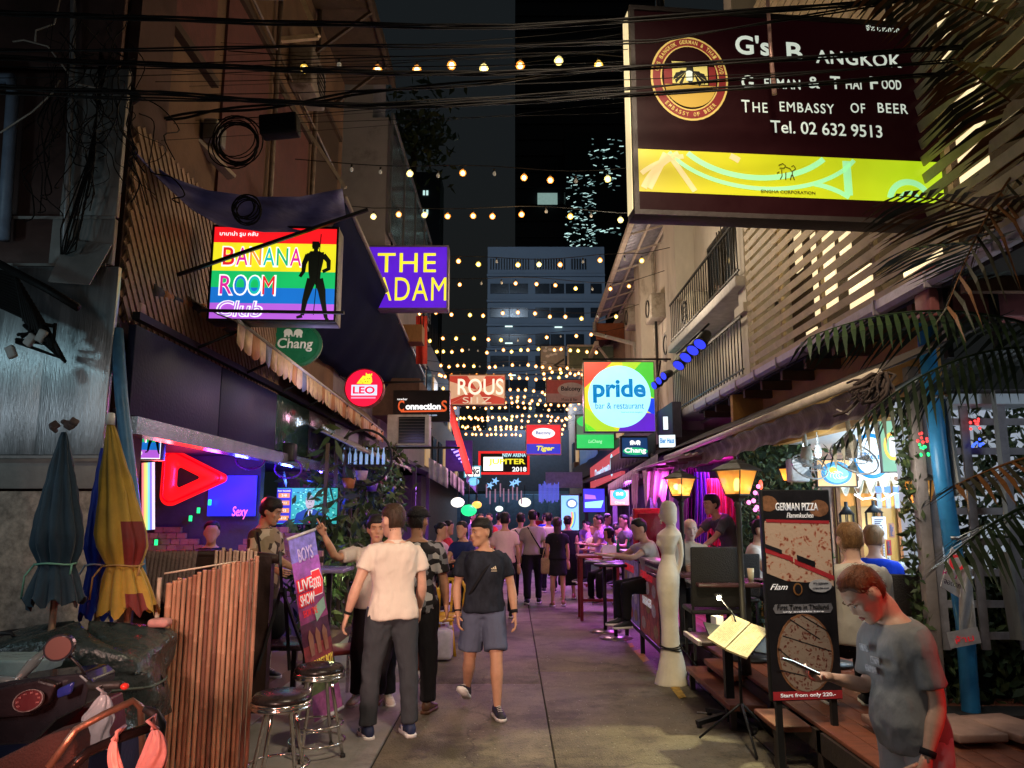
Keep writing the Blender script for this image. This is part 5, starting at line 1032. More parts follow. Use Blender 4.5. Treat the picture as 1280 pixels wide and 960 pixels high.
# small white signs right
for i,(px0,py0,px1,py1,Y,lab) in enumerate(((823,543,845,560,12.4,'small white and blue sign over the brown awning end'),(828,520,836,538,12.6,'narrow bright white vertical sign above the brown awning end'))):
    cx,cy,cz,w,h=pxsign(px0,py0,px1,py1,Y); T,F=box_sign('white_sign',lab,cx,cy,cz,w,h,.1,gl('cool_white',(.8,.92,1),1.2),fr=.01,yaw=R(-12))
    if i==0: text('Bier Haus',F,0,h*.05,w*.8,h*.4,gl('pr_text',(0,0,1)),T,off=.008,bold=.03)
# fascia signs along right bars
T=thing('bar_fascia_sign','long red and white fascia sign with blue badge along the right bars','sign',(2.7,21,3)); a=PX(776,575,2.7); c=PX(738,612,2.7); F=frame(((2.7,(a.y+c.y)/2,2.95)),(0,-1,.02)); L=abs(a.y-c.y); 
b=MB(); b.prism(F,rect(-L/2,-.35,L/2,.35),-.1,0); put(b,'board',mat('red_fascia',(.5,.06,.06),.5,emis=.7,ecol=(.7,.1,.12)),T); text('Downtown',F,-.3,.0,L*.5,.34,gl('fasc_wh',(.5,.75,1),1),T,bold=.03); flat(F,circ(L*.27,0,.3,n=20),.006,gl('pr_pale',(0,1,1)),T,'badge')
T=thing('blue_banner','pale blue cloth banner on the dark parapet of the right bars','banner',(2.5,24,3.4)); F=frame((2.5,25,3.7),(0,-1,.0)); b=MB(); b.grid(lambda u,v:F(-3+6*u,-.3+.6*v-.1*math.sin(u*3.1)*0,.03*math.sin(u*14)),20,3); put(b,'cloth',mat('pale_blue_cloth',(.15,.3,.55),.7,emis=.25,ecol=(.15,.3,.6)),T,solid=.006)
cx,cy,cz,w,h=pxsign(728,610,757,641,19)
T,F=box_sign('blue_television','curved looking television with cyan and violet picture in the right bar',cx,cy,cz,w,h,.1,gl('tvb',(.05,.05,.9),1),fr=.02,cat='television'); flat(F,[(-w*.4,-h*.3),(w*.3,-h*.3),(w*.42,0),(-w*.4,-.05)],.006,gl('tvcy',(.3,.9,1),1.3),T,'screen_picture'); flat(F,[(-w*.4,h*.05),(w*.1,h*.05),(w*.05,h*.2),(-w*.4,h*.25)],.008,gl('tvvio',(.5,.2,1),1),T,'screen_picture')
cx,cy,cz,w,h=pxsign(700,618,725,664,22)
T,F=box_sign('rainbow_board','cyan lit board with a badge and rainbow curve far down the street',cx,cy,cz,w,h,.1,gl('bd_cyan',(.25,.75,.9),.9),fr=.03); flat(F,circ(w*.1,h*.25,w*.3,h*.14,20),.006,gl('bd_dark',(.05,.3,.35),.8),T,'badge'); flat(F,circ(w*.1,h*.25,w*.2,h*.09,20),.010,WHT,T,'badge')
for k,c in enumerate(((.9,.2,.1),(.9,.8,.1),(.1,.7,.3),(.1,.2,.9))): stroke(F,arc(-w*.25+k*.03,-h*.1,w*.35,h*.35,-60,20,8),.03,gl('bdr%d'%k,c,1),T)
cx,cy,cz,w,h=pxsign(762,612,787,632,15)
T,F=box_sign('green_elephant_sign','orange lit beer sign with a green elephant disc under the grey scalloped awning',cx,cy,cz,w,h,.1,gl('or_face',(.95,.45,.28),1),fr=.01); flat(F,circ(0,h*.2,w*.36,h*.34,20),.006,gl('gr_disc',(.01,.5,.3),1),T,'green_disc'); elephants(F,0,h*.25,.08,gl('gr_pale',(0,1,0)),T); text('Chang',F,0,-h*.32,w*.5,h*.18,WHT,T,off=.01)
# restaurant interior screens
cx,cy,cz,w,h=pxsign(1020,574,1071,609,8.6)
T,F=box_sign('food_television','television showing a blue bowl of noodles above the restaurant window',cx,cy,cz,w,h,.07,gl('tvfood',(.95,.55,.22),1),fr=.012,yaw=R(-8),cat='television'); flat(F,circ(0,0,w*.38,h*.42,24),.006,gl('bowl_blue',(.03,.25,.5),1),T,'screen_picture'); flat(F,circ(0,-.01,w*.29,h*.31,24),.010,gl('bowl_cyan',(.2,.7,.85),1),T,'screen_picture'); flat(F,circ(-w*.08,h*.1,w*.1,h*.12,12),.014,YEL,T,'screen_picture')
for k in range(5): stroke(F,arc(.0+.02*k,-.03,.07-.01*k,.05-.008*k,20+40*k,200+40*k,10),.007,WHT,T,.017)
for i,(px0,py0,px1,py1,Y) in enumerate(((1099,522,1154,588,6.9),)):
    cx,cy,cz,w,h=pxsign(px0,py0,px1,py1,Y); cz-=.02
    T,F=box_sign('green_neon_panel','pale green light panel with orange oval ring and black script hung in the restaurant',cx,cy,cz,w,h,.06,gl('pale_green',(.30,.62,.42),.85),mat('grey_case',(.3,.3,.3)),fr=.01,yaw=R(-14)); b=MB(); ringp(b,F,-w*.2,0,.075,.058,.006,.02,ky=1.7); put(b,'neon_ring',gl('neon_orange',(1,.5,.08),1.5),T); flat(F,rect(-w*.28,-h*.2,-w*.12,h*.16),.008,WHT,T,'mug_panel')
    for k in range(6): stroke(F,arc(w*(.13+.07*k),h*(.2 if k%2 else -.12),.03,.07,30*k,200+30*k,10),.006,BLKP,T,.010)
c=P(1089,570,7.6); T=thing('round_white_neon','round white and blue ring sign beside the green light panel','sign',c); F=frame(c,(1,-.2,0)); b=MB(); b.prism(F,circ(0,0,.20,.25,28),-.05,0); put(b,'disc',gl('cool_white',(1,1,1)),T); b=MB(); ringp(b,F,0,0,.18,.15,.0,.01,ky=1.25); put(b,'ring',gl('pr_text',(0,0,1)),T); text('Bier',F,0,0,.2,.07,gl('pr_text',(0,0,1)),T)
lamp('ceiling_spot_lamp',tuple(P(1005,560,8)),10,(.8,.95,1),'POINT',.05)
for i,(px,py,Y) in enumerate(((1005,565,8),(1022,556,8.2),(1130,530,6.6))):
    c=P(px,py,Y); T=thing('ceiling_spotlight','white track spotlight under the restaurant ceiling, %s'%('left of the noodle television','just above the noodle television','over the green light panel')[i],'spotlight',c,group='ceiling spotlights'); b=MB(); b.lathe([(.03,0),(.04,-.1)],c,10); b.tube([c,c+V((0,0,.14))],.01,5); put(b,'body',mat('white_metal',(.7,.7,.7),.4),T); b=MB(); b.ball(c-V((0,0,.11)),.032,8); put(b,'bulb',gl('spot_bulb',(.95,1,1),6,sample=False),T)
# ---------------- bulb strings ----------------
bm_=MB(); bm_.lathe([(.001,-.078),(.030,-.064),(.044,-.036),(.036,-.008),(.015,.012),(.012,.02)],(0,0,0),8,caps=False); bm_.ball((0,0,-.034),(.027,.027,.03),8,m=1); BULB=bm_.mesh('bulb')
bs=MB(); bs.lathe([(.014,.012),(.016,.05),(.006,.055)],(0,0,0),6); SOCK=bs.mesh('socket')
M_core=gl('bulb_core',(1,.78,.38),8,sample=False,var=0); M_b=[mat('bulb_halo_glass_%d'%i,c,.1,var=0,bump=0,alpha=.5,emis=1.1,ecol=c) for i,c in enumerate(((1,.36,.05),(1,.66,.10),(.95,.85,.35)))]  # outer glass glows orange to suggest a halo round each core
for m_ in M_b: m_.cycles.emission_sampling='NONE'; M_bd=mat('bulb_dead',(.35,.33,.28),.1,var=0,bump=0,emis=.12,ecol=(1,.9,.7)); M_wire=mat('black_wire',(.015,.014,.013),.5,var=0,bump=0)
rows=[(7.5,6.5),(10.1,6.5),(11.7,6.5),(13.9,6.48),(15.5,6.5),(17.8,6.45),(20.0,6.4),(22,6.45),(24,6.35),(25,6.3),(26.3,6.45),(28.2,6.3),(29.4,6.1),(30.5,6.4),(32,6.3),(34,6.35),(36,6.2),(38,6.3),(40,6.2),(42,6.25),(43.5,6.1)]
lbs=['nearest the camera, hung above the overhead cables','second from the camera, level with the white shophouse','third from the camera, just above the purple lightbox','fourth from the camera, right of the purple lightbox']
for i,(Y,z) in enumerate(rows):
    lab='string of warm bulbs across the street, '+(lbs[i] if i<4 else '%s from the camera'%(['fifth','sixth','seventh','eighth','ninth','tenth','eleventh','twelfth','thirteenth','fourteenth','fifteenth','sixteenth','seventeenth','eighteenth','nineteenth','twentieth','farthest'][i-4]))
    t=thing('string_lights',lab,'string lights',(0,Y,z),'bulb strings across the street'); x0=-2.25 if i<9 else -2.6; x1=2.5 if i<9 else 2.8
    n=13 if i<7 else 20; sp=(x1-x0)/(n-1); ph=rnd.uniform(0,6)
    zz_=lambda x:z+.10+.05*math.cos(x*.9+ph)+.03*math.sin(x*2.3+ph)
    b=MB(); b.tube([(-3.1,Y+.1,z+.25)]+[(x0+k*sp,Y,zz_(x0+k*sp)) for k in range(n)]+[(3.3,Y-.1,z+.3)],.007,4,smooth=False); put(b,'wire',M_wire,t)
    for k in range(n):
        x=x0+k*sp+rnd.uniform(-.05,.05); h=rnd.uniform(0,.07); dead=(rnd.random()<(.06 if i==0 else .2)) or (i==0 and k==1)
        o=bpy.data.objects.new('bulb',BULB); C.objects.link(o); o.parent=t; o.location=(x,0,zz_(x)-z-.06-h)
        if not BULB.materials: BULB.materials.append(M_b[0]); BULB.materials.append(M_core)
        o.material_slots[0].link='OBJECT'; o.material_slots[0].material=M_bd if dead else M_b[(rnd.randrange(3) if i<4 else (0 if rnd.random()<.8 else 1))]
        if dead: o.scale=(.6,.6,.7); o.material_slots[1].link='OBJECT'; o.material_slots[1].material=M_bd
        elif i<4: o.scale=(1.15,1.15,1.1)
        elif i>=5: o.scale=(1.1+.05*(i-4),)*3
        if i<7:
            o2=bpy.data.objects.new('socket',SOCK); C.objects.link(o2); o2.parent=t; o2.location=(x,0,zz_(x)-z-.06-h)
            if not SOCK.materials: SOCK.materials.append(M_wire)
    if i<14 and i%2==0: lamp('string_lamp',(0,Y,z-.1),36,(1,.66,.33),'POINT',.6)
# ---------------- overhead cables ----------------
def cable(lab,pts,r,grp='thick black cable bundles overhead',m=None,twist=0,sag=0):
    t=thing('cable_bundle' if twist else 'cable',lab,'cable',pts[0],grp)
    q=[]
    for a,c in zip(pts,pts[1:]): q+= [V(a).lerp(V(c),k/10)-V((0,0,sag*math.sin(math.pi*k/10))) for k in range(10)]
    q.append(V(pts[-1]))
    if twist:
        for j in range(twist):
            b=MB(); b.tube([p+V((0,r*1.1*math.sin(i*.5+j*2.1),r*1.1*math.cos(i*.5+j*2.1))) for i,p in enumerate(q)],r*.7,5); put(b,'strand',m or M_wire,t)
    else: b=MB(); b.tube(q,r,5); put(b,'cable_run',m or M_wire,t)
M_cab=mat('cable_black',(.007,.006,.006),.6,var=.2,bump=.2,spec=.15)
for lab,pts,r,tw in (('thick cable bundle highest in view, passing the top of the brown wall',[(-120,8,4.4),(160,22,4.5),(640,34,4.6),(1280,-12,4.7)],.012,3),
 ('black cable bundle second from the top across the street',[(-60,62,4.6),(420,58,4.6),(820,52,4.6),(1290,-30,4.8)],.009,2),
 ('heavy cable bundle crossing below the first bulb string',[(-60,68,4.3),(250,82,4.4),(560,92,4.5),(800,84,4.5),(1290,52,4.6)],.011,3),
 ('heavy cable bundle crossing the steel sheets and the eagle emblem',[(-60,105,4.2),(200,116,4.3),(480,134,4.4),(790,118,4.45),(1290,84,4.6)],.010,3),
 ('lowest thick cable bundle over the street',[(-60,112,4.25),(330,128,4.35),(560,126,4.4),(900,100,4.5),(1290,66,4.6)],.008,2),
 ('slack cable bundle from the tarp corner to the green louvres',[(165,150,6.0),(270,140,6.4),(440,118,6.8),(700,92,7),(790,80,7)],.018,2)): cable(lab,[P(*q) for q in pts],r,twist=tw,m=M_cab,sag=.01)
for k in range(16):
    y0=rnd.uniform(10,175); y1=y0+rnd.uniform(-45,30); Y=rnd.uniform(4.3,7.5)
    cable('thin black wire crossing high over the street among the cable bundles',[P(-40 if k%3 else 150,y0+10,Y),P(rnd.uniform(300,560),(y0+y1)/2+rnd.uniform(0,14),Y+.2),P(1300 if k%5==0 else 790,y1-18,Y+.4)],rnd.choice((.002,.003,.005)),'thin wires crossing over the street',m=M_cab,sag=.02)
for lab,px,Y in (('loops','',0),)[:0]: pass
def tangle(name,lab,px,py,Y,rad,n,sprd,grp=None,r=.006,ky=1.0):
    c=P(px,py,Y); t=thing(name,lab,'cable',c,grp); b=MB()
    for k in range(n):
        a=rnd.uniform(.85,1.15)*rad; o=V((rnd.uniform(-1,1)*sprd,rnd.uniform(-1,1)*sprd*.5,rnd.uniform(-1,1)*sprd)); tl=rnd.uniform(-.3,.3)
        b.tube([c+o+V((a*math.cos(q),a*tl*math.sin(q),a*ky*math.sin(q))) for q in [2*math.pi*j/22 for j in range(22)]],r,4,closed=True)
    put(b,'coils',M_cab,t,kind='stuff')
tangle('cable_coil','coiled black cable hung under the overhead bundles left of centre',295,178,6.5,.20,11,.03); tangle('cable_coil','small loose coil of wire in front of the lilac tarpaulin',307,262,6.2,.11,7,.03)
t=thing('junction_box','black cable junction box hanging beside the coiled cable','junction box',P(350,158,6.4)); b=MB(); b.bbox(P(350,158,6.4),(.34,.16,.19),.02,rot=Matrix.Rotation(R(-6),3,'Y')); put(b,'box',M_cab,t)
t=thing('transformer_plate','dark tilted square plate on the wire cluster beside the silver panel','plate',P(158,118,5.6)); b=MB(); b.bbox(P(158,118,5.6),(.17,.05,.2),.01,rot=Matrix.Rotation(R(-38),3,'Y')); put(b,'plate',M_cab,t)
t=thing('wire_clump','hanging clump of loose wires in front of the steel cladding','cable',P(80,200,5.2)); b=MB()
for k in range(46):
    x,y=rnd.uniform(60,175),rnd.uniform(10,150); pts=[P(x,y,5.2)]
    for j in range(7): x+=rnd.gauss(4 if k%2 else -3,13); y+=rnd.uniform(2,34); pts.append(P(x,y,5.2+rnd.uniform(-.15,.2)))
    b.tube(smo(pts),rnd.choice((.0025,.004,.005)),4)
for k in range(9): b.tube([P(125+k,60+k*3,5.3),P(118-k,200,5.3),P(100-k*3,300+rnd.uniform(-20,20),5.3),P(84-k,318,5.3)],.006,4)
put(b,'wires',M_cab,t,kind='stuff')
t=thing('wire_clump','thick cluster of black cables with taped ends on the brushed steel sheet','cable',P(30,360,5.2)); b=MB()
for k in range(14): b.tube([P(-30,330+k*3,5.2),P(20+k*3,345+k*5,5.15),P(30+k*4,400+k*4,5.1),P(rnd.uniform(10,70),rnd.uniform(400,430),5.15)],.014,5)
b.tube([P(-10,325,5.1),P(60,362,5.0),P(98,385,5.0)],.028,7); put(b,'cables',M_cab,t,kind='stuff')
b=MB()
for px,py in ((38,425),(52,420),(14,440)): b.bbox(P(px,py,5.1),(.06,.04,.09),.012,rot=Matrix.Rotation(rnd.uniform(-.6,.6),3,'Y'))
put(b,'taped_ends',mat('dirty_tape',(.4,.38,.36),.6),t,kind='stuff')
for k,(pts) in enumerate(([(0,166),(40,140),(66,116),(75,100)],[(16,52),(30,50),(60,58),(96,105),(130,112)],[(75,0),(68,30),(45,38),(44,52)])):
    b=MB(); b.tube([P(x,y,5.3) for x,y in pts],.007,5); tag(put(b,'pale_wire',mat('pale_wire',(.4,.33,.28),.6)),'pale thin wire looping over the brown cladding, %s'%('lowest, at the left frame edge','running to the drain pipe','hooked near the top edge')[k],'cable')
# ---------------- closed parasols left ----------------
def parasol(lab,px,pyt,pyb,Y,cols,rmax,tie,lean_px=0,pole=True,nf=9,seed=0,tiec=(.25,.6,.45),shape=None,holes=True):
    top=P(px,pyt,Y); bot=P(px+lean_px,pyb,Y); t=thing('closed_parasol',lab,'parasol',(bot.x,bot.y,0)); L=top.z-bot.z; H_=30; NN=54; rings=[]
    for i in range(H_+1):
        u=i/H_; z=top.z-L*u; c=top.lerp(bot,u)
        r=rmax*(.10+.9*min(1,(u/.6))**.9) 
        if u>tie: r=rmax*(.62+.55*((u-tie)/(1-tie))**.8)
        elif u>tie-.10: r*=1-.30*(u-tie+.10)/.10
        ring=[]
        for k in range(NN):
            a=2*math.pi*k/NN; f=abs(math.sin(a*nf/2+seed+.7*math.sin(u*3+seed))); rr=r*(.66+.36*f**.7)+.012*noise.noise(V((a*4,u*9,seed)))
            ring.append(V((c.x+rr*math.cos(a),c.y+rr*.75*math.sin(a),z+((.03*math.sin(a*nf)+.05*noise.noise(V((math.cos(a)*2,math.sin(a)*2,seed)))) if i==H_ else 0))))
        rings.append(ring)
    b=MB()
    b.ring(rings,0,True,False)
    if len(cols)>1:
        for j,f in enumerate(b.f):
            i=j//NN; k=j%NN
            if cols[1] and ((.52<i/H_<.74 and (k%NN)/NN>.80) or (i/H_>.88 and .78<k/NN<.92)): b.m[j]=1
    put(b,'canopy',cols[0:2] if len(cols)>1 else cols[0],t)
    zt=top.lerp(bot,tie); b=MB(); b.tube([zt+V((rmax*.74*math.cos(a),rmax*.60*math.sin(a),.005*math.sin(a*3))) for a in [2*math.pi*k/16 for k in range(16)]],.006,5,closed=True)
    b.tube([zt+V((-rmax*.72,-.03,0)),zt+V((-rmax*1.0,-.05,-.07)),zt+V((-rmax*1.05,-.05,-.20))],.006,5); b.tube([zt+V((rmax*.72,-.03,0)),zt+V((rmax*.76,-.05,-.06))],.006,5); put(b,'tie_cord',mat('cord_%d'%seed,tiec,.6),t)
    b=MB(); b.tube([(bot.x,bot.y,.02),(bot.x,bot.y,bot.z+.3)],.02,8); put(b,'pole',mat('parasol_pole',(.3,.2,.13),.5),t)
    return t,top
t,top=parasol('closed blue grey parasol tied with green cord against the flecked board',80,540,752,4.6,[mat('teal_canvas',(.02,.055,.09),.55,sheen=.3,bump=.15)],.150,.78,-12,seed=1)
b=MB()
for k in range(7): b.bbox(top+V((rnd.uniform(-.07,.08),-.02,rnd.uniform(-.0,.06))),(.05,.05,.025),.008,rot=Euler((rnd.random(),rnd.random(),rnd.random())).to_matrix())
put(b,'knotted_top',mat('knot_cloth',(.12,.09,.09),.8),t)
parasol('closed deep blue parasol criss crossed with white cord behind the yellow one',128,560,770,5.05,[mat('royal_canvas',(.01,.03,.34),.45,bump=.15)],.10,.70,-6,seed=2,tiec=(.7,.7,.75))
t,top=parasol('closed yellow parasol with red patch and white cap between the blue ones',138,527,765,4.75,[mat('yellow_canvas',(.38,.25,.03),.6,sheen=.2,bump=.15),mat('red_patch',(.16,.02,.018),.6)],.155,.76,22,seed=3,tiec=(.35,.22,.08))
b=MB(); b.lathe([(.028,-.02),(.024,.05),(.018,.055)],top,10); put(b,'cap',mat('white_plastic',(.7,.7,.66),.4),t)
# ---------------- bamboo screen ----------------
T=thing('bamboo_screen','folding screen of red brown bamboo canes standing in the left foreground','screen',(-2.0,4.85,0))
M_bam=[mat('bamboo_%d'%i,c,.45,var=.45,scale=6,stretch=(1,1,.25),bump=.15) for i,c in enumerate(((.38,.19,.12),(.30,.14,.09),(.44,.24,.15),(.22,.10,.07)))]
def cane(x,y,h,r,m,nm='bamboo_cane',z0=.02):
    b=MB(); prof=[]; z=z0; 
    while z<h: prof+=[(r,z),(r*.97,z+.01)]; z2=min(h,z+rnd.uniform(.22,.34)); prof+=[(r*.97,z2-.012),(r*1.10,z2-.006)]; z=z2
    prof.append((r*.9,h)); b.lathe(prof,(x,y,0),7); return put(b,nm,m,T)
for k in range(19):
    u=k/18; c=P(207+u*92,800,4.85); ztop=1.36+.14*u+rnd.uniform(-.012,.012); cane(c.x,4.85+rnd.uniform(-.008,.008)+.25*u,ztop,.0135 if k else .02,M_bam[rnd.randrange(4)])
M_bam2=mat('pale_split_cane',(.42,.30,.22),.7,var=.4,scale=10,stretch=(1,1,.3))
for k in range(30):
    u=k/29; c=V((-1.70+.02,5.12,0)).lerp(V((-1.98,6.1,0)),u); a=P(301+u*15,800,5.12+u*.45); cane(a.x,5.12+u*.45,1.42+.05*u+rnd.uniform(-.03,.03),.007,M_bam2,'split_cane')
for k in range(12):
    u=k/11; c=P(270+u*48,700,5.75); cane(c.x,5.75+.02*(k%2),1.50+rnd.uniform(-.02,.02),.012,M_bam2,'split_cane')
b=MB(); a=P(205,717,4.87); c=P(296,702,5.05); b.tube([a,c],.006,5); b.bar(P(200,722,4.83),(P(200,722,4.83).x,4.83,0.02),.02); put(b,'binding',mat('pale_binding',(.5,.42,.33),.6),T)
T=thing('bar_partition','dark leather topped bar partition behind the bamboo screen','partition',(-2.6,6.6,0))
b=MB(); 
for z in range(1): b.ring([[P(170+u*3,700,6.4)*0+V((-3.0+ .95*(k/12),6.5,0.0)) if 0 else V((-3.15+1.05*(k/12),6.55+.25*math.sin(k/12*1.6),zz1)) for k in range(13)]+[V((-3.15+1.05*(k/12),6.65+.25*math.sin(k/12*1.6),zz1)) for k in range(12,-1,-1)] for zz1 in (0.1,1.40)],0,False)
put(b,'panel',mat('dark_leather',(.03,.015,.012),.5),T); b=MB(); b.tube([V((-3.15+1.1*(k/12),6.6+.25*math.sin(k/12*1.6),1.42-.0*k-(.05*(k/12)**4))) for k in range(13)],.04,8); put(b,'top_roll',mat('dark_leather'),T)
T=thing('hanging_towel','grey brown fringed towel draped over the dark partition','towel',(-2.95,6.4,1.2))
b=MB(); b.grid(lambda u,v:V((-3.05+.42*u,6.50-.05*math.sin(v*1.5)-.012*abs(math.sin(u*38)),1.46-.42*v)),60,6); put(b,'cloth',mat('towel_cloth',(.17,.12,.11),.95,bump=.5),T,solid=.01)
# ---------------- bar stools ----------------
M_chr=mat('chrome',(.75,.72,.70),.16,1.0,var=.1,bump=0)
def stool(lab,x,y,h,s=1.0):
    t=thing('bar_stool',lab,'stool',(0,0,0),'chrome bar stools in the left foreground'); b=MB(); b.lathe([(.01,h+.012),(.12,h+.012),(.165,h),(.182,h-.02),(.182,h-.045),(.15,h-.055)][::-1],(0,0,0),28); put(b,'cushion',mat('black_vinyl',(.015,.012,.012),.28,bump=.05),t)
    b=MB(); b.lathe([(.185,h-.085),(.192,h-.08),(.192,h-.068),(.187,h-.064),(.187,h-.058),(.192,h-.054),(.192,h-.045),(.184,h-.04)],(0,0,0),28,caps=False); put(b,'chrome_band',M_chr,t)
    for k in range(4):
        a=math.pi/4+k*math.pi/2+.3; b=MB(); b.tube([(.10*math.cos(a),.10*math.sin(a),h-.06),(.115*math.cos(a),.115*math.sin(a),h*.75),(.215*math.cos(a),.215*math.sin(a),.02)],.013,8); put(b,'leg',M_chr,t); b=MB(); b.lathe([(.018,0),(.018,.025)],(.218*math.cos(a),.218*math.sin(a),0),8); put(b,'foot_cap',mat('black_rubber',(.02,.02,.02),.7),t)
    for z,r in ((.22,.185),(.10,.205)):
        b=MB(); b.tube([(r*math.cos(a),r*math.sin(a),z) for a in [2*math.pi*k/28 for k in range(28)]],.009,6,closed=True); put(b,'foot_ring',M_chr,t)
    move(t,(x,y,0.012),.2); return t
stool('nearest chrome bar stool with black round seat beside the bamboo screen',-1.46,5.08,.64); stool('farther chrome bar stool with black seat in front of the live show banner',-1.45,6.0,.63)
# ---------------- live show banner ----------------
TL,TR,BR,BL=P(360,674,6.35),P(393,662,6.6),P(428,884,6.75),P(393,905,6.4)
T=thing('show_banner','tall purple and red live show banner leaning behind the bar stools','banner',(BL.x,BL.y,0))
def BQ(u,v,w_=0): n=(TR-TL).cross(BL-TL).normalized()*-1; return TL.lerp(TR,u).lerp(BL.lerp(BR,u),v)+n*w_
if (BQ(.5,.5,.1)-V((0,0,1.8))).length>(BQ(.5,.5,0)-V((0,0,1.8))).length: 
    _o=BQ; BQ=lambda u,v,w_=0:_o(u,v,-w_)
cols_=[(0,.14,'bn_blue',(.25,.22,.75)),(.14,.30,'bn_violet',(.42,.12,.60)),(.30,.48,'bn_plum',(.33,.06,.22)),(.48,.60,'bn_dark',(.10,.03,.07)),(.60,.72,'bn_red2',(.28,.05,.06)),(.72,.86,'bn_olive',(.10,.12,.05)),(.86,1,'bn_mauve',(.30,.08,.22))]
for a,c,nm,co in cols_:
    b=MB(); b.grid(lambda u,v:BQ(u,a+(c-a)*v,.004*math.sin(u*6+a*9)),6,3); put(b,'print',mat(nm,co,.45,var=.5,scale=14,emis=.05,bump=.05),T)
class BF: pass
def Fb2(u,v,w_=0): return BQ(.5+u/.40,(v)/-1.55,w_)
M_bw=mat('banner_white',(.9,.88,.9),.5,var=0,bump=0,emis=.25); M_br=mat('banner_red',(.75,.03,.04),.5,var=0,bump=0,emis=.3); M_by=mat('banner_yellow',(.85,.6,.1),.5,var=0,bump=0,emis=.2)
text('BOYS',Fb2,-.0,-.17,.22,.12,mat('banner_pale',(.6,.5,.85),.5,var=0,emis=.1),T,off=.012,bold=.01)
for s,v in (('LIVE',-.42),('SHOW',-.545)): text(s,Fb2,-.07,v,.23,.115,M_br,T,off=.010,bold=.13); text(s,Fb2,-.07,v,.20,.09,M_bw,T,off=.016,bold=.01)
hexp=lambda s,cx,cy:[(cx-.06*s,cy+.11*s),(cx+.06*s,cy+.11*s),(cx+.10*s,cy),(cx+.06*s,cy-.11*s),(cx-.06*s,cy-.11*s)]
for s,m,w_ in ((1.0,M_bw,.008),(.92,M_br,.012)): b=MB(); b.prism(Fb2,hexp(s,.10,-.44),w_,w_+.003); put(b,'badge',m,T)
text('GOGO',Fb2,.09,-.44,.12,.09,M_bw,T,off=.018); text('SHOW TIME',Fb2,-.05,-.66,.2,.06,M_br,T,off=.010)
b=MB(); b.prism(Fb2,[(.0,-.64),(.17,-.58),(.17,-.68),(.02,-.76)],.008,.011); put(b,'paper_patch',mat('mint_paper',(.35,.62,.52),.6),T)
text('CABARET BOY',Fb2,.0,-1.10,.34,.08,M_by,T,off=.010,bold=.03); text('MUSIC',Fb2,.06,-1.19,.2,.06,M_bw,T,off=.010)
for k in range(3): b=MB(); b.prism(Fb2,[(-.12+k*.1,-1.02),(-.13+k*.1,-.86),(-.10+k*.1,-.80),(-.06+k*.1,-.86),(-.07+k*.1,-1.02)],.007,.010); put(b,'figure_print',mat('banner_skin',(.35,.17,.13),.6),T)
b=MB(); b.tube([BQ(-.03,0),BQ(1.03,0)],.014,6); b.tube([BQ(-.03,1),BQ(1.03,1)],.014,6); put(b,'rail',mat('white_rail',(.6,.6,.6),.4),T)
b=MB(); b.bar(BQ(.5,0,-.02),V((BQ(.5,1).x-.05,BQ(.5,1).y+.35,.02)),.014); put(b,'rear_strut',M_blk,T)
# easel legs, bench, low table left
T=thing('easel_stand','black folding easel legs beside the patterned shirt man','easel',(P(352,840,6.6).x,6.6,0)); b=MB()
for q in (((352,735),(322,838)),((352,735),(388,838)),((356,735),(362,838)),((350,690),(352,740))): b=b; b.bar(P(q[0][0],q[0][1],6.7),P(q[1][0],q[1][1],6.6),.022)
put(b,'legs',M_blk,T,kind='stuff')
T=thing('low_bench','low dark bench with violet lit top in the left bar','bench',(-2.45,7.6,0)); b=MB(); b.bbox((-2.35,7.5,.55),(.85,.5,.05),.015); put(b,'seat',mat('lacquer_dark',(.05,.035,.05),.25),T)
for x in (-2.7,-2.0):
    for y in (7.3,7.7): b=MB(); b.bar((x,y,.14),(x,y,.53),.045); put(b,'leg',M_blk,T)
T=thing('bar_table','high bar table with violet glossy top behind the patterned shirt man','table',(-2.3,9,0)); b=MB(); b.bbox((P(372,690,9).x,9,1.12),(1.2,.6,.04),.01); put(b,'tabletop',mat('violet_gloss',(.25,.2,.35),.15),T)
for x in (-3.0,-2.1): b=MB(); b.bar((x,9,.14),(x,9,1.1),.05); put(b,'leg',M_blk,T)
def chair(lab,x,y,z,rz,m_seat,m_fr,h=.45,back=.45,w_=.42,grp=None,style='slat'):
    t=thing('chair',lab,'chair',(0,0,0),grp); b=MB(); b.bbox((0,0,h),(w_,w_,.045),.015); put(b,'seat',m_seat,t)
    for sx_ in (-1,1):
        for sy_ in (-1,1): b=MB(); b.bar((sx_*(w_/2-.03),sy_*(w_/2-.03),0),(sx_*(w_/2-.03),sy_*(w_/2-.03),h-.02),.025); put(b,'leg',m_fr,t)
        b=MB(); b.bar((sx_*(w_/2-.02),w_/2-.02,h),(sx_*(w_/2-.02),w_/2+.06,h+back),.025); put(b,'back_post',m_fr,t)
    if style=='slat':
        for k in range(4): b=MB(); z1=h+.12+k*.1; b.bar((-w_/2+.02,w_/2-.0+.08*(z1-h)/back,z1),(w_/2-.02,w_/2+.08*(z1-h)/back,z1),.018); put(b,'back_slat',m_fr,t)
    else: b=MB(); b.bbox((0,w_/2+.03,h+back*.55),(w_,.035,back*.95),.02,rot=Matrix.Rotation(R(-7),3,'X')); put(b,'backrest',m_seat,t)
    if style=='arm':
        for sx_ in (-1,1): b=MB(); b.tube([(sx_*w_/2,w_/2,h+.24),(sx_*w_/2,-w_/2+.05,h+.22),(sx_*w_/2,-w_/2+.03,h)],.018,6); put(b,'armrest',m_fr,t)
    move(t,(x,y,z),R(rz)); return t
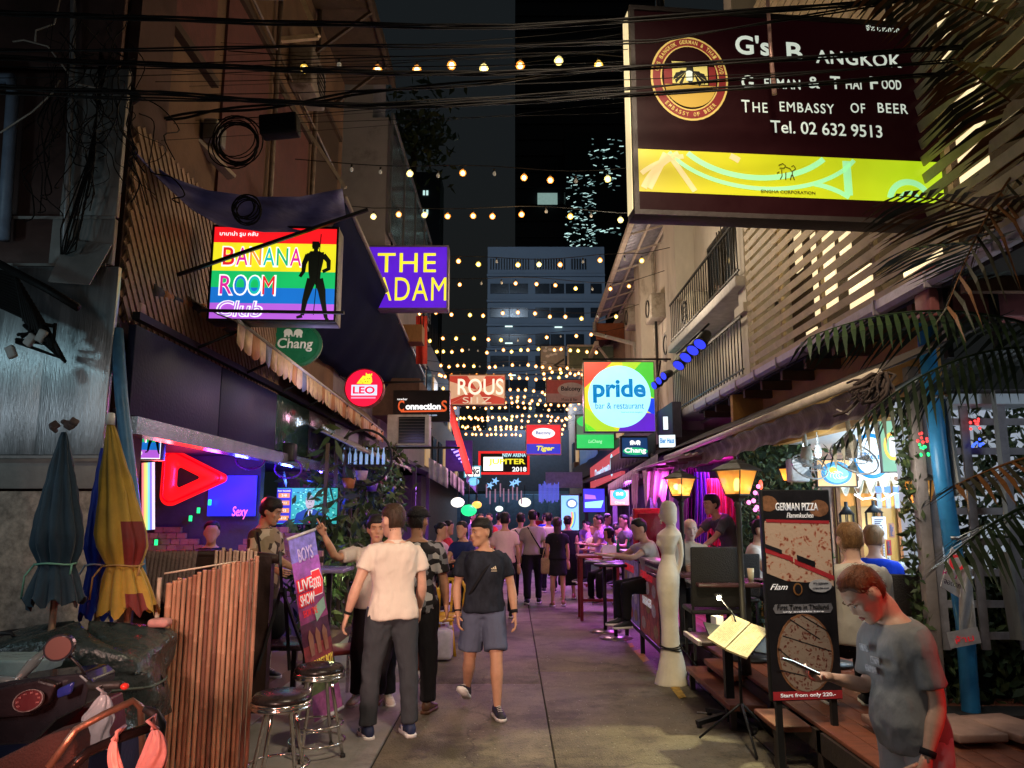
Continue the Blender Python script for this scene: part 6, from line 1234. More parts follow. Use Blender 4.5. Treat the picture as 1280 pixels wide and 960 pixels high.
chair('metal frame chair with dark red seat behind the live show banner',P(418,800,7.6).x,7.7,.012,-60,mat('red_seat',(.22,.03,.03),.5),mat('silver_tube',(.5,.5,.52),.25,.8))
def seated_dark(): pass
sit_b=P(425,760,8.2)
T=thing('yellow_chair','yellow plastic monobloc chair beside the lilac jerrycan','chair',(0,0,0)); M_ypl=mat('yellow_plastic',(.62,.36,.02),.4)
b=MB(); b.bbox((0,0,.43),(.42,.42,.03),.012); put(b,'seat',M_ypl,T)
for sx_ in (-1,1):
    for sy_ in (-1,1): b=MB(); b.tube([(sx_*.18,sy_*.18,.43),(sx_*.22,sy_*.22,0)],.022,6); put(b,'leg',M_ypl,T)
b=MB(); b.tube([(-.18,.2,.43),(-.19,.26,.75),(-.12,.28,.86),(.12,.28,.86),(.19,.26,.75),(.18,.2,.43)],.024,6); put(b,'back_hoop',M_ypl,T)
for k in range(3): b=MB(); b.bar((-.07+.07*k,.215,.45),(-.07+.07*k,.27,.84),.03,.01); put(b,'back_slat',M_ypl,T)
x=P(541,700,9.9).x; move(T,(x,9.9,.012),R(30)); c2=clone(T,(P(556,700,10.3).x,10.3,.012),R(-20),'second yellow plastic chair, right behind the lilac jerrycan')
T=thing('jerrycan','lilac white plastic water jerrycan standing at the pavement edge','container',(P(554,770,9.6).x,9.6,.012)); x=P(554,770,9.6).x; b=MB(); b.bbox((x,9.6,.20),(.24,.22,.36),.05); put(b,'body',mat('lilac_plastic',(.52,.46,.56),.35),T); b=MB(); b.tube([(x-.07,9.6,.37),(x-.06,9.6,.44),(x+.06,9.6,.44),(x+.07,9.6,.37)],.013,6); b.lathe([(.025,.37),(.025,.41)],(x+.09,9.6,0),8); put(b,'handle',mat('lilac_plastic'),T)
T=thing('gift_bag','small dark orange paper bag on the pavement behind the patterned shirt man','bag',(P(521,800,7.4).x,7.6,.25)); b=MB(); b.bbox((P(523,800,7.6).x,7.6,.42),(.10,.06,.26),.01); put(b,'bag_body',mat('rust_paper',(.35,.09,.03),.7),T)
# high tables and poles left far
def hightable(lab,x,y,top,n=2,z=.012,h=1.02,w_=.7,grp=None):
    t=thing('high_table',lab,'table',(0,0,0),grp); b=MB(); b.bbox((0,0,h),(w_,.55,.045),.012); put(b,'tabletop',top,t)
    for sx_ in (-1,1):
        for sy_ in (-1,1): b=MB(); b.bar((sx_*(w_/2-.05),sy_*.22,0),(sx_*(w_/2-.05),sy_*.22,h-.02),.05); put(b,'leg',top,t)
    b=MB(); b.box((0,0,.3),(w_-.1,.04,.04)); put(b,'stretcher',top,t); move(t,(x,y,z)); return t
M_rw=mat('red_brown_wood',(.20,.035,.03),.4); 
ht=hightable('high red brown wooden table at the right street edge beyond the banner rail',P(748,700,13).x,13.1,M_rw)
clone(ht,(P(545,700,12.6).x-.3,12.6,.012),0,'high table under the seated woman in pink on the left'); clone(ht,(P(585,700,12.9).x-.1,12.7,.012),.2,'high table in front of the man with orange trim'); clone(ht,(P(770,700,16).x,16,.012),0,'high table among the violet lit guests on the right'); clone(ht,(P(745,700,19).x,18.6,.012),0,'farthest high table along the right street edge')
T=thing('poseur_table','slim black poseur table with round steel foot near the banner rail','table',(0,0,0)); b=MB(); b.lathe([(.30,1.0),(.30,1.03)],(0,0,0),20); put(b,'tabletop',mat('black_top',(.03,.03,.035),.3),T); b=MB(); b.tube([(0,0,.02),(0,0,1)],.028,8); put(b,'pole',M_blk,T); b=MB(); b.lathe([(.24,0),(.24,.012),(.05,.03)],(0,0,0),20); put(b,'base_plate',mat('steel_foot',(.35,.33,.3),.3,.8),T)
p=PG(770,798); move(T,(p.x,p.y,.003)); p=PG(757,790); clone(T,(p.x,p.y,.003),0,'second black poseur table, nearer the red brown high table')
for i,(px,py,Y) in enumerate(((757,685,12.3),(765,684,12.3))):
    c=P(px,py,Y); c.z=1.04; t=thing('menu_stand','small clear menu stand on the black poseur table, %s one'%('left','right')[i],'menu stand',c,'menu stands on the poseur table'); b=MB(); b.box(c+V((0,0,.11)),(.10,.02,.2)); put(b,'card',mat('menu_card',(.6,.6,.65),.4,emis=.15),t)
for k in range(12):
    x,y=rnd.uniform(-2.35,-1.5),rnd.uniform(11,16)
# bottles on far tables
for k in range(10):
    y=12.4+k*.9; x=P(760+((k*13)%30),700,y).x; t=thing('beer_bottle','green beer bottle on the right hand tables amid the violet lit crowd','bottle',(x,y,1.05),'bottles on the right tables'); b=MB(); b.lathe([(.03,0),(.032,.14),(.013,.19),(.012,.25)],(x,y,1.05),8); put(b,'glass',mat('green_glass',(.03,.25,.08),.1,var=0,bump=0),t)
# ---------------- statue ----------------
prof=[(623,831,838),(626,827,843),(632,825,846),(640,824.5,846),(648,828,846),(653,832.5,844.5),(657,832,845),(661,826,849),(666,821.5,850),(672,821,847.5),(680,823,845),(690,827,843.5),(697,826,844.5),(706,823,847),(716,821,849),(724,820.5,849),(735,821,848.5),(750,823.5,848),(768,825.5,847.5),(785,826.5,848.5),(800,826.5,849.5),(808,826.5,851),(818,825,854),(835,822,858),(852,818,860)]
Ys=8.37; T=thing('statue','slender cream statue of a woman on a flared base at the terrace edge','statue',(P(838,852,Ys).x,Ys,0)); b=MB(); rings=[]
b0=P(838,852,Ys)
for i,(py,l,r) in enumerate(prof):
    a=P(l,py,Ys); c=P(r,py,Ys); rx=(c.x-a.x)/2; zz1=a.z-b0.z; dpt={0:.9,1:1}.get(i,1.0); ry=rx*(1.0 if py<656 else (1.5 if py<685 else (1.15 if py<760 else 1.0)))
    if py>810: ry=rx*.9
    rings.append([V(((a.x+c.x)/2+rx*math.cos(q),Ys+ry*math.sin(q),zz1)) for q in [2*math.pi*k/24 for k in range(24)]])
b.ring(rings)
# arms, nose, bust
ar=[(848,664),(851,676),(852.5,690),(851,703),(846.5,716)]
for s in (-1,1): b.tube([P(x-(0 if s<0 else 2),y,Ys+s*.075)-V((0,0,b0.z)) for x,y in ar],[.028,.024,.020,.018,.018],10); b.ball(P(844.5,722,Ys+s*.09)-V((0,0,b0.z)),(.022,.02,.055),8)
b.ball(P(825,676,Ys-.04)-V((0,0,b0.z)),(.045,.045,.045),10); b.ball(P(825,676,Ys+.05)-V((0,0,b0.z)),(.045,.045,.045),10)
b.ring([oring(P(x,y,Ys)-V((0,0,b0.z)),(0,0,1),(1,0,0),rr,rr*.6,8) for x,y,rr in ((826,636,.006),(824,641,.014),(824.5,644,.012),(826,646,.006))])
for k,(x,y) in enumerate(((824.8,648.5),(825.5,651.5))): b.ball(P(x+1,y,Ys)-V((0,0,b0.z)),(.013,.02,.010),6)
me=vox(b,.0085,2,'figure'); link('figure',me,mat('ivory_stone',(.78,.70,.54),.55,var=.15,scale=4,bump=.1,bscale=25),T)
b=MB()
for s in (-1,1): b.tube([P(x,y,Ys+s*.05)-V((0,0,b0.z)) for x,y in ((827,631),(834,636),(839,646),(843,656),(848,664))],.010,6)
put(b,'hair_ridge',mat('ivory_stone'),T)
b=MB(); 
for dz in (0,.02,.035): b.tube([P(838.5,808,Ys)-V((0,0,b0.z))+V((.118*math.cos(q),.118*math.sin(q),dz+.012*math.sin(q*2+dz*60))) for q in [2*math.pi*k/20 for k in range(20)]],.006,5,closed=True)
b.tube([P(849,806,Ys-.1),P(858,816,Ys-.1),P(872,835,Ys-.2)],.006,5); put(b,'black_cord',M_wire,T)
# ---------------- lanterns on posts ----------------
def lantern(lab,px,pyt,pyb,Y,zfoot,post=True,s=1.0,strength=6):
    t_=P(px,pyt,Y); bt=P(px,pyb,Y); h=t_.z-bt.z; w_=h*.80; c=V((t_.x,Y,bt.z)); T=thing('lantern',lab,'lantern',(c.x,Y,zfoot)); M_l=mat('lantern_iron',(.035,.03,.025),.5,.3)
    rt=Matrix.Rotation(R(38),3,'Z'); sq=lambda r,z:[c+rt@V((x*r,y*r,z)) for x,y in ((-1,-1),(1,-1),(1,1),(-1,1))]
    b=MB(); b.ring([sq(w_*.62,h*.74),sq(w_*.60,h*.78),sq(w_*.32,h*.93),sq(w_*.24,h*.95),sq(w_*.16,h*1.02),sq(w_*.05,h*1.06),sq(w_*.02,h*1.16)],0,False); put(b,'roof',M_l,T)
    b=MB()
    for (a,c2) in zip(sq(w_*.50,h*.74),sq(w_*.30,h*.10)): b.bar(a,c2,.012)
    put(b,'corner_bars',M_l,T,kind='stuff')
    for k in range(4):
        A=sq(w_*.49,h*.74); B=sq(w_*.295,h*.10); b=MB(); b.add([A[k],A[(k+1)%4],B[(k+1)%4],B[k]],[(0,1,2,3)]); put(b,'glass_pane',lantern_glass(),T)
    b=MB(); b.ring([sq(w_*.30,h*.10),sq(w_*.32,h*.06),sq(w_*.16,-h*.02),sq(w_*.10,-h*.12)],0,False); put(b,'base_cup',M_l,T)
    b=MB(); b.lathe([(.02,h*.16),(w_*.11,h*.22),(w_*.13,h*.38),(w_*.08,h*.50),(.004,h*.54)],c,10); put(b,'bulb',gl('lantern_bulb',(1,.62,.10),9,sample=False,var=0),T)
    b=MB(); b.tube([c+V((0,0,h*.1)),c+V((0,0,h*.2))],w_*.09,8); put(b,'bulb_holder',mat('amber_holder',(.45,.25,.05),.4),T)
    if post:
        b=MB(); b.lathe([(.05,zfoot),(.045,zfoot+.25),(.028,zfoot+.3),(.026,c.z-.1),(.04,c.z-.07),(.03,c.z-.03)],(c.x,c.y,0),12); put(b,'post',M_l,T)
    lamp('lantern_lamp',(c.x,c.y,c.z+h*.4),strength,(1,.55,.18),'POINT',.05); return T
def lantern_glass():
    m=mat('amber_glass',(.95,.50,.12),.15,var=.1,bump=.15,bscale=12,trans=.0,alpha=.55,emis=.30,ecol=(1,.40,.06)); return m
lantern('taller amber lantern on black post right of the waiter',920,577,622,7.2,.33,strength=14); lantern('smaller amber lantern on black post behind the statue head',850,590,623,9.1,.33,strength=14)
lantern('amber wall lantern high on the ivy column',986,580,603,8.8,2.0,post=False,strength=5)
lantern('pale yellow wall lantern on the ivy covered post at the right',1152,590,634,6.1,1.9,post=False,strength=14)
# ---------------- banner rail ----------------
T=thing('banner_rail','black steel rail fence carrying printed food banners at the terrace edge','fence',(1.66,10,0))
M_pr1=mat('banner_lilac_print',(.35,.28,.45),.5,var=.8,scale=9,emis=.05); M_pr2=mat('banner_food_print',(.45,.12,.09),.5,var=.9,scale=11,emis=.05)
for y0,y1,m in ((8.75,10.05,M_pr2),(10.1,11.4,M_pr1)):
    b=MB(); b.span((1.635,y0+.03,.30),(1.645,y1-.03,1.12)); q=put(b,'printed_banner',m,T); F=frame((1.632,(y0+y1)/2,.71),(0,-1,0)); 
    for k in range(3):
        for j in range(3): b=MB(); b.prism(F,circ(-.4+k*.4+rnd.uniform(-.05,.05),-.28+j*.22,.13,.075,14),.002+.001*j,.004+.001*j); put(b,'dish_print',mat('dish_%d'%((k+j)%4),((.5,.42,.35),(.55,.15,.08),(.4,.3,.12),(.6,.55,.5))[(k+j)%4],.5,var=.6,scale=30,emis=.04),q)
    for j,(s,wd) in enumerate((('GERMAN FOOD',.8),('SAUSAGES',.6))): text(s,F,-.05,.30-j*.30,wd,.10,M_br if j==0 else M_bw,q,off=.009,bold=.03)
for y in (8.72,10.07,11.42): b=MB(); b.bar((1.66,y,0),(1.66,y,1.18),.05); put(b,'post',M_blk,T)
for z in (.26,1.17): b=MB(); b.bar((1.66,8.7,z),(1.66,11.44,z),.05); put(b,'rail',M_blk,T)
b=MB(); b.bbox((1.68,10.05,1.215),(.2,2.8,.03),.01); put(b,'top_shelf',mat('pale_pink_shelf',(.45,.35,.38),.3),T)  # shelf in a plain pale pink
# ---------------- menu stand, cross footed table ----------------
T=thing('menu_stand','open menu book with lit cream pages on a black music stand','menu stand',(1.72,6.1,0))
c=P(918,795,6.2); b=MB(); rotm=Matrix.Rotation(R(28),3,'X'); 
pages=((P(884,797,6.1),P(915,768,6.5),P(938,778,6.45),P(906,810,6.0)),(P(907,811,6.0),P(939,779,6.45),P(962,787,6.4),P(934,822,5.95)))
M_page=mat('menu_page',(.55,.44,.24),.55,var=.25,scale=30); 
for k,q in enumerate(pages):
    n=(q[1]-q[0]).cross(q[3]-q[0]).normalized(); n=n if n.z>0 else -n
    b=MB(); b.add([p for p in q]+[p-n*.015 for p in q],[(0,1,2,3),(7,6,5,4),(0,4,5,1),(1,5,6,2),(2,6,7,3),(3,7,4,0)]); pg=put(b,'page',M_page,T)
    b=MB()
    for j in range(11):
        a=q[0].lerp(q[3],.12+j*.07); d=q[1].lerp(q[2],.12+j*.07); s=a.lerp(d,.08+.1*(j%3==0)); e=a.lerp(d,.9-.2*(j%4==1)); w2=(q[3]-q[0])*.011; b.add([s+n*.001,e+n*.001,e+w2+n*.001,s+w2+n*.001],[(0,1,2,3)])
    put(b,'menu_lines',mat('menu_ink',(.30,.12,.03),.7,var=.3),pg,kind='stuff')
mc=(pages[0][3]+pages[0][2])/2; b=MB(); b.bbox(mc-V((0,0,.03)),(.5,.30,.012),.004,rot=Matrix.Rotation(R(24),3,'X')@Matrix.Rotation(R(12),3,'Y')); put(b,'tray',M_blk,T)
b=MB(); b.tube([mc-V((0,0,.04)),(mc.x,mc.y,.25)],.013,8); put(b,'pole',M_blk,T)
for k in range(3): a=R(30+120*k); b=MB(); b.tube([(mc.x,mc.y,.32),(mc.x+.34*math.cos(a),mc.y+.34*math.sin(a),.02)],.010,6); put(b,'tripod_leg',M_blk,T)
g=P(898,744,6.9); b=MB(); b.tube([mc+V((.05,.16,.0)),mc+V((.03,.2,.12)),g],.007,6); b.bbox(g,(.06,.04,.03),.01); put(b,'clip_lamp',M_blk,T); b=MB(); b.ball(g-V((0,.02,.02)),.022,8); put(b,'lamp_bulb',gl('clip_bulb',(1,.95,.6),14,sample=False,var=0),T)
lamp('menu_clip_lamp',tuple(g-V((0,.06,.05))),8,(1,.88,.5),'POINT',.03)
T=thing('cross_foot_table','small dark square cafe table with black cross foot beside the statue','table',(1.78,6.75,0)); b=MB(); b.bbox((1.86,6.85,.70),(.62,.55,.03),.008); put(b,'tabletop',mat('dark_top',(.05,.03,.028),.3),T); b=MB(); b.box((1.56,6.85,.705),(.03,.55,.035)); put(b,'edge_strip',mat('pale_edge',(.55,.48,.42),.5),T)
b=MB(); b.bar((1.86,6.85,.03),(1.86,6.85,.69),.07); put(b,'column',M_blk,T)
for a in (20,110,200,290): b=MB(); b.bar((1.86,6.85,.09),(1.86+.33*math.cos(R(a)),6.85+.33*math.sin(R(a)),.04),.05,.035); put(b,'foot',M_blk,T); b=MB(); b.lathe([(.022,0),(.022,.03)],(1.86+.31*math.cos(R(a)),6.85+.31*math.sin(R(a)),0),8); put(b,'foot_pad',M_blk,T)
T=thing('napkin_holder','white napkin holder and steel tumbler on the cross footed table','table ware',(1.84,6.9,.72)); b=MB(); b.box((1.80,6.92,.80),(.07,.09,.16),rz=.3); put(b,'napkins',mat('napkin',(.7,.68,.62),.8),T); b=MB(); b.lathe([(.07,.716),(.075,.722)],(1.76,6.8,0),16); put(b,'coaster',mat('napkin'),T)
# ---------------- pizza board ----------------
TLp,BRp=P(959,614,5.5),P(1046,872,5.5)
T=thing('pizza_board','tall dark German pizza poster board on a black stand','menu board',((TLp.x+BRp.x)/2,5.5,0)); 
cxp=(TLp.x+BRp.x)/2; zt=TLp.z; zb=P(1000,874,5.5).z; hB=zt-zb; wB=.50
F=frame((cxp,5.5,(zt+zb)/2),(math.cos(R(7)),math.sin(R(7)),0)); M_pb_=mat('poster_black',(.016,.015,.02),.35,var=.4,scale=5,spec=.6)
b=MB(); b.bbox(F(0,0,-.025),(wB+.02,.045,hB+.02),.006,rz=R(7)); put(b,'board',M_blk,T); flat(F,rect(-wB/2,-hB/2,wB/2,hB/2),0,M_pb_,T,'poster')
def topping(name,base,c2,c3,sc1):
    m=mat(name,base,.5,var=.35,scale=12,bump=.2); t=m.node_tree; v=t.nodes.new('ShaderNodeTexVoronoi'); v.inputs['Scale'].default_value=sc1; v.inputs['Randomness'].default_value=1; tc=t.nodes.new('ShaderNodeTexCoord'); nz=t.nodes.new('ShaderNodeTexNoise'); nz.inputs['Scale'].default_value=14
    mp=t.nodes.new('ShaderNodeMixRGB'); mp.inputs[0].default_value=.12; t.links.new(tc.outputs['Object'],mp.inputs[1]); t.links.new(tc.outputs['Object'],nz.inputs['Vector']); t.links.new(nz.outputs['Color'],mp.inputs[2]); t.links.new(mp.outputs[0],v.inputs['Vector'])
    r=t.nodes.new('ShaderNodeValToRGB'); e=r.color_ramp.elements; e[0].position=.12; e[0].color=c2+(1,); e[1].position=.42; e[1].color=base+(1,); q=e.new(.27); q.color=c3+(1,); t.links.new(v.outputs['Distance'],r.inputs[0]); t.links.new(r.outputs[0],t.nodes['Principled BSDF'].inputs['Base Color']); return m
M_piz=topping('pizza_print',(.58,.42,.33),(.20,.03,.02),(.50,.20,.13),26); M_piz2=topping('pizza_print_dim',(.30,.23,.19),(.09,.02,.015),(.22,.09,.07),34); M_crust=mat('crust_print',(.28,.13,.07),.5,var=.5,scale=20)
yv=lambda py:(743-py)/258*hB
def pp(L): return [((x-1003)/87*wB,yv(y)) for x,y in L]
flat(F,[q for q in pp([(960,652),(1045,654),(1045,735),(1030,728),(1010,730),(985,728),(960,718)])],.004,M_piz,T,'pizza_picture')
for x,y,r in ((966,630,.07),(1032,636,.075)): flat(F,[(max(-wB/2,min(wB/2,a)),c_) for a,c_ in circ((x-1003)/87*wB,yv(y),r,r*.8,18)],.004,M_crust,T,'crust_picture')
text('GERMAN PIZZA',F,.0,yv(634),.32,.055,M_bw,T,off=.008,bold=.02); text('Flammkuchen',F,.02,yv(645),.2,.035,M_bw,T,off=.009,shear=.3)
M_rb=mat('poster_red',(.42,.03,.04),.5,emis=.05); M_bbar=mat('poster_black')
flat(F,pp([(962,650),(1044,652),(1044,656),(962,654)]),.007,M_rb,T,'red_stripe')
flat(F,pp([(959,685),(994,698),(994,704),(959,692)]),.008,M_rb,T,'red_stripe'); flat(F,pp([(996,700),(1046,722),(1046,728),(996,707)]),.008,M_rb,T,'red_stripe'); flat(F,pp([(959,681),(980,689),(980,694),(959,686)]),.012,M_bbar,T,'black_tag'); flat(F,pp([(999,695),(1022,704),(1022,711),(999,702)]),.012,M_bbar,T,'black_tag')
text('Flam',F,(974-1003)/87*wB,yv(735),.13,.04,M_bw,T,off=.008,shear=.5); flat(F,circ((998-1003)/87*wB,yv(738),.034,.042,18),.008,mat('seal_bronze',(.30,.14,.05),.5),T,'seal'); flat(F,circ((998-1003)/87*wB,yv(738),.024,.032,18),.012,M_bbar,T,'seal'); 
flat(F,circ((1027-1003)/87*wB,yv(734),.085,.045,22),.012,mat('cloud_grey',(.42,.42,.46),.6,emis=.06),T,'speech_oval'); text("IT'S GERMAN",F,(1027-1003)/87*wB,yv(731),.11,.014,M_bbar,T,off=.018); text('crispy thin crust',F,(1027-1003)/87*wB,yv(737),.12,.014,M_bbar,T,off=.018)
flat(F,pp([(968,757),(1040,756),(1042,762),(1038,768),(968,768),(965,762)]),.006,mat('grey_plate',(.2,.2,.24),.5),T,'caption_plate'); text('First Time in Thailand',F,.0,yv(760),.38,.035,M_bbar,T,off=.012,bold=.02); text('only available here',F,0,yv(766),.3,.014,M_bw,T,off=.012)
flat(F,circ((1003-1003)/87*wB,yv(817),.205,.265,32),.005,M_crust,T,'pizza_picture'); flat(F,circ(0,yv(817),.19,.25,32),.009,M_piz2,T,'pizza_picture')
for q in ([(985,775),(1022,800)],[(975,795),(1036,815)],[(968,810),(1015,850)],[(965,835),(1005,845)],[(1000,770),(1040,795)]): stroke(F,pp(q),.008,M_bbar,T,.013,'slice_line')
flat(F,rect(-wB/2,-hB/2,wB/2,-hB/2+.055),.006,M_rb,T,'price_strip'); text('Start from only 220.-',F,-.0,-hB/2+.027,.40,.032,M_bw,T,off=.011,bold=.02)
for s in (-1,1): b=MB(); b.bar(F(s*.20,-hB/2,-.03),F(s*.20,0,-.03)*1.0-V((0,0,F(0,0).z)),.04); put(b,'stand_leg',M_blk,T)
T=thing('food_pedestal','dark red legged serving stand under the pizza board','stand',(2.0,5.9,0)); b=MB(); b.bbox((2.25,5.9,.28),(.8,.5,.04),.01); put(b,'shelf',M_deck,T)
for x in (1.88,2.6): b=MB(); b.bar((x,5.68,0),(x,5.68,.27),.06); put(b,'leg',mat('deck_frame'),T)
# ---------------- wicker chairs right ----------------
M_wick=mat('black_wicker',(.022,.02,.018),.5,var=.3,scale=40,bump=.6,bscale=120)
chair('black wicker chair with tall square back behind the statue',P(880,760,8.3).x,8.0,.345,178,M_wick,M_blk,.46,.62,.50,style='panel')
chair('black wicker armchair behind the lantern post',P(915,760,9).x,9.0,.345,180,M_wick,M_blk,.46,.5,.5,style='arm')
chair('dark wicker armchair right of the sandy haired man',P(1120,760,6.6).x,6.5,.345,150,mat('grey_wicker',(.06,.055,.05),.5,bump=.7,bscale=90),M_blk,.46,.48,.55,style='arm')
chair('dark wicker chair at the far table near the ivy post',P(1140,740,7.4).x,7.4,.345,200,M_wick,M_blk,.46,.5,.5,style='arm')
chair('wooden chair with orange back inside the terrace',P(965,735,9.6).x-.3,9.9,.345,180,mat('orange_wood',(.42,.2,.04),.5),mat('orange_wood'),.46,.5,.45)
def ctable(lab,x,y,w_=.8,d=.7,z=.345,h=.73,m=None):
    t=thing('dining_table',lab,'table',(0,0,0)); b=MB(); b.bbox((0,0,h),(w_,d,.04),.01); put(b,'tabletop',m or mat('plum_top',(.09,.04,.04),.25),t); b=MB(); b.bar((0,0,.03),(0,0,h),.07); put(b,'column',M_blk,t); b=MB(); b.lathe([(.25,0),(.25,.02),(.05,.04)],(0,0,0),16); put(b,'base_plate',M_blk,t); move(t,(x,y,z)); return t
ctable('table with pink lit edge between the menu stand and the seated woman',P(945,740,7.9).x-.1,7.9,1.1,.6); ctable('table in front of the bald man behind the statue',P(852,720,8.9).x,8.9,.7,.6); ctable('table of the sandy haired man and the blue shirt guest',P(1130,720,6.4).x-.2,7.6,1.2,.7); ctable('rear restaurant table before the curtained window',4.5,9.2,1.4,.7)
for k,(x,y,c,lab) in enumerate(((4.3,9.1,(.6,.1,.05),'red sauce bottle on the rear restaurant table'),(4.5,9.0,(.7,.7,.66),'white condiment jar on the rear restaurant table'),(4.9,9.1,(.5,.25,.05),'amber drink glass on the rear restaurant table'),(3.5,7.5,(.7,.65,.6),'white candle glass on the table of the sandy haired man'),(3.8,7.5,(.6,.08,.05),'red sauce bottle on the table of the sandy haired man'),(2.4,7.85,(.6,.5,.3),'tall drink glass on the pink edged table'),(2.15,8.85,(.5,.25,.04),'beer glass in front of the bald man'))):
    t=thing('table_bottle' if 'bottle' in lab else 'table_glass',lab,'bottle' if 'bottle' in lab else 'glass',(x,y,1.095)); b=MB(); b.lathe([(.03,1.095),(.034,1.2),(.018,1.24),(.016,1.27)] if 'bottle' in lab else [(.028,1.095),(.036,1.22)],(x,y,0),10); put(b,'vessel',mat('vessel_%d'%k,c,.2,bump=0),t)
# ---------------- ivy, plants ----------------
M_ivy=[mat('ivy_%d'%i,c,.5,var=.5,scale=20,bump=0) for i,c in enumerate(((.05,.085,.03),(.035,.06,.025),(.09,.12,.045)))]
def leaves(n,fn,s,mats,name,par,lab=None,kind='stuff',asp=1.6):
    b=MB()
    for k in range(n):
        c,nr=fn(); a=rnd.uniform(0,6.28); t1=V((math.cos(a),rnd.uniform(-.5,.5),math.sin(a))); t1=(t1-nr*t1.dot(nr)); t1=t1.normalized() if t1.length>.01 else V((0,0,1)); t2=nr.cross(t1); q=s*rnd.uniform(.6,1.4)
        b.add([c-t1*q*asp*.5,c+t2*q*.32,c+t1*q*asp*.5,c-t2*q*.32],[(0,1,2,3)],rnd.randrange(len(mats)))
    return put(b,name,mats,par,kind=kind)
def rn(): return V((rnd.uniform(-1,1),rnd.uniform(-1.2,0),rnd.uniform(-.6,.9))).normalized()
def boxl(x0,x1,y0,y1,z0,z1): return lambda:(V((rnd.uniform(x0,x1),rnd.uniform(y0,y1),rnd.uniform(z0,z1))),rn())
a=P(935,575,9.6); c=P(985,760,9.6)
T=thing('ivy_wall','dense ivy covered wall strip behind the pizza board','ivy',(3.1,9.8,.33)); b=MB(); b.span((P(925,600,9.7).x,9.7,.33),(P(1000,600,9.7).x+.15,9.8,2.7)); put(b,'backing',mat('ivy_backing',(.02,.03,.015),.9),T)
leaves(1900,boxl(P(920,600,9.6).x,P(1010,600,9.6).x+.2,9.45,9.7,.33,2.65),.055,M_ivy,'leaves',T)
for k in range(9): px,py=rnd.uniform(930,960),rnd.uniform(640,720); bb=MB(); bb.ball(P(px,py,9.42),.022,6); put(bb,'red_flower',mat('red_flower',(.5,.05,.05),.6),T)
T=thing('neon_flowers','cluster of glowing pink flower lights and one red green bulb on the ivy','light',P(940,620,9.3)); b=MB()
for px,py in ((937,611),(944,616),(950,618),(953,630),(946,634),(942,626),(936,628),(948,608),(944,637),(951,638)):
    b.ball(P(px,py,9.3),.028,6)
put(b,'flower_light',gl('flower_pink',(1,.25,.62),2.2),T,kind='stuff'); b=MB(); b.ball(P(951,606,9.3),(.025,.025,.06),8); put(b,'red_bulb',gl('flower_red',(1,.1,.05),2.5),T); b=MB(); b.ball(P(952,617,9.3),(.018,.02,.04),8); put(b,'green_bulb',gl('flower_green',(.1,1,.3),2),T)
# pink lit ceiling & drapes
lamp('magenta_lamp',(2.9,10.8,2.35),60,(1,.05,.75),'POINT',.15); lamp('magenta_lamp',(2.5,12.5,2.2),40,(1,.1,.8),'POINT',.15); lamp('magenta_lamp',(3.0,10.6,.9),25,(1,.05,.5),'POINT',.1)
T=thing('terrace_canopy','corrugated underside of the terrace roof lit magenta','canopy',(2.9,11.5,2.6)); b=MB(); b.grid(lambda u,v:V((2.2+1.3*u,9.9+4*v,2.5+.15*u+.015*math.sin(u*90))),90,2); put(b,'roof_sheet',mat('pale_sheet',(.6,.55,.6),.5),T,solid=.004)
for k in range(5): b=MB(); b.bar((2.2,10.1+k*.8,2.44),(3.5,10.1+k*.8,2.6),.05); put(b,'rafter',mat('dark_rafter',(.12,.05,.08),.6),T)
T=thing('red_drape','gathered red orange cloth drape hung behind the tall lantern','drape',(2.7,11,.5))
def dr(px0,px1,py0,py1,Y,m,nm,amp=.06,fr=26,taper=.25):
    b=MB(); b.grid(lambda u,v:P(px0+(px1-px0)*u+(u-.5)*taper*0+6*math.sin(v*3)*u,py0+(py1-py0)*v,Y+amp*math.sin(u*fr+v*4)),50,12); return put(b,nm,m,T,solid=.005)
M_rd=mat('scarlet_cloth',(.75,.05,.03),.7,var=.3,bump=.2,sheen=.4); dr(884,908,598,700,10.9,M_rd,'drape_panel'); dr(905,932,610,740,11.2,mat('crimson_cloth',(.5,.01,.06),.7,sheen=.4),'drape_panel')
T=thing('blue_drape','deep blue and violet cloth drape left of the red drape','drape',(2.5,11.3,.5)); dr(868,886,590,690,11.4,mat('ultramarine_cloth',(.04,.02,.55),.7,sheen=.4),'drape_panel'); dr(858,870,585,700,11.5,mat('plum_cloth',(.10,.01,.12),.7),'drape_panel')
T=thing('magenta_plant','bushy terrace plant lit bright magenta beside the waiter','plant',P(925,720,10.6)); c=P(925,712,10.6); b=MB(); b.lathe([(.12,.33),(.15,.6)],(c.x,c.y,0),10); put(b,'pot',mat('dark_pot'),T); leaves(260,lambda:(c+V((rnd.gauss(0,.2),rnd.gauss(0,.15),rnd.gauss(.0,.16))),rn()),.12,M_ivy,'foliage',T)
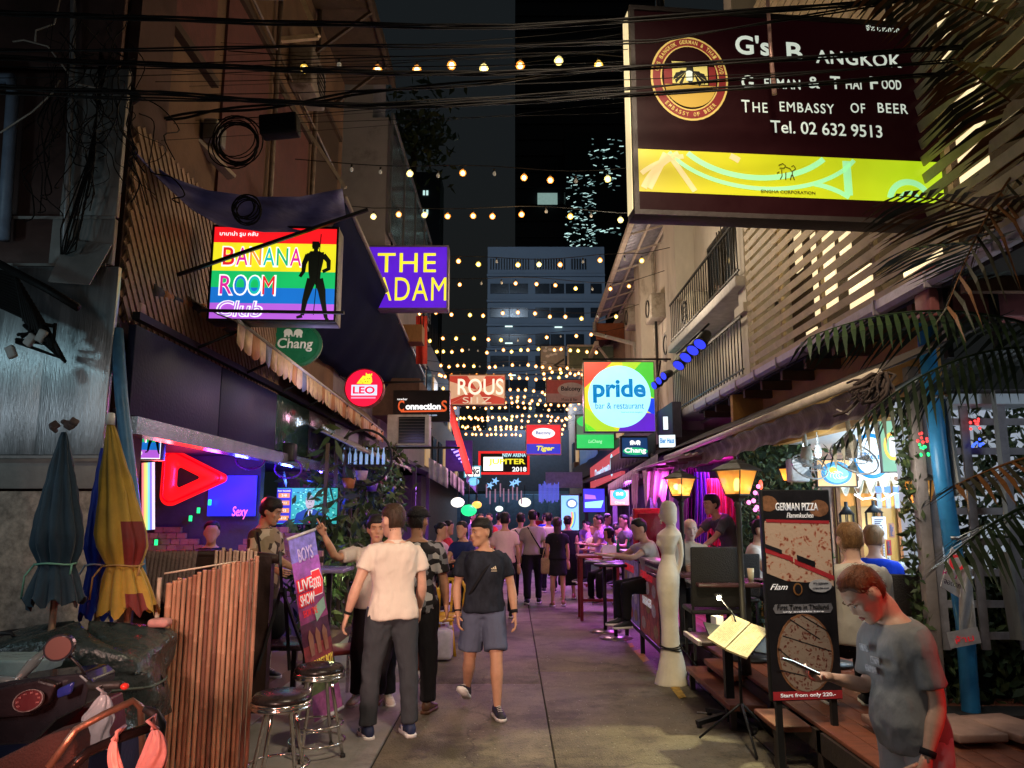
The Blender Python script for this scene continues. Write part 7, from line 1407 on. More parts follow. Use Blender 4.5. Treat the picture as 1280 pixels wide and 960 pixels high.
# pink hanging cloths on right bars
for i,(x0,x1,y0,y1,Y) in enumerate(((803,836,588,636,12.6),(789,798,592,645,13.2),(836,842,600,650,13.4))):
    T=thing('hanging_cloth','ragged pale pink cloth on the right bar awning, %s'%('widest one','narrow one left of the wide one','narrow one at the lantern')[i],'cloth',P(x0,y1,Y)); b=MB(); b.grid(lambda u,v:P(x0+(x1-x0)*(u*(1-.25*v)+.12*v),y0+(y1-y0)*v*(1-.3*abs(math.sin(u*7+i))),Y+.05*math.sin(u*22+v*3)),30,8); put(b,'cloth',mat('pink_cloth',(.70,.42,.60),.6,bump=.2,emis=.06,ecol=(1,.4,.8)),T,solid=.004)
T=thing('grey_valance_awning','grey awning with scalloped dark and pale valance over the right bars','awning',(2.2,14,2.5)); A0,A1=PX(822,567,2.3),PX(760,606,2.25)
for k in range(22):
    a=A0.lerp(A1,k/22); c=A0.lerp(A1,(k+1)/22); d=(c-a)/5; b=MB(); b.fstrip([a+d*j for j in range(6)],[a+d*j+V((0,0,-.20-.06*math.sin(j/5*math.pi))) for j in range(6)]); put(b,'scallop',mat('mauve_scallop',(.3,.24,.28),.8),T,solid=.004)
b=MB(); b.grid(lambda u,v:A0.lerp(A1,u)+V((.9*v,0,.35*v)),12,2); put(b,'canopy_sheet',mat('grey_sheet',(.22,.2,.22),.8),T,solid=.005)
b=MB(); b.grid(lambda u,v:V((2.32,A0.y+.2,3.05)).lerp(V((2.32,A1.y,3.0)),u)+V((0,0,-.30*v-.05*v*abs(math.sin(u*40)))),80,2); put(b,'dark_valance',mat('black_slats',(.035,.03,.03),.8),T,solid=.005)
# right bars structure (back walls, columns)
T=thing('violet_bar','violet lit open bar with columns and shelves along the right side','bar',(3.4,18,0)); b=MB(); b.span((4.2,12.2,0),(4.3,34,3.2)); put(b,'back_wall',mat('violet_wall',(.22,.16,.26),.8,var=.5,scale=2),T)
b=MB(); b.span((2.6,13.4,2.75),(4.3,34,2.85)); put(b,'ceiling',mat('violet_ceiling',(.12,.1,.14),.7),T)
for k,y in enumerate((12.6,15.2,18,21,25,29)): b=MB(); b.span((2.75,y,0),(2.87,y+.12,2.8)); put(b,'column',mat('column_dark',(.08,.06,.09),.5),T)
for k in range(3): b=MB(); b.span((4.05,13+k*4,1.2),(4.2,15.5+k*4,1.24)); s_=put(b,'shelf',M_dwood,T); 
b=MB(); b.span((2.7,12.7,3.0),(2.85,34,3.6)); put(b,'parapet',mat('dark_parapet',(.05,.045,.07),.6),T)
for k in range(7):
    T=thing('bar_pendant','small glowing %s pendant lamp in the right bars'%('cyan','violet','white','magenta','blue','pale green','lilac')[k],'lamp',(2.9+.2*(k%3),13.5+k*2.2,2.2)); p=T.location; b=MB(); b.ball(p,.06,8); put(b,'bulb',gl('pend_%d'%k,((.3,.9,1),(.6,.2,1),(1,1,1),(1,.2,.7),(.2,.3,1),(.5,1,.7),(.8,.5,1))[k],4,sample=False),T); b=MB(); b.tube([p,p+V((0,0,.55))],.008,4); put(b,'cord',M_wire,T)
# left greenery and canopies further down
T=thing('planter_hedge','tall leafy plants and creepers in front of the left bars','plants',(-2.5,11,0)); 
leaves(1500,lambda:(V((rnd.gauss(-2.7,.22),rnd.uniform(10.3,13.2),max(.2,rnd.gauss(1.3,.6)))),rn()),.11,M_ivy,'foliage',T,asp=2.6)
leaves(900,lambda:(V((rnd.gauss(-2.35,.18),rnd.uniform(12.6,15.2),rnd.uniform(1.3,2.9))),rn()),.10,[mat('leaf_pale',(.10,.15,.05),.5,bump=0)]+M_ivy,'creeper',T)  # a paler green mixed at random with the ivy tones
b=MB()
for k in range(9): x=-2.55; y=10.4+k*.55; b.bar((x,y,.1),(x+.03,y,2.7),.045)
put(b,'trellis_posts',M_dwood,T,kind='stuff')
lamp('plant_lamp',(-2.3,10.6,.9),12,(.9,1,.45),'POINT',.05); lamp('plant_lamp',(-2.2,13.6,2.4),10,(.6,.7,1),'POINT',.1)
for k in range(5):
    p=V((-2.3,10.8+k*.9,2.1+.15*(k%2))); T=thing('hanging_pot','small %s pot hung in the left greenery'%('terracotta','lilac','violet','pink','blue')[k],'pot',p); b=MB(); b.lathe([(.07,0),(.10,.14)],p,10); put(b,'pot',mat('hpot%d'%k,((.4,.15,.06),(.5,.35,.55),(.2,.1,.6),(.7,.15,.3),(.05,.08,.7))[k],.5),T); b=MB(); b.tube([p+V((0,0,.14)),p+V((0,0,.6))],.005,4); put(b,'cord',M_wire,T)
T=thing('bottle_shelf','round framed shelf of pale blue lit bottles above the left greenery','shelf',P(455,575,11.5)); c=P(455,572,11.5); b=MB(); b.tube([c+V((.42*math.cos(q),0,.42*math.sin(q))) for q in [2*math.pi*k/24 for k in range(24)]],.02,6,closed=True); b.bar(c+V((-.4,0,-.12)),c+V((.4,0,-.12)),.03); put(b,'ring_frame',M_blk,T)
for k in range(8): 
    b=MB(); x=c.x-.3+k*.085; b.lathe([(.022,0),(.025,.14),(.010,.19),(.010,.25)],(x,c.y,c.z-.10),8); put(b,'bottle',gl('ice_bottle',(.35,.55,.9),.55),T)
for i,(pts,m,lab) in enumerate((([(445,552,11.6,-2.9),(540,590,13.5,-1.9)],'white_canopy','long pale canopy sheet over the left greenery'),)):
    T=thing('canopy',lab,'canopy',(-2.5,13,2.7)); b=MB(); b.grid(lambda u,v:V((-2.9+.75*v,10.6+5.6*u,3.0-.35*v-.03*math.sin(u*30))),30,4); put(b,'canopy_sheet',mat('pale_canvas',(.34,.33,.37),.7),T,solid=.006); b=MB(); b.tube([(-2.15,10.6,2.64),(-2.15,16.2,2.64)],.02,6); put(b,'front_bar',mat('weathered_pole'),T)
for i,(x0,x1,y0,y1,Y) in enumerate(((536,560,572,605,15.6),(563,580,588,612,19),(583,596,592,606,24))):
    T=thing('end_valance','white cloth valance end panel, %s along the left side'%('nearest','middle','farthest')[i],'awning',P(x0,y1,Y)); b=MB(); b.grid(lambda u,v:P(x0+(x1-x0)*u,y0+(y1-y0)*(v*.75)+14*u,Y+.03*math.sin(u*20)),20,4); put(b,'cloth',mat('white_valance',(.5,.47,.55),.7),T,solid=.005)
T=thing('red_drop_awning','long red cloth drop slanting down on the left beyond the black sign','awning',P(562,510,16)); b=MB(); b.grid(lambda u,v:P(556+26*v+9*u,505+88*v,17+u*1.0+.08*math.sin(u*9+v*2)),12,14); put(b,'cloth',mat('poppy_cloth',(.62,.05,.03),.7,emis=.05),T,solid=.005)
b=MB(); b.grid(lambda u,v:P(520+14*u,395+60*v,18+.1*math.sin(u*8)),8,6); put(b,'upper_cloth',mat('poppy_cloth'),T,solid=.005)
# left far bars
T=thing('left_far_bar','dark open bars with violet light along the far left side','bar',(-3.2,20,0)); b=MB(); b.span((-4.4,14.4,0),(-4.3,45,3.2)); put(b,'back_wall',mat('violet_wall'),T); b=MB(); b.span((-4.4,14.4,3.0),(-2.7,45,3.1)); put(b,'ceiling',mat('violet_ceiling'),T)
for y in (15,18,21.5,25): b=MB(); b.span((-2.8,y,0),(-2.7,y+.12,3)); put(b,'column',mat('column_dark'),T)
for i,(px,py,Y,r,nm,col,lab) in enumerate(((592,602,24,.16,'cyan_dome',(.15,.5,.8),'big blue dome lamp left of the red framed sign'),(609,625,17.5,.0,'x',(1,1,1),''),(586,638,17,.16,'green_glow',(.02,.8,.25),'green glowing globe lamp in the far left bars'),(596,631,17,.10,'amber_glow',(1,.55,.1),'amber glowing globe beside the green globe lamp'),(572,628,16,.13,'hot_white',(1,1,1),'white glowing box lamp left of the green globe'),(624,636,30,.14,'cone_white',(.8,1,.9),'small cone lamp over the blue gate'),(656,628,30,.22,'hot2',(1,1,.85),'bright oval lamp above the gate right of centre'))):
    if r<=0: continue
    c=P(px,py,Y); T=thing('globe_lamp',lab,'lamp',c); b=MB(); b.ball(c,(r*1.1,r*.6,r*.8),12); put(b,'globe',gl(nm,col,1.4),T); b=MB(); b.tube([c+V((0,0,r*.8)),c+V((0,0,r*.8+.5))],.012,4); put(b,'cord',M_wire,T)
T=thing('star_garland','hanging garland of star lights and white tassels before the gate','garland',P(625,612,29)); b=MB(); b3=MB()
for k in range(9):
    px,py=608+k*5.5+rnd.uniform(-1,1),604+rnd.uniform(-4,4); c=P(px,py,29); F=frame(c)
    if k in(1,2,6,7): b.prism(F,[( (.16 if j%2==0 else .06)*math.cos(j*math.pi/5), (.16 if j%2==0 else .06)*math.sin(j*math.pi/5)) for j in range(10)],0,.03)
    b3.box(c-V((0,0,.35+.1*(k%3))),(.05,.02,.5))
put(b,'star',gl('star_blue',(.25,.55,1),1.2),T,kind='stuff'); put(b3,'tassel',gl('tassel_pink',(.6,.35,.5),.4),T,kind='stuff')
T=thing('blue_tassel_fringe','blue and violet fringe hanging from the awning right of the garland','garland',P(680,612,26)); b=MB()
for k in range(16): p=P(674+k*1.6,603+rnd.uniform(-2,4),26); b.box(p-V((0,0,.3)),(.03,.02,.6))
put(b,'fringe',gl('fringe_blue',(.12,.16,.9),.7),T,kind='stuff'); b=MB(); p=P(705,600,27); b.box(p,(1.3,.05,.55)); put(b,'cloth',mat('grey_blue_cloth',(.3,.33,.45),.7),T)
T=thing('spot_light_bank','bank of violet stage tubes on the left above the white valance','stage light',P(573,570,20))
for k in range(5): b=MB(); c=P(569+k*3,560+k*4,20); b.box(c,(.22,.1,.04),rot=Matrix.Rotation(R(-20),3,'Y')); put(b,'tube',gl('violet_tube',(.5,.35,1),1.6),T)
b=MB(); b.box(P(574,570,20.2),(.7,.3,.8)); put(b,'bracket',mat('violet_box',(.08,.03,.25),.5),T)
# stage lights on right balcony
T=thing('stage_light_bar','row of black stage lights with blue lenses under the lower balcony','stage light',P(865,437,9.5))
for k,(px,py,Y) in enumerate(((852,451,10.4),(861,441,10.1),(870,432,9.8),(879,424,9.5))):
    c=P(px,py,Y); d=V((-.45,-.35,-.6)).normalized(); M=d.to_track_quat('Z','Y').to_matrix(); b=MB(); b.lathe([(.05,-.14),(.07,-.10),(.085,.06),(.09,.1)],c,12,rot=M); h_=put(b,'housing',M_blk,T); b=MB(); b.lathe([(.001,.102),(.082,.104)],c,12,rot=M,caps=False); put(b,'lens',gl('lens_blue',(.04,.06,1),1.1),h_)
b=MB(); b.tube([P(846,442,10.5),P(886,405,9.3)],.015,6); put(b,'bar',M_blk,T)
T=thing('stage_light_bar','small row of three black stage lights right of the rainbow square','stage light',P(828,470,11.5))
for k,(px,py,Y) in enumerate(((822,480,11.8),(828,474,11.6),(834,468,11.4))):
    c=P(px,py,Y); d=V((-.6,-.35,-.3)).normalized(); M=d.to_track_quat('Z','Y').to_matrix(); b=MB(); b.lathe([(.04,-.1),(.06,-.06),(.065,.08)],c,10,rot=M); h_=put(b,'housing',M_blk,T); b=MB(); b.lathe([(.001,.082),(.06,.083)],c,10,rot=M,caps=False); put(b,'lens',gl('lens_blue'),h_)
# ---------------- right edge: trellis, pipe, rag sign ----------------
T=thing('white_trellis','white painted square trellis fence with creepers at the right edge','trellis',(3.9,6.0,0)); M_tr=mat('trellis_paint',(.24,.22,.23),.6,var=.3)
x0=P(1155,700,6).x
b=MB(); b.bbox((x0+.02,6.0,1.48),(.09,.08,2.9),.006); put(b,'post',mat('grey_post',(.30,.26,.25),.6),T)
xs=[x0+.13+k*.30 for k in range(8)]
for x in xs: b=MB(); b.box((x,6.03,1.75),(.065,.02,2.0)); put(b,'upright',M_tr,T)
for k in range(9): b=MB(); b.box((x0+1.2,6.05,.85+k*.235),(2.4,.02,.055)); put(b,'slat',M_tr,T)
b=MB(); b.span((x0+.05,6.3,0),(x0+2.6,6.4,1.25)); put(b,'dark_backing',mat('hedge_dark',(.006,.008,.006),.9),T); b=MB(); b.span((x0+.05,6.3,1.252),(x0+2.6,6.4,2.7)); put(b,'glow_backing',gl('room_glow',(.75,.85,1),.38),T)  # upper backing glows by itself in place of a bright room behind
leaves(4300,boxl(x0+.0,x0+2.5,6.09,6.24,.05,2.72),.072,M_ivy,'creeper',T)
leaves(420,boxl(x0-.12,x0+.02,5.95,6.1,.1,2.6),.05,[mat('leaf_pale')]+M_ivy,'creeper',T)
for (px,py,c,nm) in ((1219,530,(1,.05,.05),'tl_red'),(1222,552,(.05,.12,1),'tl_blue'),(1154,562,(.02,1,.2),'tl_green'),(1152,548,(1,.12,.1),'tl_red')):
    b=MB()
    for k in range(9): b.ball(P(px+rnd.uniform(-7,7),py+rnd.uniform(-7,7),5.96),.011,5)
    put(b,'fairy_light',gl(nm,c,2.4),T,kind='stuff')
lamp('trellis_fill',(x0+.8,4.9,2.3),13,(.7,.85,1),'POINT',.2)  # light added in front of the trellis to make the slats visible
T=thing('blue_drain_pipe','tall bright blue plastic drain pipe with elbow foot at the right','pipe',(P(1235,900,5.85).x,5.8,0)); M_bp=mat('blue_pvc',(.03,.20,.42),.32,var=.2,bump=.03)
q=[P(1156,360,5.8),P(1160,430,5.8),P(1180,600,5.8),P(1208,780,5.8),P(1222,905,5.75)]; b=MB(); b.tube([V((p.x,5.82,p.z)) for p in q]+[P(1226,938,5.75),P(1245,948,5.6)],.062,14); put(b,'pipe_run',M_bp,T)
b=MB(); b.tube([P(1219,905,5.78),P(1223,928,5.75),P(1231,944,5.7),P(1247,950,5.58)],.074,14); put(b,'elbow',M_bp,T)
for py,px in ((497,1168),(672,1191)): p=P(px,py,5.82); b=MB(); b.lathe([(.068,-.012),(.068,.012)],p,14); b.box(p+V((.08,.05,0)),(.12,.02,.02)); put(b,'clamp',mat('steel_clamp',(.4,.4,.42),.3,.8),T)
T=thing('cloth_sign','crumpled white cloth sign with red circle hung on the blue pipe','sign',P(1195,740,5.6)); b=MB(); A=[P(1190,683,5.62),P(1176,733,5.55),P(1199,747,5.6),P(1203,700,5.62)]; b.add(A+[p+V((0,.01,0)) for p in A],[(0,1,2,3),(7,6,5,4),(0,4,5,1),(1,5,6,2),(2,6,7,3),(3,7,4,0)]); put(b,'cloth',mat('white_cloth',(.62,.6,.6),.7),T)
b=MB(); b.grid(lambda u,v:P(1199+u*22-(1-v)*8*u,702+u*5+v*(95-u*8)+0,5.6+.05*math.sin(u*6+v*5)),10,14); put(b,'cloth_fold',mat('white_cloth'),T,solid=.004)
F=frame(P(1190,714,5.52),(1,0,-.35),(.35,0,1)); b=MB(); ringp(b,F,.02,.07,.055,.036,0,.004); put(b,'red_ring',M_br,T); text('ห้าม',F,-.01,-.02,.10,.05,mat('magenta_ink',(.6,.0,.2),.6),T,off=.003); text('จอดรถ',F,.02,-.085,.12,.03,M_bbar,T,off=.003)
b=MB(); F2=frame(P(1205,798,5.52),(1,0,.18),(-.18,0,1)); b.prism(F2,rect(-.11,-.05,.11,.06),0,.003); put(b,'cloth_tail',mat('white_cloth'),T); text('ห้าม',F2,0,0,.13,.05,M_br,T,off=.005)
for k,(px,py0,py1) in enumerate(((1255,490,670),(1268,690,800),(1190,500,620))):
    T=thing('grey_plank','weathered grey timber plank on the trellis, %s'%('slanting at the top','standing at the lower right','beside the blue pipe')[k],'plank',P(px,py1,5.8)); b=MB(); b.bar(P(px-14,py0,5.85),P(px+5,py1,5.8),.03,.11); put(b,'plank',mat('grey_plank',(.22,.22,.21),.7,var=.4,stretch=(1,1,.2)),T)
T=thing('planter_box','low dark planter wall under the trellis','planter',(3.9,5.9,0)); b=MB(); b.span((x0-.1,5.7,0),(x0+2.6,5.97,.36)); put(b,'wall',mat('dark_planter',(.03,.03,.03),.8),T); 
T=thing('deck_end_slab','pale stone slabs at the near end of the terrace','slab',(3,5,0))
for k in range(3): b=MB(); b.bbox((2.55+k*.35,5.25,.40),(.33,.5,.05),.01,rz=.1*k); put(b,'stone',mat('pink_stone',(.36,.22,.18),.7),T)
# restaurant interior
T=thing('curtained_window','restaurant window with white swag curtain and ochre pelmet','window',(4.8,10.4,1.2)); xa,xb=P(1046,640,10.45).x,P(1145,640,10.45).x
b=MB(); b.span((xa,10.46,1.0),(xb,10.5,2.3)); put(b,'panes',gl('window_glow',(.30,.22,.08),.55),T); b=MB(); b.span((xa,10.40,1.85),(xb,10.44,2.02)); put(b,'pelmet',M_och,T)
sw=6
for k in range(sw):
    x=xa+(xb-xa)*k/sw; w_=(xb-xa)/sw; b=MB(); b.grid(lambda u,v:V((x+w_*u,10.36-.03*math.sin(v*14),2.33-v*(.08+.27*math.sin(u*math.pi)))),12,8); put(b,'swag',mat('sheer_white',(.7,.7,.62),.7,emis=.12,ecol=(1,1,.8)),T,solid=.004)
for k in range(5): b=MB(); x=xa+(xb-xa)*k/4; b.bar((x,10.39,1.0),(x,10.39,2.3),.05); put(b,'mullion',mat('brown_frame',(.12,.06,.03),.5),T)
b=MB(); b.tube([P(1068,618,9.9),P(1078,624,9.9),P(1090,622,9.9),P(1100,626,9.9),P(1112,620,9.9),P(1122,614,9.9),P(1130,618,9.9)],.012,5); o=put(b,'light_rope',gl('rope_white',(.95,1,1),3)); tag(o,'white rope light looped above the swag curtain','light')
for k in range(5):
    c=P(1098+k*11,612,9.6); t=thing('glass_tag','small blue tagged glass card hanging above the swag curtain','hanging card',c,'blue tagged cards above the curtain'); b=MB(); b.box(c,(.07,.02,.08)); put(b,'blue_tag',gl('tag_blue',(.15,.3,.8),.7),t); b=MB(); b.box(c-V((0,0,.14)),(.06,.015,.18)); put(b,'clear_card',mat('clear_card',(.5,.6,.75),.2,alpha=.6),t)
for k,(px0,py0,px1,py1,c,nm,lab) in enumerate(((1090,646,1109,674,(.7,.68,.72),'poster_white','white poster with small pictures in the restaurant window'),(1089,675,1102,712,(.75,.62,.03),'poster_yellow','yellow poster with dark writing under the white poster'),(1103,674,1108,712,(.6,.6,.66),'poster_pale','narrow pale poster beside the yellow one'),(1108,675,1115,694,(.6,.03,.08),'poster_red','small crimson sign right of the yellow poster'),(1109,695,1115,717,(.66,.66,.6),'poster_cream','small cream note below the crimson sign'),(1111,654,1119,672,(.3,.13,.08),'poster_brown','brown framed picture in the restaurant window'),(1150,655,1158,702,(.62,.58,.58),'poster_tall','tall pale poster at the ivy post'))):
    cx,cy,cz,w_,h=pxsign(px0,py0,px1,py1,8.6); t=thing('poster',lab,'poster',(cx,cy,cz-h/2)); F=frame((cx,cy,cz)); b=MB(); b.prism(F,rect(-w_/2,-h/2,w_/2,h/2),-.01,0); put(b,'sheet',mat(nm,c,.6,emis=.15),t)
    b=MB()
    for j in range(9): b.prism(F,rect(-w_*.35,h*(.4-j*.09)-.012,-w_*.35+w_*.7*rnd.uniform(.4,1),h*(.4-j*.09)),.001,.003)
    put(b,'print',mat('poster_ink',(.2,.06,.06) if k%2 else (.1,.08,.12),.6),t,kind='stuff')
c=P(1146,685,7.2); t=thing('thermometer_plate','white oval thermometer plate with red column by the ivy post','thermometer',c); F=frame(c); b=MB(); b.prism(F,circ(0,0,.045,.11,20),-.01,0); put(b,'plate',mat('white_plastic'),t); b=MB(); b.prism(F,rect(-.006,-.08,.006,.03),.001,.003); b.prism(F,circ(0,-.08,.014,.02,10),.001,.0035); put(b,'red_column',M_br,t)
for i,(px,py,Y,s) in enumerate(((1059,655,8.4,.9),(1093,652,8.8,1.1))):
    c=P(px,py,Y); t=thing('hanging_lantern','black iron candle lantern hanging in the restaurant, %s'%('left with coloured strip','right behind the white poster')[i],'lantern',c); b=MB(); b.lathe([(.10*s,.10),(.02,.19),(.02,.24)],c,8); b.lathe([(.09*s,-.14),(.09*s,-.12)],c,8); put(b,'cap',M_blk,t)
    for k in range(6): a=k*math.pi/3; b=MB(); b.bar(c+V((.085*s*math.cos(a),.085*s*math.sin(a),-.13)),c+V((.085*s*math.cos(a),.085*s*math.sin(a),.1)),.010); put(b,'bar',M_blk,t)
c=P(1059,685,8.0); t=thing('colour_strip_light','small vertical light strip in red green and blue by the lantern','light',c)
for k,cc in enumerate(((1,.05,.02),(.05,.9,.2),(.05,.15,1))): b=MB(); b.box(c+V((0,0,.1-k*.08)),(.03,.02,.07)); put(b,'segment',gl('seg%d'%k,cc,1.6),t)
def wallfan(lab,px,py,Y,s=1.0):
    c=P(px,py,Y); t=thing('wall_fan',lab,'fan',c); F=frame(c,(1,.3,0),(0,.75,.65)); M_f=mat('fan_white',(.6,.62,.62),.4)
    b=MB(); b.tube([F(.22*s*math.cos(q),.22*s*math.sin(q),0) for q in [2*math.pi*k/28 for k in range(28)]],.008,5,closed=True); b.tube([F(.12*s*math.cos(q),.12*s*math.sin(q),.03) for q in [2*math.pi*k/24 for k in range(24)]],.004,4,closed=True)
    for k in range(20): a=2*math.pi*k/20; b.tube([F(.03*math.cos(a),.03*math.sin(a),.05),F(.22*s*math.cos(a),.22*s*math.sin(a),0)],.0025,4)
    put(b,'cage',M_f,t)
    for k in range(3):
        a=2*math.pi*k/3; b=MB(); b.prism(F,[(.03*math.cos(a),.03*math.sin(a)),(.18*s*math.cos(a-.25),.18*s*math.sin(a-.25)),(.19*s*math.cos(a+.35),.19*s*math.sin(a+.35))],-.015,-.008); put(b,'blade',mat('fan_blade',(.4,.5,.55),.3),t)
    b=MB(); b.lathe([(.05,0),(.06,.12),(.04,.2)],c+V((0,.06,0)),12); b.tube([c+V((0,.06,.18)),c+V((0,.1,.42))],.02,6); put(b,'motor',mat('fan_motor',(.5,.45,.35),.5),t)
wallfan('white wall fan hanging below the ochre fascia left',1012,583,7.6,.9); wallfan('white ceiling fan with beige motor above the noodle television',1068,572,6.4,1.0)
t=thing('speaker_box','white loudspeaker box under the restaurant ceiling','loudspeaker',P(1003,588,8.6)); b=MB(); b.bbox(P(997,588,8.6),(.2,.2,.26),.02); put(b,'cabinet',mat('white_metal'),t)
# red framed chair back / parasol behind statue
t=thing('red_menu_box','glossy red framed box sign behind the statue','sign',P(818,665,11.2)); c=P(815,668,11.2); b=MB(); b.bbox(c,(.55,.12,.75),.03); put(b,'frame',mat('gloss_red',(.45,.02,.03),.25),t); b=MB(); b.bbox(c-V((0,.065,0)),(.42,.02,.6),.01); put(b,'panel',mat('deep_red',(.15,.01,.02),.2),t)
# flower-head sparkle above: roadside tree left top
T=thing('rooftop_tree','dim leafy treetop behind the white shophouse rail','tree',P(520,190,30)); c=P(518,170,30); b=MB(); b.tube([c-V((0,0,5)),c],.12,6); put(b,'trunk',M_dwood,T); leaves(700,lambda:(c+V((rnd.gauss(0,.8),rnd.gauss(0,.6),rnd.gauss(0,.9))),rn()),.28,M_ivy,'crown',T)
# ---------------- palm fronds ----------------
M_pg=[mat('palm_green',(.014,.028,.010),.4,var=.4,bump=0,spec=.5)]; M_po=[mat('palm_rust',(.12,.045,.012),.5,var=.4,bump=0),mat('palm_dark',(.025,.022,.012),.5,var=.4,bump=0)]
def frond(base,tip,droop,n,ll,mats,par,wid=.036,nm='frond',hang=.5):
    b=MB(); pts=[]; base,tip=V(base),V(tip)
    for k in range(n+1): u=k/n; p=base.lerp(tip,u); p.z+=droop*(4*u*(1-u))*.5-droop*u*u*.5; pts.append(p)
    b.tube(pts,[.014*(1-u/n*.8) for u in range(n+1)],5)
    for k in range(2,n+1):
        t=(pts[k]-pts[k-1]).normalized(); sd=t.cross(V((0,0,1))).normalized(); L=ll*(.45+.9*math.sin(math.pi*min(1,(k/n)*.85+.12)))
        for s in (-1,1):
            d=(t*.55+sd*s*.9+V((0,0,-hang*rnd.uniform(.6,1.3)))).normalized(); a=pts[k]; m_=a+d*L*.5; e=a+d*L+V((0,0,-hang*L*.35)); wv=t*wid; b.add([a-wv*.3,a+wv*.3,m_+wv*.5,e,m_-wv*.5],[(0,1,2,4),(4,2,3)],rnd.randrange(len(mats)))
    return put(b,nm,mats,par)
T=thing('palm_tree','palm whose rust and green fronds hang in from the upper right edge','palm tree',(4.1,4.6,0)); b=MB(); b.lathe([(.16,0),(.12,1.5),(.11,3.3),(.09,5.3)],(4.05,4.7,0),10); put(b,'trunk',mat('palm_trunk',(.09,.06,.04),.9,bump=.6),T)
fr=[((1330,420,4.5),(1010,395,4.3),.25,30,.34,M_pg,.6),((1340,440,4.6),(1040,520,4.5),.35,30,.30,M_pg,.8),((1330,300,4.4),(1120,235,4.2),.1,22,.42,M_po,.25),((1330,330,4.5),(1130,300,4.3),.12,22,.42,M_pg,.2),((1340,200,4.3),(1190,70,4.1),.1,24,.36,M_po,.5),((1330,60,4.2),(1090,-25,4.0),.1,26,.28,M_po,.4),((1360,150,4.5),(1180,340,4.1),.4,24,.4,M_po,1.0),((1330,620,4.4),(1180,690,4.2),.1,20,.36,M_pg,.4),((1350,50,4.6),(1170,-40,4.2),.1,22,.4,M_po,.6),((1350,560,4.2),(1195,600,4.0),.05,18,.34,M_po,.3)]
for a,c,dr_,n,ll,m,hg in fr: frond(P(*a),P(*c),dr_,n,ll,m,T,hang=hg,nm='frond')
# ---------------- bottom left: motorbike, covered cart, bins, folded pram ----------------
T=thing('covered_cart','cart wrapped in shiny black plastic sheet tied with cord behind the motorbike','cart',(-2.7,4.5,0))
def cart(u,v):
    a=2*math.pi*u; r=1+.05*math.sin(a*5+v*7)+.04*noise.noise(V((u*14,v*6,1)))
    z=.62+.50*v; k=(1 if v<.8 else 1-((v-.8)/.2)**2*.9); zz1=z+ (.04*math.sin(a*3) if v>.6 else 0)
    return V((-2.52+.50*r*k*math.copysign(abs(math.cos(a))**.6,math.cos(a)),4.6+.30*r*k*math.copysign(abs(math.sin(a))**.6,math.sin(a)),zz1))
b=MB(); b.grid(cart,72,20); put(b,'plastic_sheet',mat('black_plastic',(.03,.045,.045),.28,var=.4,scale=12,bump=.8,bscale=22,spec=.7),T)
b=MB(); b.tube([cart(k/40,.42)+V((0,0,0)) for k in range(40)],.008,5,closed=True); put(b,'cord',mat('green_cord',(.10,.13,.11),.6),T)
b=MB(); b.span((-2.95,4.35,.1),(-2.1,4.9,.62)); put(b,'body',mat('navy_body',(.02,.03,.08),.5),T)
T=thing('blue_bin','blue plastic bin with black lid beside the flecked board','bin',(-3.1,4.9,0)); x=P(42,800,4.9).x; b=MB(); b.lathe([(.22,.3),(.27,.95),(.285,.96),(.285,1.0),(.26,1.0)],(x,4.9,0),24); put(b,'barrel',mat('bin_blue',(.015,.06,.30),.4),T); b=MB(); b.lathe([(.27,1.0),(.29,1.01),(.29,1.04),(.25,1.05),(.24,1.03)],(x,4.9,0),24); b.tube([(x-.08,4.62,1.05),(x-.05,4.6,1.09),(x+.05,4.6,1.09),(x+.08,4.62,1.05)],.012,5); put(b,'lid',mat('bin_lid',(.03,.03,.035),.4),T)
T=thing('motorbike','dark motorbike with round mirror and speedometer parked at the lower left','motorbike',(-2.2,3.4,0)); M_mb=mat('bike_black',(.018,.018,.024),.2,coat=.6,bump=.02); Yb=3.35
def pr(L,Y,d): return [P(x,y,Y) for x,y in L]
def slabp(L,Y,d,nm,m,par=T,bev=.01):
    b=MB(); A=[P(x,y,Y) for x,y in L]; n=len(A); b.add(A+[p+V((0,d,0)) for p in A],[tuple(range(n))[::-1],tuple(range(n,2*n))]+[(i,(i+1)%n,n+(i+1)%n,n+i) for i in range(n)]); return put(b,nm,m,par,bevel=bev)
slabp([(-40,862),(10,852),(60,846),(100,842),(112,852),(106,882),(70,900),(40,930),(-40,935)],3.35,.22,'fairing',M_mb)
slabp([(-30,870),(8,858),(48,850),(70,856),(60,880),(35,895),(-30,900)],3.30,.05,'dash_panel',mat('dash_black',(.02,.014,.018),.3))
F=frame(P(37,876,3.28),(1,0,.2),(-.2,.3,1)); b=MB(); b.prism(F,circ(0,0,.060,.040,24),0,.006); q=put(b,'speedometer',mat('dial_face',(.10,.02,.025),.25),T); b=MB(); ringp(b,F,0,0,.063,.058,.0,.012,ky=.68); put(b,'dial_ring',mat('dial_ring',(.4,.3,.3),.3,.8),q)
for s in range(8): text(str(s*20),F,.045*math.cos(R(210-s*34)),.029*math.sin(R(210-s*34)),.012,.007,mat('dial_ink',(.5,.2,.2),.5),q,off=.009)
slabp([(70,862),(92,852),(88,868),(70,874)],3.28,.02,'blue_panel',mat('bike_blue',(.02,.03,.22),.25,coat=.5)); 
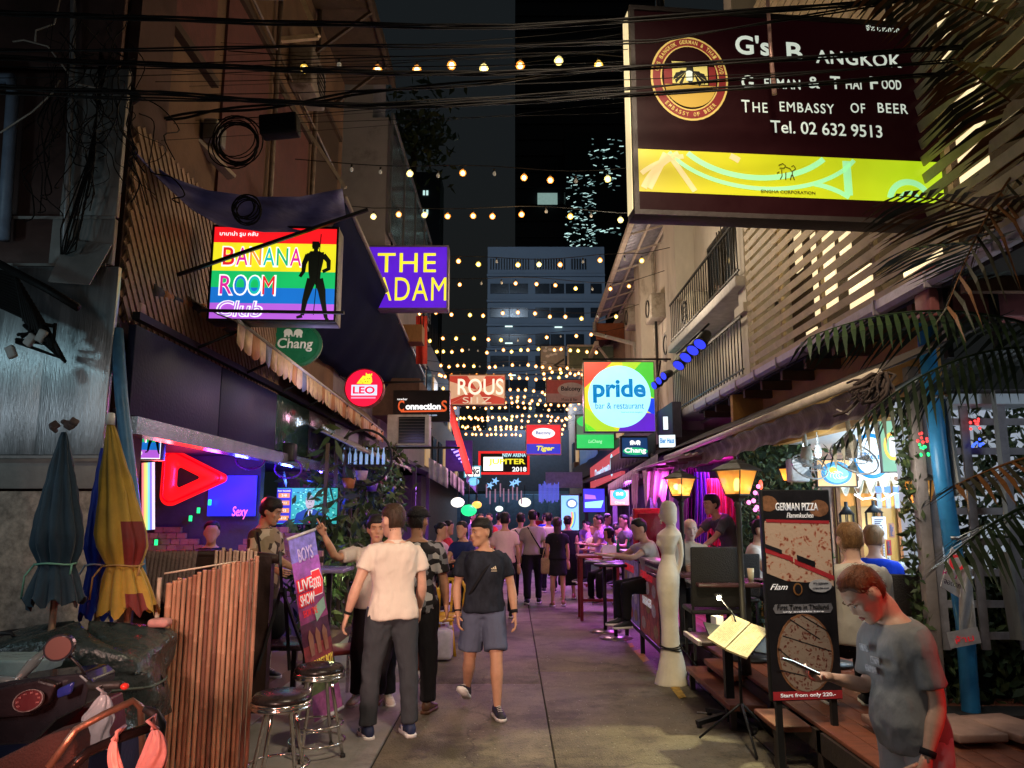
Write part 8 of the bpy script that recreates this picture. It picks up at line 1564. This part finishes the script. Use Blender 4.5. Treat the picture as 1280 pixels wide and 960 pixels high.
b=MB(); b.tube([P(104,845,3.4),P(115,858,3.35),P(152,856,3.3)],[.016,.018,.017],8); put(b,'handlebar',mat('bike_grip',(.02,.02,.02),.5),T); b=MB(); b.ball(P(156,858,3.3),(.018,.018,.014),8); put(b,'indicator',mat('tail_red',(.6,.03,.02),.3,emis=.2),T)
F=frame(P(73,810,3.3),(1,.15,-.1),(.25,0,1)); b=MB(); b.prism(F,circ(0,0,.058,.056,24),-.025,0); q=put(b,'mirror',M_mb,T); b=MB(); b.prism(F,circ(0,0,.050,.048,24),.001,.003); put(b,'mirror_glass',mat('mirror_glass',(.12,.06,.055),.25,.2,var=0,bump=0),q)  # dull red reflection is put into the glass colour
b=MB(); b.tube([P(87,820,3.33),P(100,833,3.35),P(108,846,3.38)],.006,6); put(b,'mirror_stem',M_blk,T)
slabp([(-40,826),(50,826),(40,846),(-40,852)],3.9,.25,'screen_cover',mat('clear_cover',(.35,.5,.52),.15,bump=.3,bscale=15))
b=MB(); b.tube([P(-30,846,3.4),P(20,852,3.4),P(40,830,3.45),P(58,812,3.5)],[.02,.02,.025,.012],8); put(b,'wind_trim',mat('trim_teal',(.12,.16,.17),.2,coat=.5),T)
b=MB(); b.lathe([(.16,-.05),(.28,-.05),(.30,0),(.28,.05),(.16,.05)],(-2.15,3.6,.3),24,rot=Matrix.Rotation(R(90),3,'X')); put(b,'wheel',mat('black_rubber'),T)
slabp([(60,890),(112,884),(118,935),(70,960),(20,960)],3.6,.3,'leg_shield',mat('bike_maroon',(.10,.01,.015),.3,coat=.4))
T=thing('folding_pram','black folding pram frame with padded handle at the very bottom left','pram',(-1.5,2.6,0)); Yp=2.55
b=MB(); b.tube([P(60,960,2.5),P(95,912,2.55),P(130,893,2.6),P(166,876,2.65),P(176,884,2.68),P(178,930,2.75),P(180,990,2.8)],.012,8); put(b,'bronze_tube',mat('bronze_tube',(.35,.24,.17),.35,.7),T)
b=MB(); b.tube([P(84,964,2.35),P(110,940,2.4),P(150,922,2.45),P(190,908,2.5)],.016,8); put(b,'push_bar',mat('gloss_black',(.012,.012,.013),.15),T)
b=MB(); b.tube([P(180,886,2.5),P(193,892,2.5),P(201,906,2.5),P(200,918,2.5),P(190,922,2.5)],[.010,.016,.018,.016,.010],10); put(b,'handle_grip',mat('grip_black',(.025,.025,.025),.55),T)
slabp([(-20,958),(60,918),(88,910),(94,930),(88,1010),(-20,1010)],2.6,.10,'fabric_seat',mat('pram_fabric',(.05,.03,.028),.95,bump=.6,bscale=120))
for x in (-1.75,-1.35): b=MB(); b.tube([(x,2.75,.05),(x+.05,2.7,.9)],.012,6); put(b,'leg_tube',M_blk,T)
M_plb=mat('pink_plastic_bag',(.72,.42,.42),.35,var=.2,scale=6,bump=.5,bscale=18,spec=.6)
def pbag(lab,cx,y0,y1,Y,w0,w1,m,seed):
    c0=P(cx,y0,Y); t=thing('plastic_bag',lab,'bag',c0); px=Y/FPX; b=MB()
    def f(u,v):
        a=2*math.pi*u; w_=(w0+(w1-w0)*min(1,v*2.2)**.7)*px/2; w_*=1+.22*noise.noise(V((u*9,v*3+seed,seed)))+.10*math.sin(a*7+v*9+seed)
        x=w_*math.cos(a)+.02*math.sin(v*4+seed); return P(cx,y0+(y1-y0)*v,Y)+V((x,w_*.5*math.sin(a),.012*math.sin(a*3)*v))
    b.grid(f,64,22); put(b,'bag_body',m,t); b=MB(); b.tube([f(.1,0),c0+V((0,-.02,.03)),c0+V((.0,.03,.035)),f(.6,0)],.006,5); put(b,'handle',m,t)
pbag('pinkish white plastic bag tied on the pram handle end',187,912,1000,2.42,8,34,M_plb,1); pbag('narrow pink plastic bag on the pram push bar',149,926,1000,2.42,6,16,M_plb,4)
pbag('clear plastic bag hanging from the motorbike handlebar',124,868,932,3.3,6,34,mat('clear_bag',(.5,.5,.55),.2,alpha=.55,bump=.5,bscale=20),8)
t=thing('styrofoam_box','small pale lid lying on top of the covered cart','lid',(-2.3,4.6,1.13)); b=MB(); b.bbox((-2.12,4.75,1.13),(.12,.1,.05),.02); put(b,'lid',mat('pink_lid',(.6,.3,.28),.6),t)
# ---------------- the people of the street ----------------
c_navy=cloth('navy_print_tee',(.018,.022,.034),var=.8,scale=7); c_white=cloth('white_shirt',(.70,.62,.54)); c_char=cloth('charcoal_trousers',(.045,.05,.06)); c_blk=cloth('black_cloth',(.012,.012,.015))
c_short=cloth('slate_shorts',(.085,.10,.16)); c_cream=cloth('cream_tee',(.50,.46,.40)); c_grey=cloth('grey_tee',(.26,.26,.27),var=.1); c_beige=cloth('beige_tee',(.36,.31,.27)); c_pinkw=cloth('pinkish_tee',(.62,.45,.45)); c_jean=cloth('pale_jeans',(.24,.32,.42)); c_dgrey=cloth('dark_grey_shirt',(.10,.10,.11)); c_blue=cloth('blue_shirt',(.01,.05,.55)); c_purp=cloth('lilac_shirt',(.4,.22,.55)); c_red=cloth('red_shirt',(.5,.03,.04)); c_or=cloth('orange_trim',(.75,.13,.04))
M_shoe=mat('dark_shoe',(.02,.022,.03),.5); M_wshoe=mat('cream_shoe',(.55,.5,.44),.6); M_brs=mat('brown_shoe',(.10,.05,.03),.5); M_navs=mat('navy_sneaker',(.02,.03,.08),.6)
def vor(name,c1,c2,c3,scale):   # faceted print
    m=mat(name,c1,.8,var=.1); t=m.node_tree; v=t.nodes.new('ShaderNodeTexVoronoi'); v.inputs['Scale'].default_value=scale; tc=t.nodes.new('ShaderNodeTexCoord'); t.links.new(tc.outputs['Object'],v.inputs['Vector'])
    r=t.nodes.new('ShaderNodeValToRGB'); r.color_ramp.interpolation='CONSTANT'; e=r.color_ramp.elements; e[0].color=c1+(1,); e[1].position=.45; e[1].color=c2+(1,); q=e.new(.72); q.color=c3+(1,)
    sx_=t.nodes.new('ShaderNodeSeparateXYZ'); t.links.new(v.outputs['Color'],sx_.inputs[0]); t.links.new(sx_.outputs[0],r.inputs[0]); t.links.new(r.outputs[0],t.nodes['Principled BSDF'].inputs['Base Color']); return m
c_fac=vor('facet_print',(.012,.012,.015),(.16,.17,.19),(.42,.42,.42),17); c_camo=vor('camo_print',(.05,.035,.02),(.30,.22,.13),(.50,.42,.30),12)
g=PG(604,895)
i1=person('man walking towards us in dark navy printed tee and slate blue shorts',(g.x,g.y+.1,0),rz=4,H=1.72,head=(-58,4),twist=-4,shirt=c_navy,pants=c_short,plen=.44,shoe=M_shoe,hstyle='quiff',skin='tan',build=1.06,hem=.90,sleeve=.62,
 arm=dict(L=(.26,.05,-1),R=(-.28,.12,-1)),fore=dict(L=(.10,-.25,-1),R=(.06,-.32,-1)),leg=dict(L=(.05,-.34,-1),R=(-.10,.10,-1)),shin=dict(L=(.02,-.03,-1),R=(-.06,.80,-1)),footyaw=(5,-12))
b=MB(); Hl=i1['bendl']
pts=[Hl((.13,.02,1.43)),Hl((.09,-.09,1.38)),Hl((0,-.142,1.27)),Hl((-.10,-.140,1.12)),Hl((-.165,-.06,1.02))]; b.tube(pts,.014,6,flat=.4); addp(i1,b,'bag_strap',c_blk)
b=MB()
for k in range(3): F=frame(Hl((.075+.016*k,-.137,1.285)),(1,0,0),(0,0,1)); b.prism(F,[(-.006,0),(.006,0),(-.002,.012+.010*k),(-.012,.006+.010*k)],0,.003)
b.prism(frame(Hl((.09,-.137,1.272))),rect(-.026,-.004,.026,.001),0,.003); addp(i1,b,'chest_logo',mat('logo_cream',(.75,.68,.5),.6))
def band(inf,k,name,m,r=.031,w_=.014,back=.03):
    w0=inf['J'][k][2]; fd=inf['J'][k][4]; b=MB(); b.ring([oring(w0-fd*(back-w_/2),fd,(1,0,0),r,r*.85,14),oring(w0-fd*(back+w_/2),fd,(1,0,0),r,r*.85,14)]); return addp(inf,b,name,m)
band(i1,'L','wristwatch',c_blk,.034,.03); band(i1,'R','bracelet',c_blk,.033)
g=PG(487,921)
i2=person('man in white short sleeved shirt and charcoal trousers seen from behind',(g.x,g.y,0),rz=-158,H=1.82,head=(22,4),shirt=c_white,collar=True,pants=c_char,shoe=M_navs,hair='brown',skin='fair',build=1.06,sleeve=.58,hem=.87,hstyle='short',
 arm=dict(L=(.42,.10,-1),R=(-.22,-.12,-1)),fore=dict(L=(.25,-.30,-1),R=(-.05,-.5,-.8)),leg=dict(L=(.16,-.05,-1),R=(-.10,.06,-1)),shin=dict(L=(.03,.05,-1),R=(-.04,.02,-1)),footyaw=(-5,10))
band(i2,'L','wristband',c_blk,.033,.02)
b=MB()
for k,sg in (('L',1),('R',-1)):
    an=i2['J'][k][7]
    for s2_ in (-1,1): x=an.x+s2_*.047; F=frame((x,an.y-.05,an.z-.035),(0,s2_*1.,0)); b.prism(F,[(-.022,-.016),(-.012,-.016),(-.012,.004),(.012,-.016),(.022,-.016),(.022,.018),(.012,.018),(.012,-.002),(-.012,.018),(-.022,.018)],0,.004)
addp(i2,b,'shoe_letter',mat('silver_print',(.6,.6,.62),.4))
g=PG(462,880)
i3=person('young man in cream tee pointing up at the television with raised arm',(g.x+.02,g.y,0.0),rz=5,H=1.72,head=(8,2),shirt=c_cream,pants=c_blk,shoe=M_wshoe,hstyle='thick',skin='tan',sleeve=.75,hem=.88,
 arm=dict(R=(-.62,-.7,-.12),L=(.25,-.1,-1)),fore=dict(R=(-.50,-.15,1),L=(-.5,-.75,.25)),leg=dict(L=(.14,0,-1),R=(-.12,0,-1)),footyaw=(6,-10),hands=dict(R=dict(d=(-.5,-.2,1),palm=(0,-1,0),thumb=(1,0,.2),curl=1.1)))
b=MB(); w_=i3['J']['R'][2]; d=V((-.5,-.2,1)).normalized(); b.tube([w_+d*.08+V((.012,-.01,0)),w_+d*.12+V((.01,-.012,0)),w_+d*.17+V((.008,-.012,0))],[.0095,.0085,.006],7); addp(i3,b,'pointing_finger',SK['tan'])
b=MB(); h=i3['HP']['L']; b.lathe([(.032,-.08),(.04,.08)],(0,0,0),14); t=thing('tumbler','dark drinks tumbler held by the pointing young man','cup',h); b.v=[v+h+V((0,-.05,.03)) for v in b.v]; put(b,'cup',mat('dark_cup',(.03,.02,.02),.3),t)
b=MB(); b.lathe([(.034,.08),(.034,.086)],h+V((0,-.05,.03)),12); put(b,'lid',mat('dark_lid',(.05,.05,.05),.4),t)
g=PG(510,896)
i4=person('man in black cap and grey faceted print shirt standing behind the white shirt man',(g.x+.03,g.y+.15,0),rz=172,H=1.80,head=(-10,0),shirt=c_fac,pants=c_blk,shoe=M_brs,hstyle='cap',skin='brown',build=1.1,sleeve=.8,hem=.84,sole=M_brs,
 arm=dict(L=(.15,-.1,-1),R=(-.22,.0,-1)),fore=dict(L=(.3,-.9,.2),R=(-.05,-.3,-1)),leg=dict(L=(.55,-.10,-1),R=(-.08,0,-1)),shin=dict(L=(.12,.1,-1),R=(0,0,-1)))
p=P(325,780,7.9)
i5=person('man in brown camouflage print shirt standing at the bar with a black bag',(p.x,7.9,.14),rz=72,H=1.76,head=(14,18),shirt=c_camo,pants=c_camo,shoe=M_shoe,hstyle='thick',skin='tan',sleeve=.85,hem=.86,arm=dict(R=(-.2,-.25,-1),L=(.1,-.2,-1)),fore=dict(R=(-.02,-.95,-.25),L=(-.1,-.9,-.35)),fine=True)
t=thing('shoulder_bag','black slouchy shoulder bag hanging at the camouflage shirt man','bag',(p.x+.1,7.7,.8)); b=MB(); b.ball(P(343,775,7.65),(.13,.09,.20),12); put(b,'bag_body',c_blk,t); b=MB(); b.tube([P(338,750,7.62),P(326,700,7.6),P(322,665,7.68)],.012,5); put(b,'strap',c_blk,t)
person('person with black hair seated behind the dark bar partition',(P(265,660,9.2).x,9.2,.14),rz=20,shirt=c_blk,pants=c_blk,shoe=M_shoe,seat=.62,leg=dict(L=(.1,-1,-.1),R=(-.1,-1,-.1)),fine=False,hstyle='short')
# phone man
i7=person('man in grey tee bending over his phone beside the pizza board',(1.70,3.42,0),rz=-80,H=1.59,head=(-8,34),lean=15,shirt=c_grey,pants=cloth('stone_jeans',(.42,.42,.45)),shoe=M_navs,hair='red',skin='fair',build=.95,sleeve=.78,hem=.86,belly=.045,hd=1.02,
 arm=dict(L=(.08,.22,-1),R=(-.04,-.10,-1)),fore=dict(L=(.05,-.42,-1),R=(.10,-1,.26)),hands=dict(R=dict(d=(.05,-1,.05),palm=(.3,0,1),thumb=(1,-.2,.3),curl=.5)),leg=dict(L=(.06,0,-1),R=(-.06,0,-1)))
h=i7['HP']['R']; t=thing('smartphone','smartphone with bright screen held by the grey tee man','phone',h); ang=Matrix.Rotation(R(-72),3,'Z')@Matrix.Rotation(R(-24),3,'X'); c=h+V((-.045,-.02,.045)); b=MB(); b.bbox(c,(.078,.155,.009),.004,rot=ang); put(b,'case',mat('phone_case',(.04,.04,.045),.3),t); b=MB(); b.box(c+ang@V((0,0,.0058)),(.070,.145,.0015),rot=ang); put(b,'screen',gl('phone_screen',(.75,.95,1),3.0),t)
lamp('phone_lamp',tuple(c+V((.02,0,.08))),.6,(.8,.95,1),'POINT',.04)
b=MB(); b.ball(i7['HP']['R'],(.01,.01,.01),4); bb=i7['bendl']
F=frame(bb((0.0,-.128-.02,1.30)),(1,0,0),(0,-.1,1)); b=MB()
for k,(a,c_) in enumerate(((-.07,.0),(.0,.07),(-.05,.04))): b.prism(F,rect(a,.03-k*.045,c_-.01,.06-k*.045),0,.004)
addp(i7,b,'shirt_print',mat('shirt_print',(.42,.42,.46),.7,var=.6,scale=60)); band(i7,'L','wristwatch',c_blk,.034,.028)
# street crowd walking away
def wk(lab,px,Y,top,bot,H=1.7,rz=180,ph=0,**k):
    p=P(px,700,Y); s=1 if ph%2 else -1
    return person(lab,(p.x,Y,.012),rz=rz,H=H,shirt=top,pants=bot,shoe=k.pop('shoe',M_shoe),fine=False,leg=dict(L=(.05,.16*s,-1),R=(-.05,-.16*s,-1)),shin=dict(L=(0,.05+.12*max(s,0),-1),R=(0,.05+.12*max(-s,0),-1)),arm=dict(L=(.2,-.12*s,-1),R=(-.2,.12*s,-1)),hstyle=k.pop('hstyle','back'),**k)
wk('man in pale pink tee walking away behind the navy tee man',631,13.2,c_pinkw,c_blk,1.72,ph=1,sleeve=.7)
a=wk('man in white tee walking away with a dark shoulder strap',651,15.6,c_white,c_blk,1.70,ph=0,sleeve=.7)
b=MB(); b.tube([a['bendl'](q) for q in ((.12,.10,1.42),(0,.125,1.25),(-.14,.11,1.05))],.013,5); addp(a,b,'bag_strap',c_blk)
a=wk('man in beige grey tee and black jeans walking away with a crossbody bag',666,15.2,c_beige,c_blk,1.76,ph=1,sleeve=.8,build=1.05)
b=MB(); b.tube([a['bendl'](q) for q in ((.10,.10,1.43),(0,.13,1.25),(-.16,.10,1.0))],.013,5); b.bbox((-.19,.08,.98),(.12,.10,.13),.03); addp(a,b,'crossbody_bag',c_blk)
a=wk('man in white tee far ahead with a thin black backpack strap',686,17.2,c_white,c_blk,1.70,ph=0,sleeve=.7)
a=person('long haired woman in short black dress walking away with a straw bag',(P(697,700,14.8).x,14.8,.012),rz=180,H=1.62,hstyle='long',hair='brown',shirt=c_blk,dress=.30,sleeve=.6,shoe=mat('tan_shoe',(.3,.15,.08),.6),fine=False,leg=dict(L=(.04,.14,-1),R=(-.04,-.14,-1)),shirt_pat=c_blk)
t=thing('straw_bag','straw coloured tote bag hanging beside the woman in the short black dress','bag',(a['T'].location.x-.22,14.8,.75)); p=V(t.location); b=MB(); b.bbox(p,(.20,.10,.30),.03); put(b,'bag_body',mat('straw',(.42,.30,.16),.8,bump=.5),t); b=MB(); b.tube([p+V((-.07,0,.14)),p+V((-.03,0,.32)),p+V((.03,0,.32)),p+V((.07,0,.14))],.01,5); put(b,'handle',mat('straw'),t)
person('woman in long black dress and pink sandals walking away',(P(710,700,16).x,16,.012),rz=180,H=1.64,hstyle='bun',shirt=c_blk,dress=.62,sleeve=.2,shoe=mat('pink_shoe',(.6,.15,.25),.6),fine=False,shirt_pat=c_blk)
for k,(px,Y,t_,rz,lab) in enumerate(((600,17,c_purp,10,'man in lilac shirt facing us beyond the left tables'),(611,18.5,c_red,-20,'person in red shirt among the far left tables'),(624,20,c_purp,160,'person in violet shirt standing at the far left'),(682,21,c_blue,180,'person in bright blue shirt far ahead in the street'),(590,22,c_dgrey,90,'person in dark shirt near the green glowing lamp'),(672,28,c_red,180,'small distant figure in red before the gate'))): wk(lab,px,Y,t_,c_blk,1.68,rz=rz,ph=k)
def sit(lab,px,Y,top,rz,seat=.48,z=0,H=1.68,fine=False,lean=8,**k):
    x=P(px,680,Y).x; return person(lab,(x,Y,z),rz=rz,H=H,lean=lean,shirt=top,pants=k.pop('pants',c_blk),shoe=M_shoe,seat=seat,fine=fine,leg=dict(L=(.1,-1,-.05),R=(-.1,-1,-.05)),arm=k.pop('arm',dict(L=(.15,-.45,-1),R=(-.15,-.45,-1))),fore=k.pop('fore',dict(L=(-.25,-1,.1),R=(.25,-1,.1))),hstyle=k.pop('hstyle','short'),**k)
sit('woman in pink top and glittery headband seated at a left high table',547,12.2,c_pinkw,70,seat=.72,hstyle='bun')
a=sit('man in navy shirt with orange trim reading a menu on the left',580,12.0,cloth('navy_polo',(.02,.03,.10)),-30,seat=.74,z=0); 
b=MB(); b.ring([oring(a['bendl']((0,0,z)),a['up'],(1,0,0),.185,.135,18) for z in (1.04,1.07)]); addp(a,b,'orange_band',c_or)
sit('person in dark red seated behind the pink top woman',556,14.2,c_red,80,seat=.72,hstyle='bun')
rc=[(752,15.5,c_purp,-80),(765,14.2,c_white,-60),(772,16.4,c_purp,30),(784,15.2,c_dgrey,-70),(796,13.8,c_purp,100),(745,18,c_white,-50),(757,19.5,c_purp,60),(770,20,c_blk,0),(782,18.4,c_white,-30),(797,17,c_purp,-80),(806,15.8,c_dgrey,20),(738,21.5,c_purp,-90),(748,23,c_white,0),(813,14.5,c_blk,-60),(730,24.5,c_purp,40),(826,13.6,c_purp,-90)]
nm=('lilac','white','violet','dark grey','mauve','pale','purple','black','bright white','pinkish lilac','charcoal','dim lilac','faint white','jet black','faint violet','deep violet')
wh=('nearest the street edge','leaning at the front high table','behind the front high table','by the pink hanging cloth','turned towards the red framed board','under the blue television','below the blue television','against the back wall of the bar','under the green elephant sign','beside the bar column','in the middle of the right crowd','at the far street edge','at the far end of the right bars','next to the red framed board','farthest down the right bars','just left of the statue')
for k,(px,Y,c,rz) in enumerate(rc): sit('guest in %s top seated %s'%(nm[k],wh[k]),px,Y,c,rz,seat=.5+.22*(k%3==0),z=.1,hstyle=('short','long','back')[k%3] if k%3!=2 else 'short')
# terrace people
sit('person in cream top resting both arms on the banner rail',815,9.7,c_cream,-80,seat=.5,z=.33,lean=22,arm=dict(L=(.2,-.9,-.5),R=(-.2,-.9,-.5)),fore=dict(L=(-.5,-1,.1),R=(.2,-1,.1)),fine=False,skin='fair')
sit('bald old man in cream shirt seated behind the black chair',862,9.5,cloth('ecru_shirt',(.60,.52,.38)),0,seat=.48,z=.33,fine=True,hstyle='bald',skin='pale',hair='grey',sleeve=.9,collar=True,lean=6)
p=P(905,700,10.3)
person('waiter in dark grey shirt and pale jeans bending over a table',(p.x+.12,10.3,.33),rz=-75,H=1.72,lean=48,head=(0,-30),shirt=c_dgrey,pants=c_jean,shoe=M_shoe,sleeve=.7,hstyle='thick',skin='tan',arm=dict(L=(.1,-.7,-.9),R=(-.1,-.8,-.7)),fore=dict(L=(0,-1,-.6),R=(0,-1,-.5)),fine=True)
sit('woman in white top with black hair tied back seated beside the pizza board',943,9.2,c_white,60,seat=.48,z=.33,hstyle='bun',fine=True,lean=10,sleeve=.5)
sit('man with short sandy hair in cream tee seated with his back to us',1066,5.75,c_cream,172,seat=.45,z=.33,fine=True,hair='blond',skin='fair',build=1.1,sleeve=.8,H=1.76)
sit('person in bright blue shirt seated beyond the sandy haired man',1092,7.0,c_blue,150,seat=.45,z=.33,fine=False,hair='blond',skin='fair')
person('waitress in dark top far inside the restaurant',(P(1010,680,9.9).x,9.9,.33),rz=0,shirt=c_blk,pants=c_blk,shoe=M_shoe,fine=False,hstyle='long')
bpy.data.scenes.remove(TS)
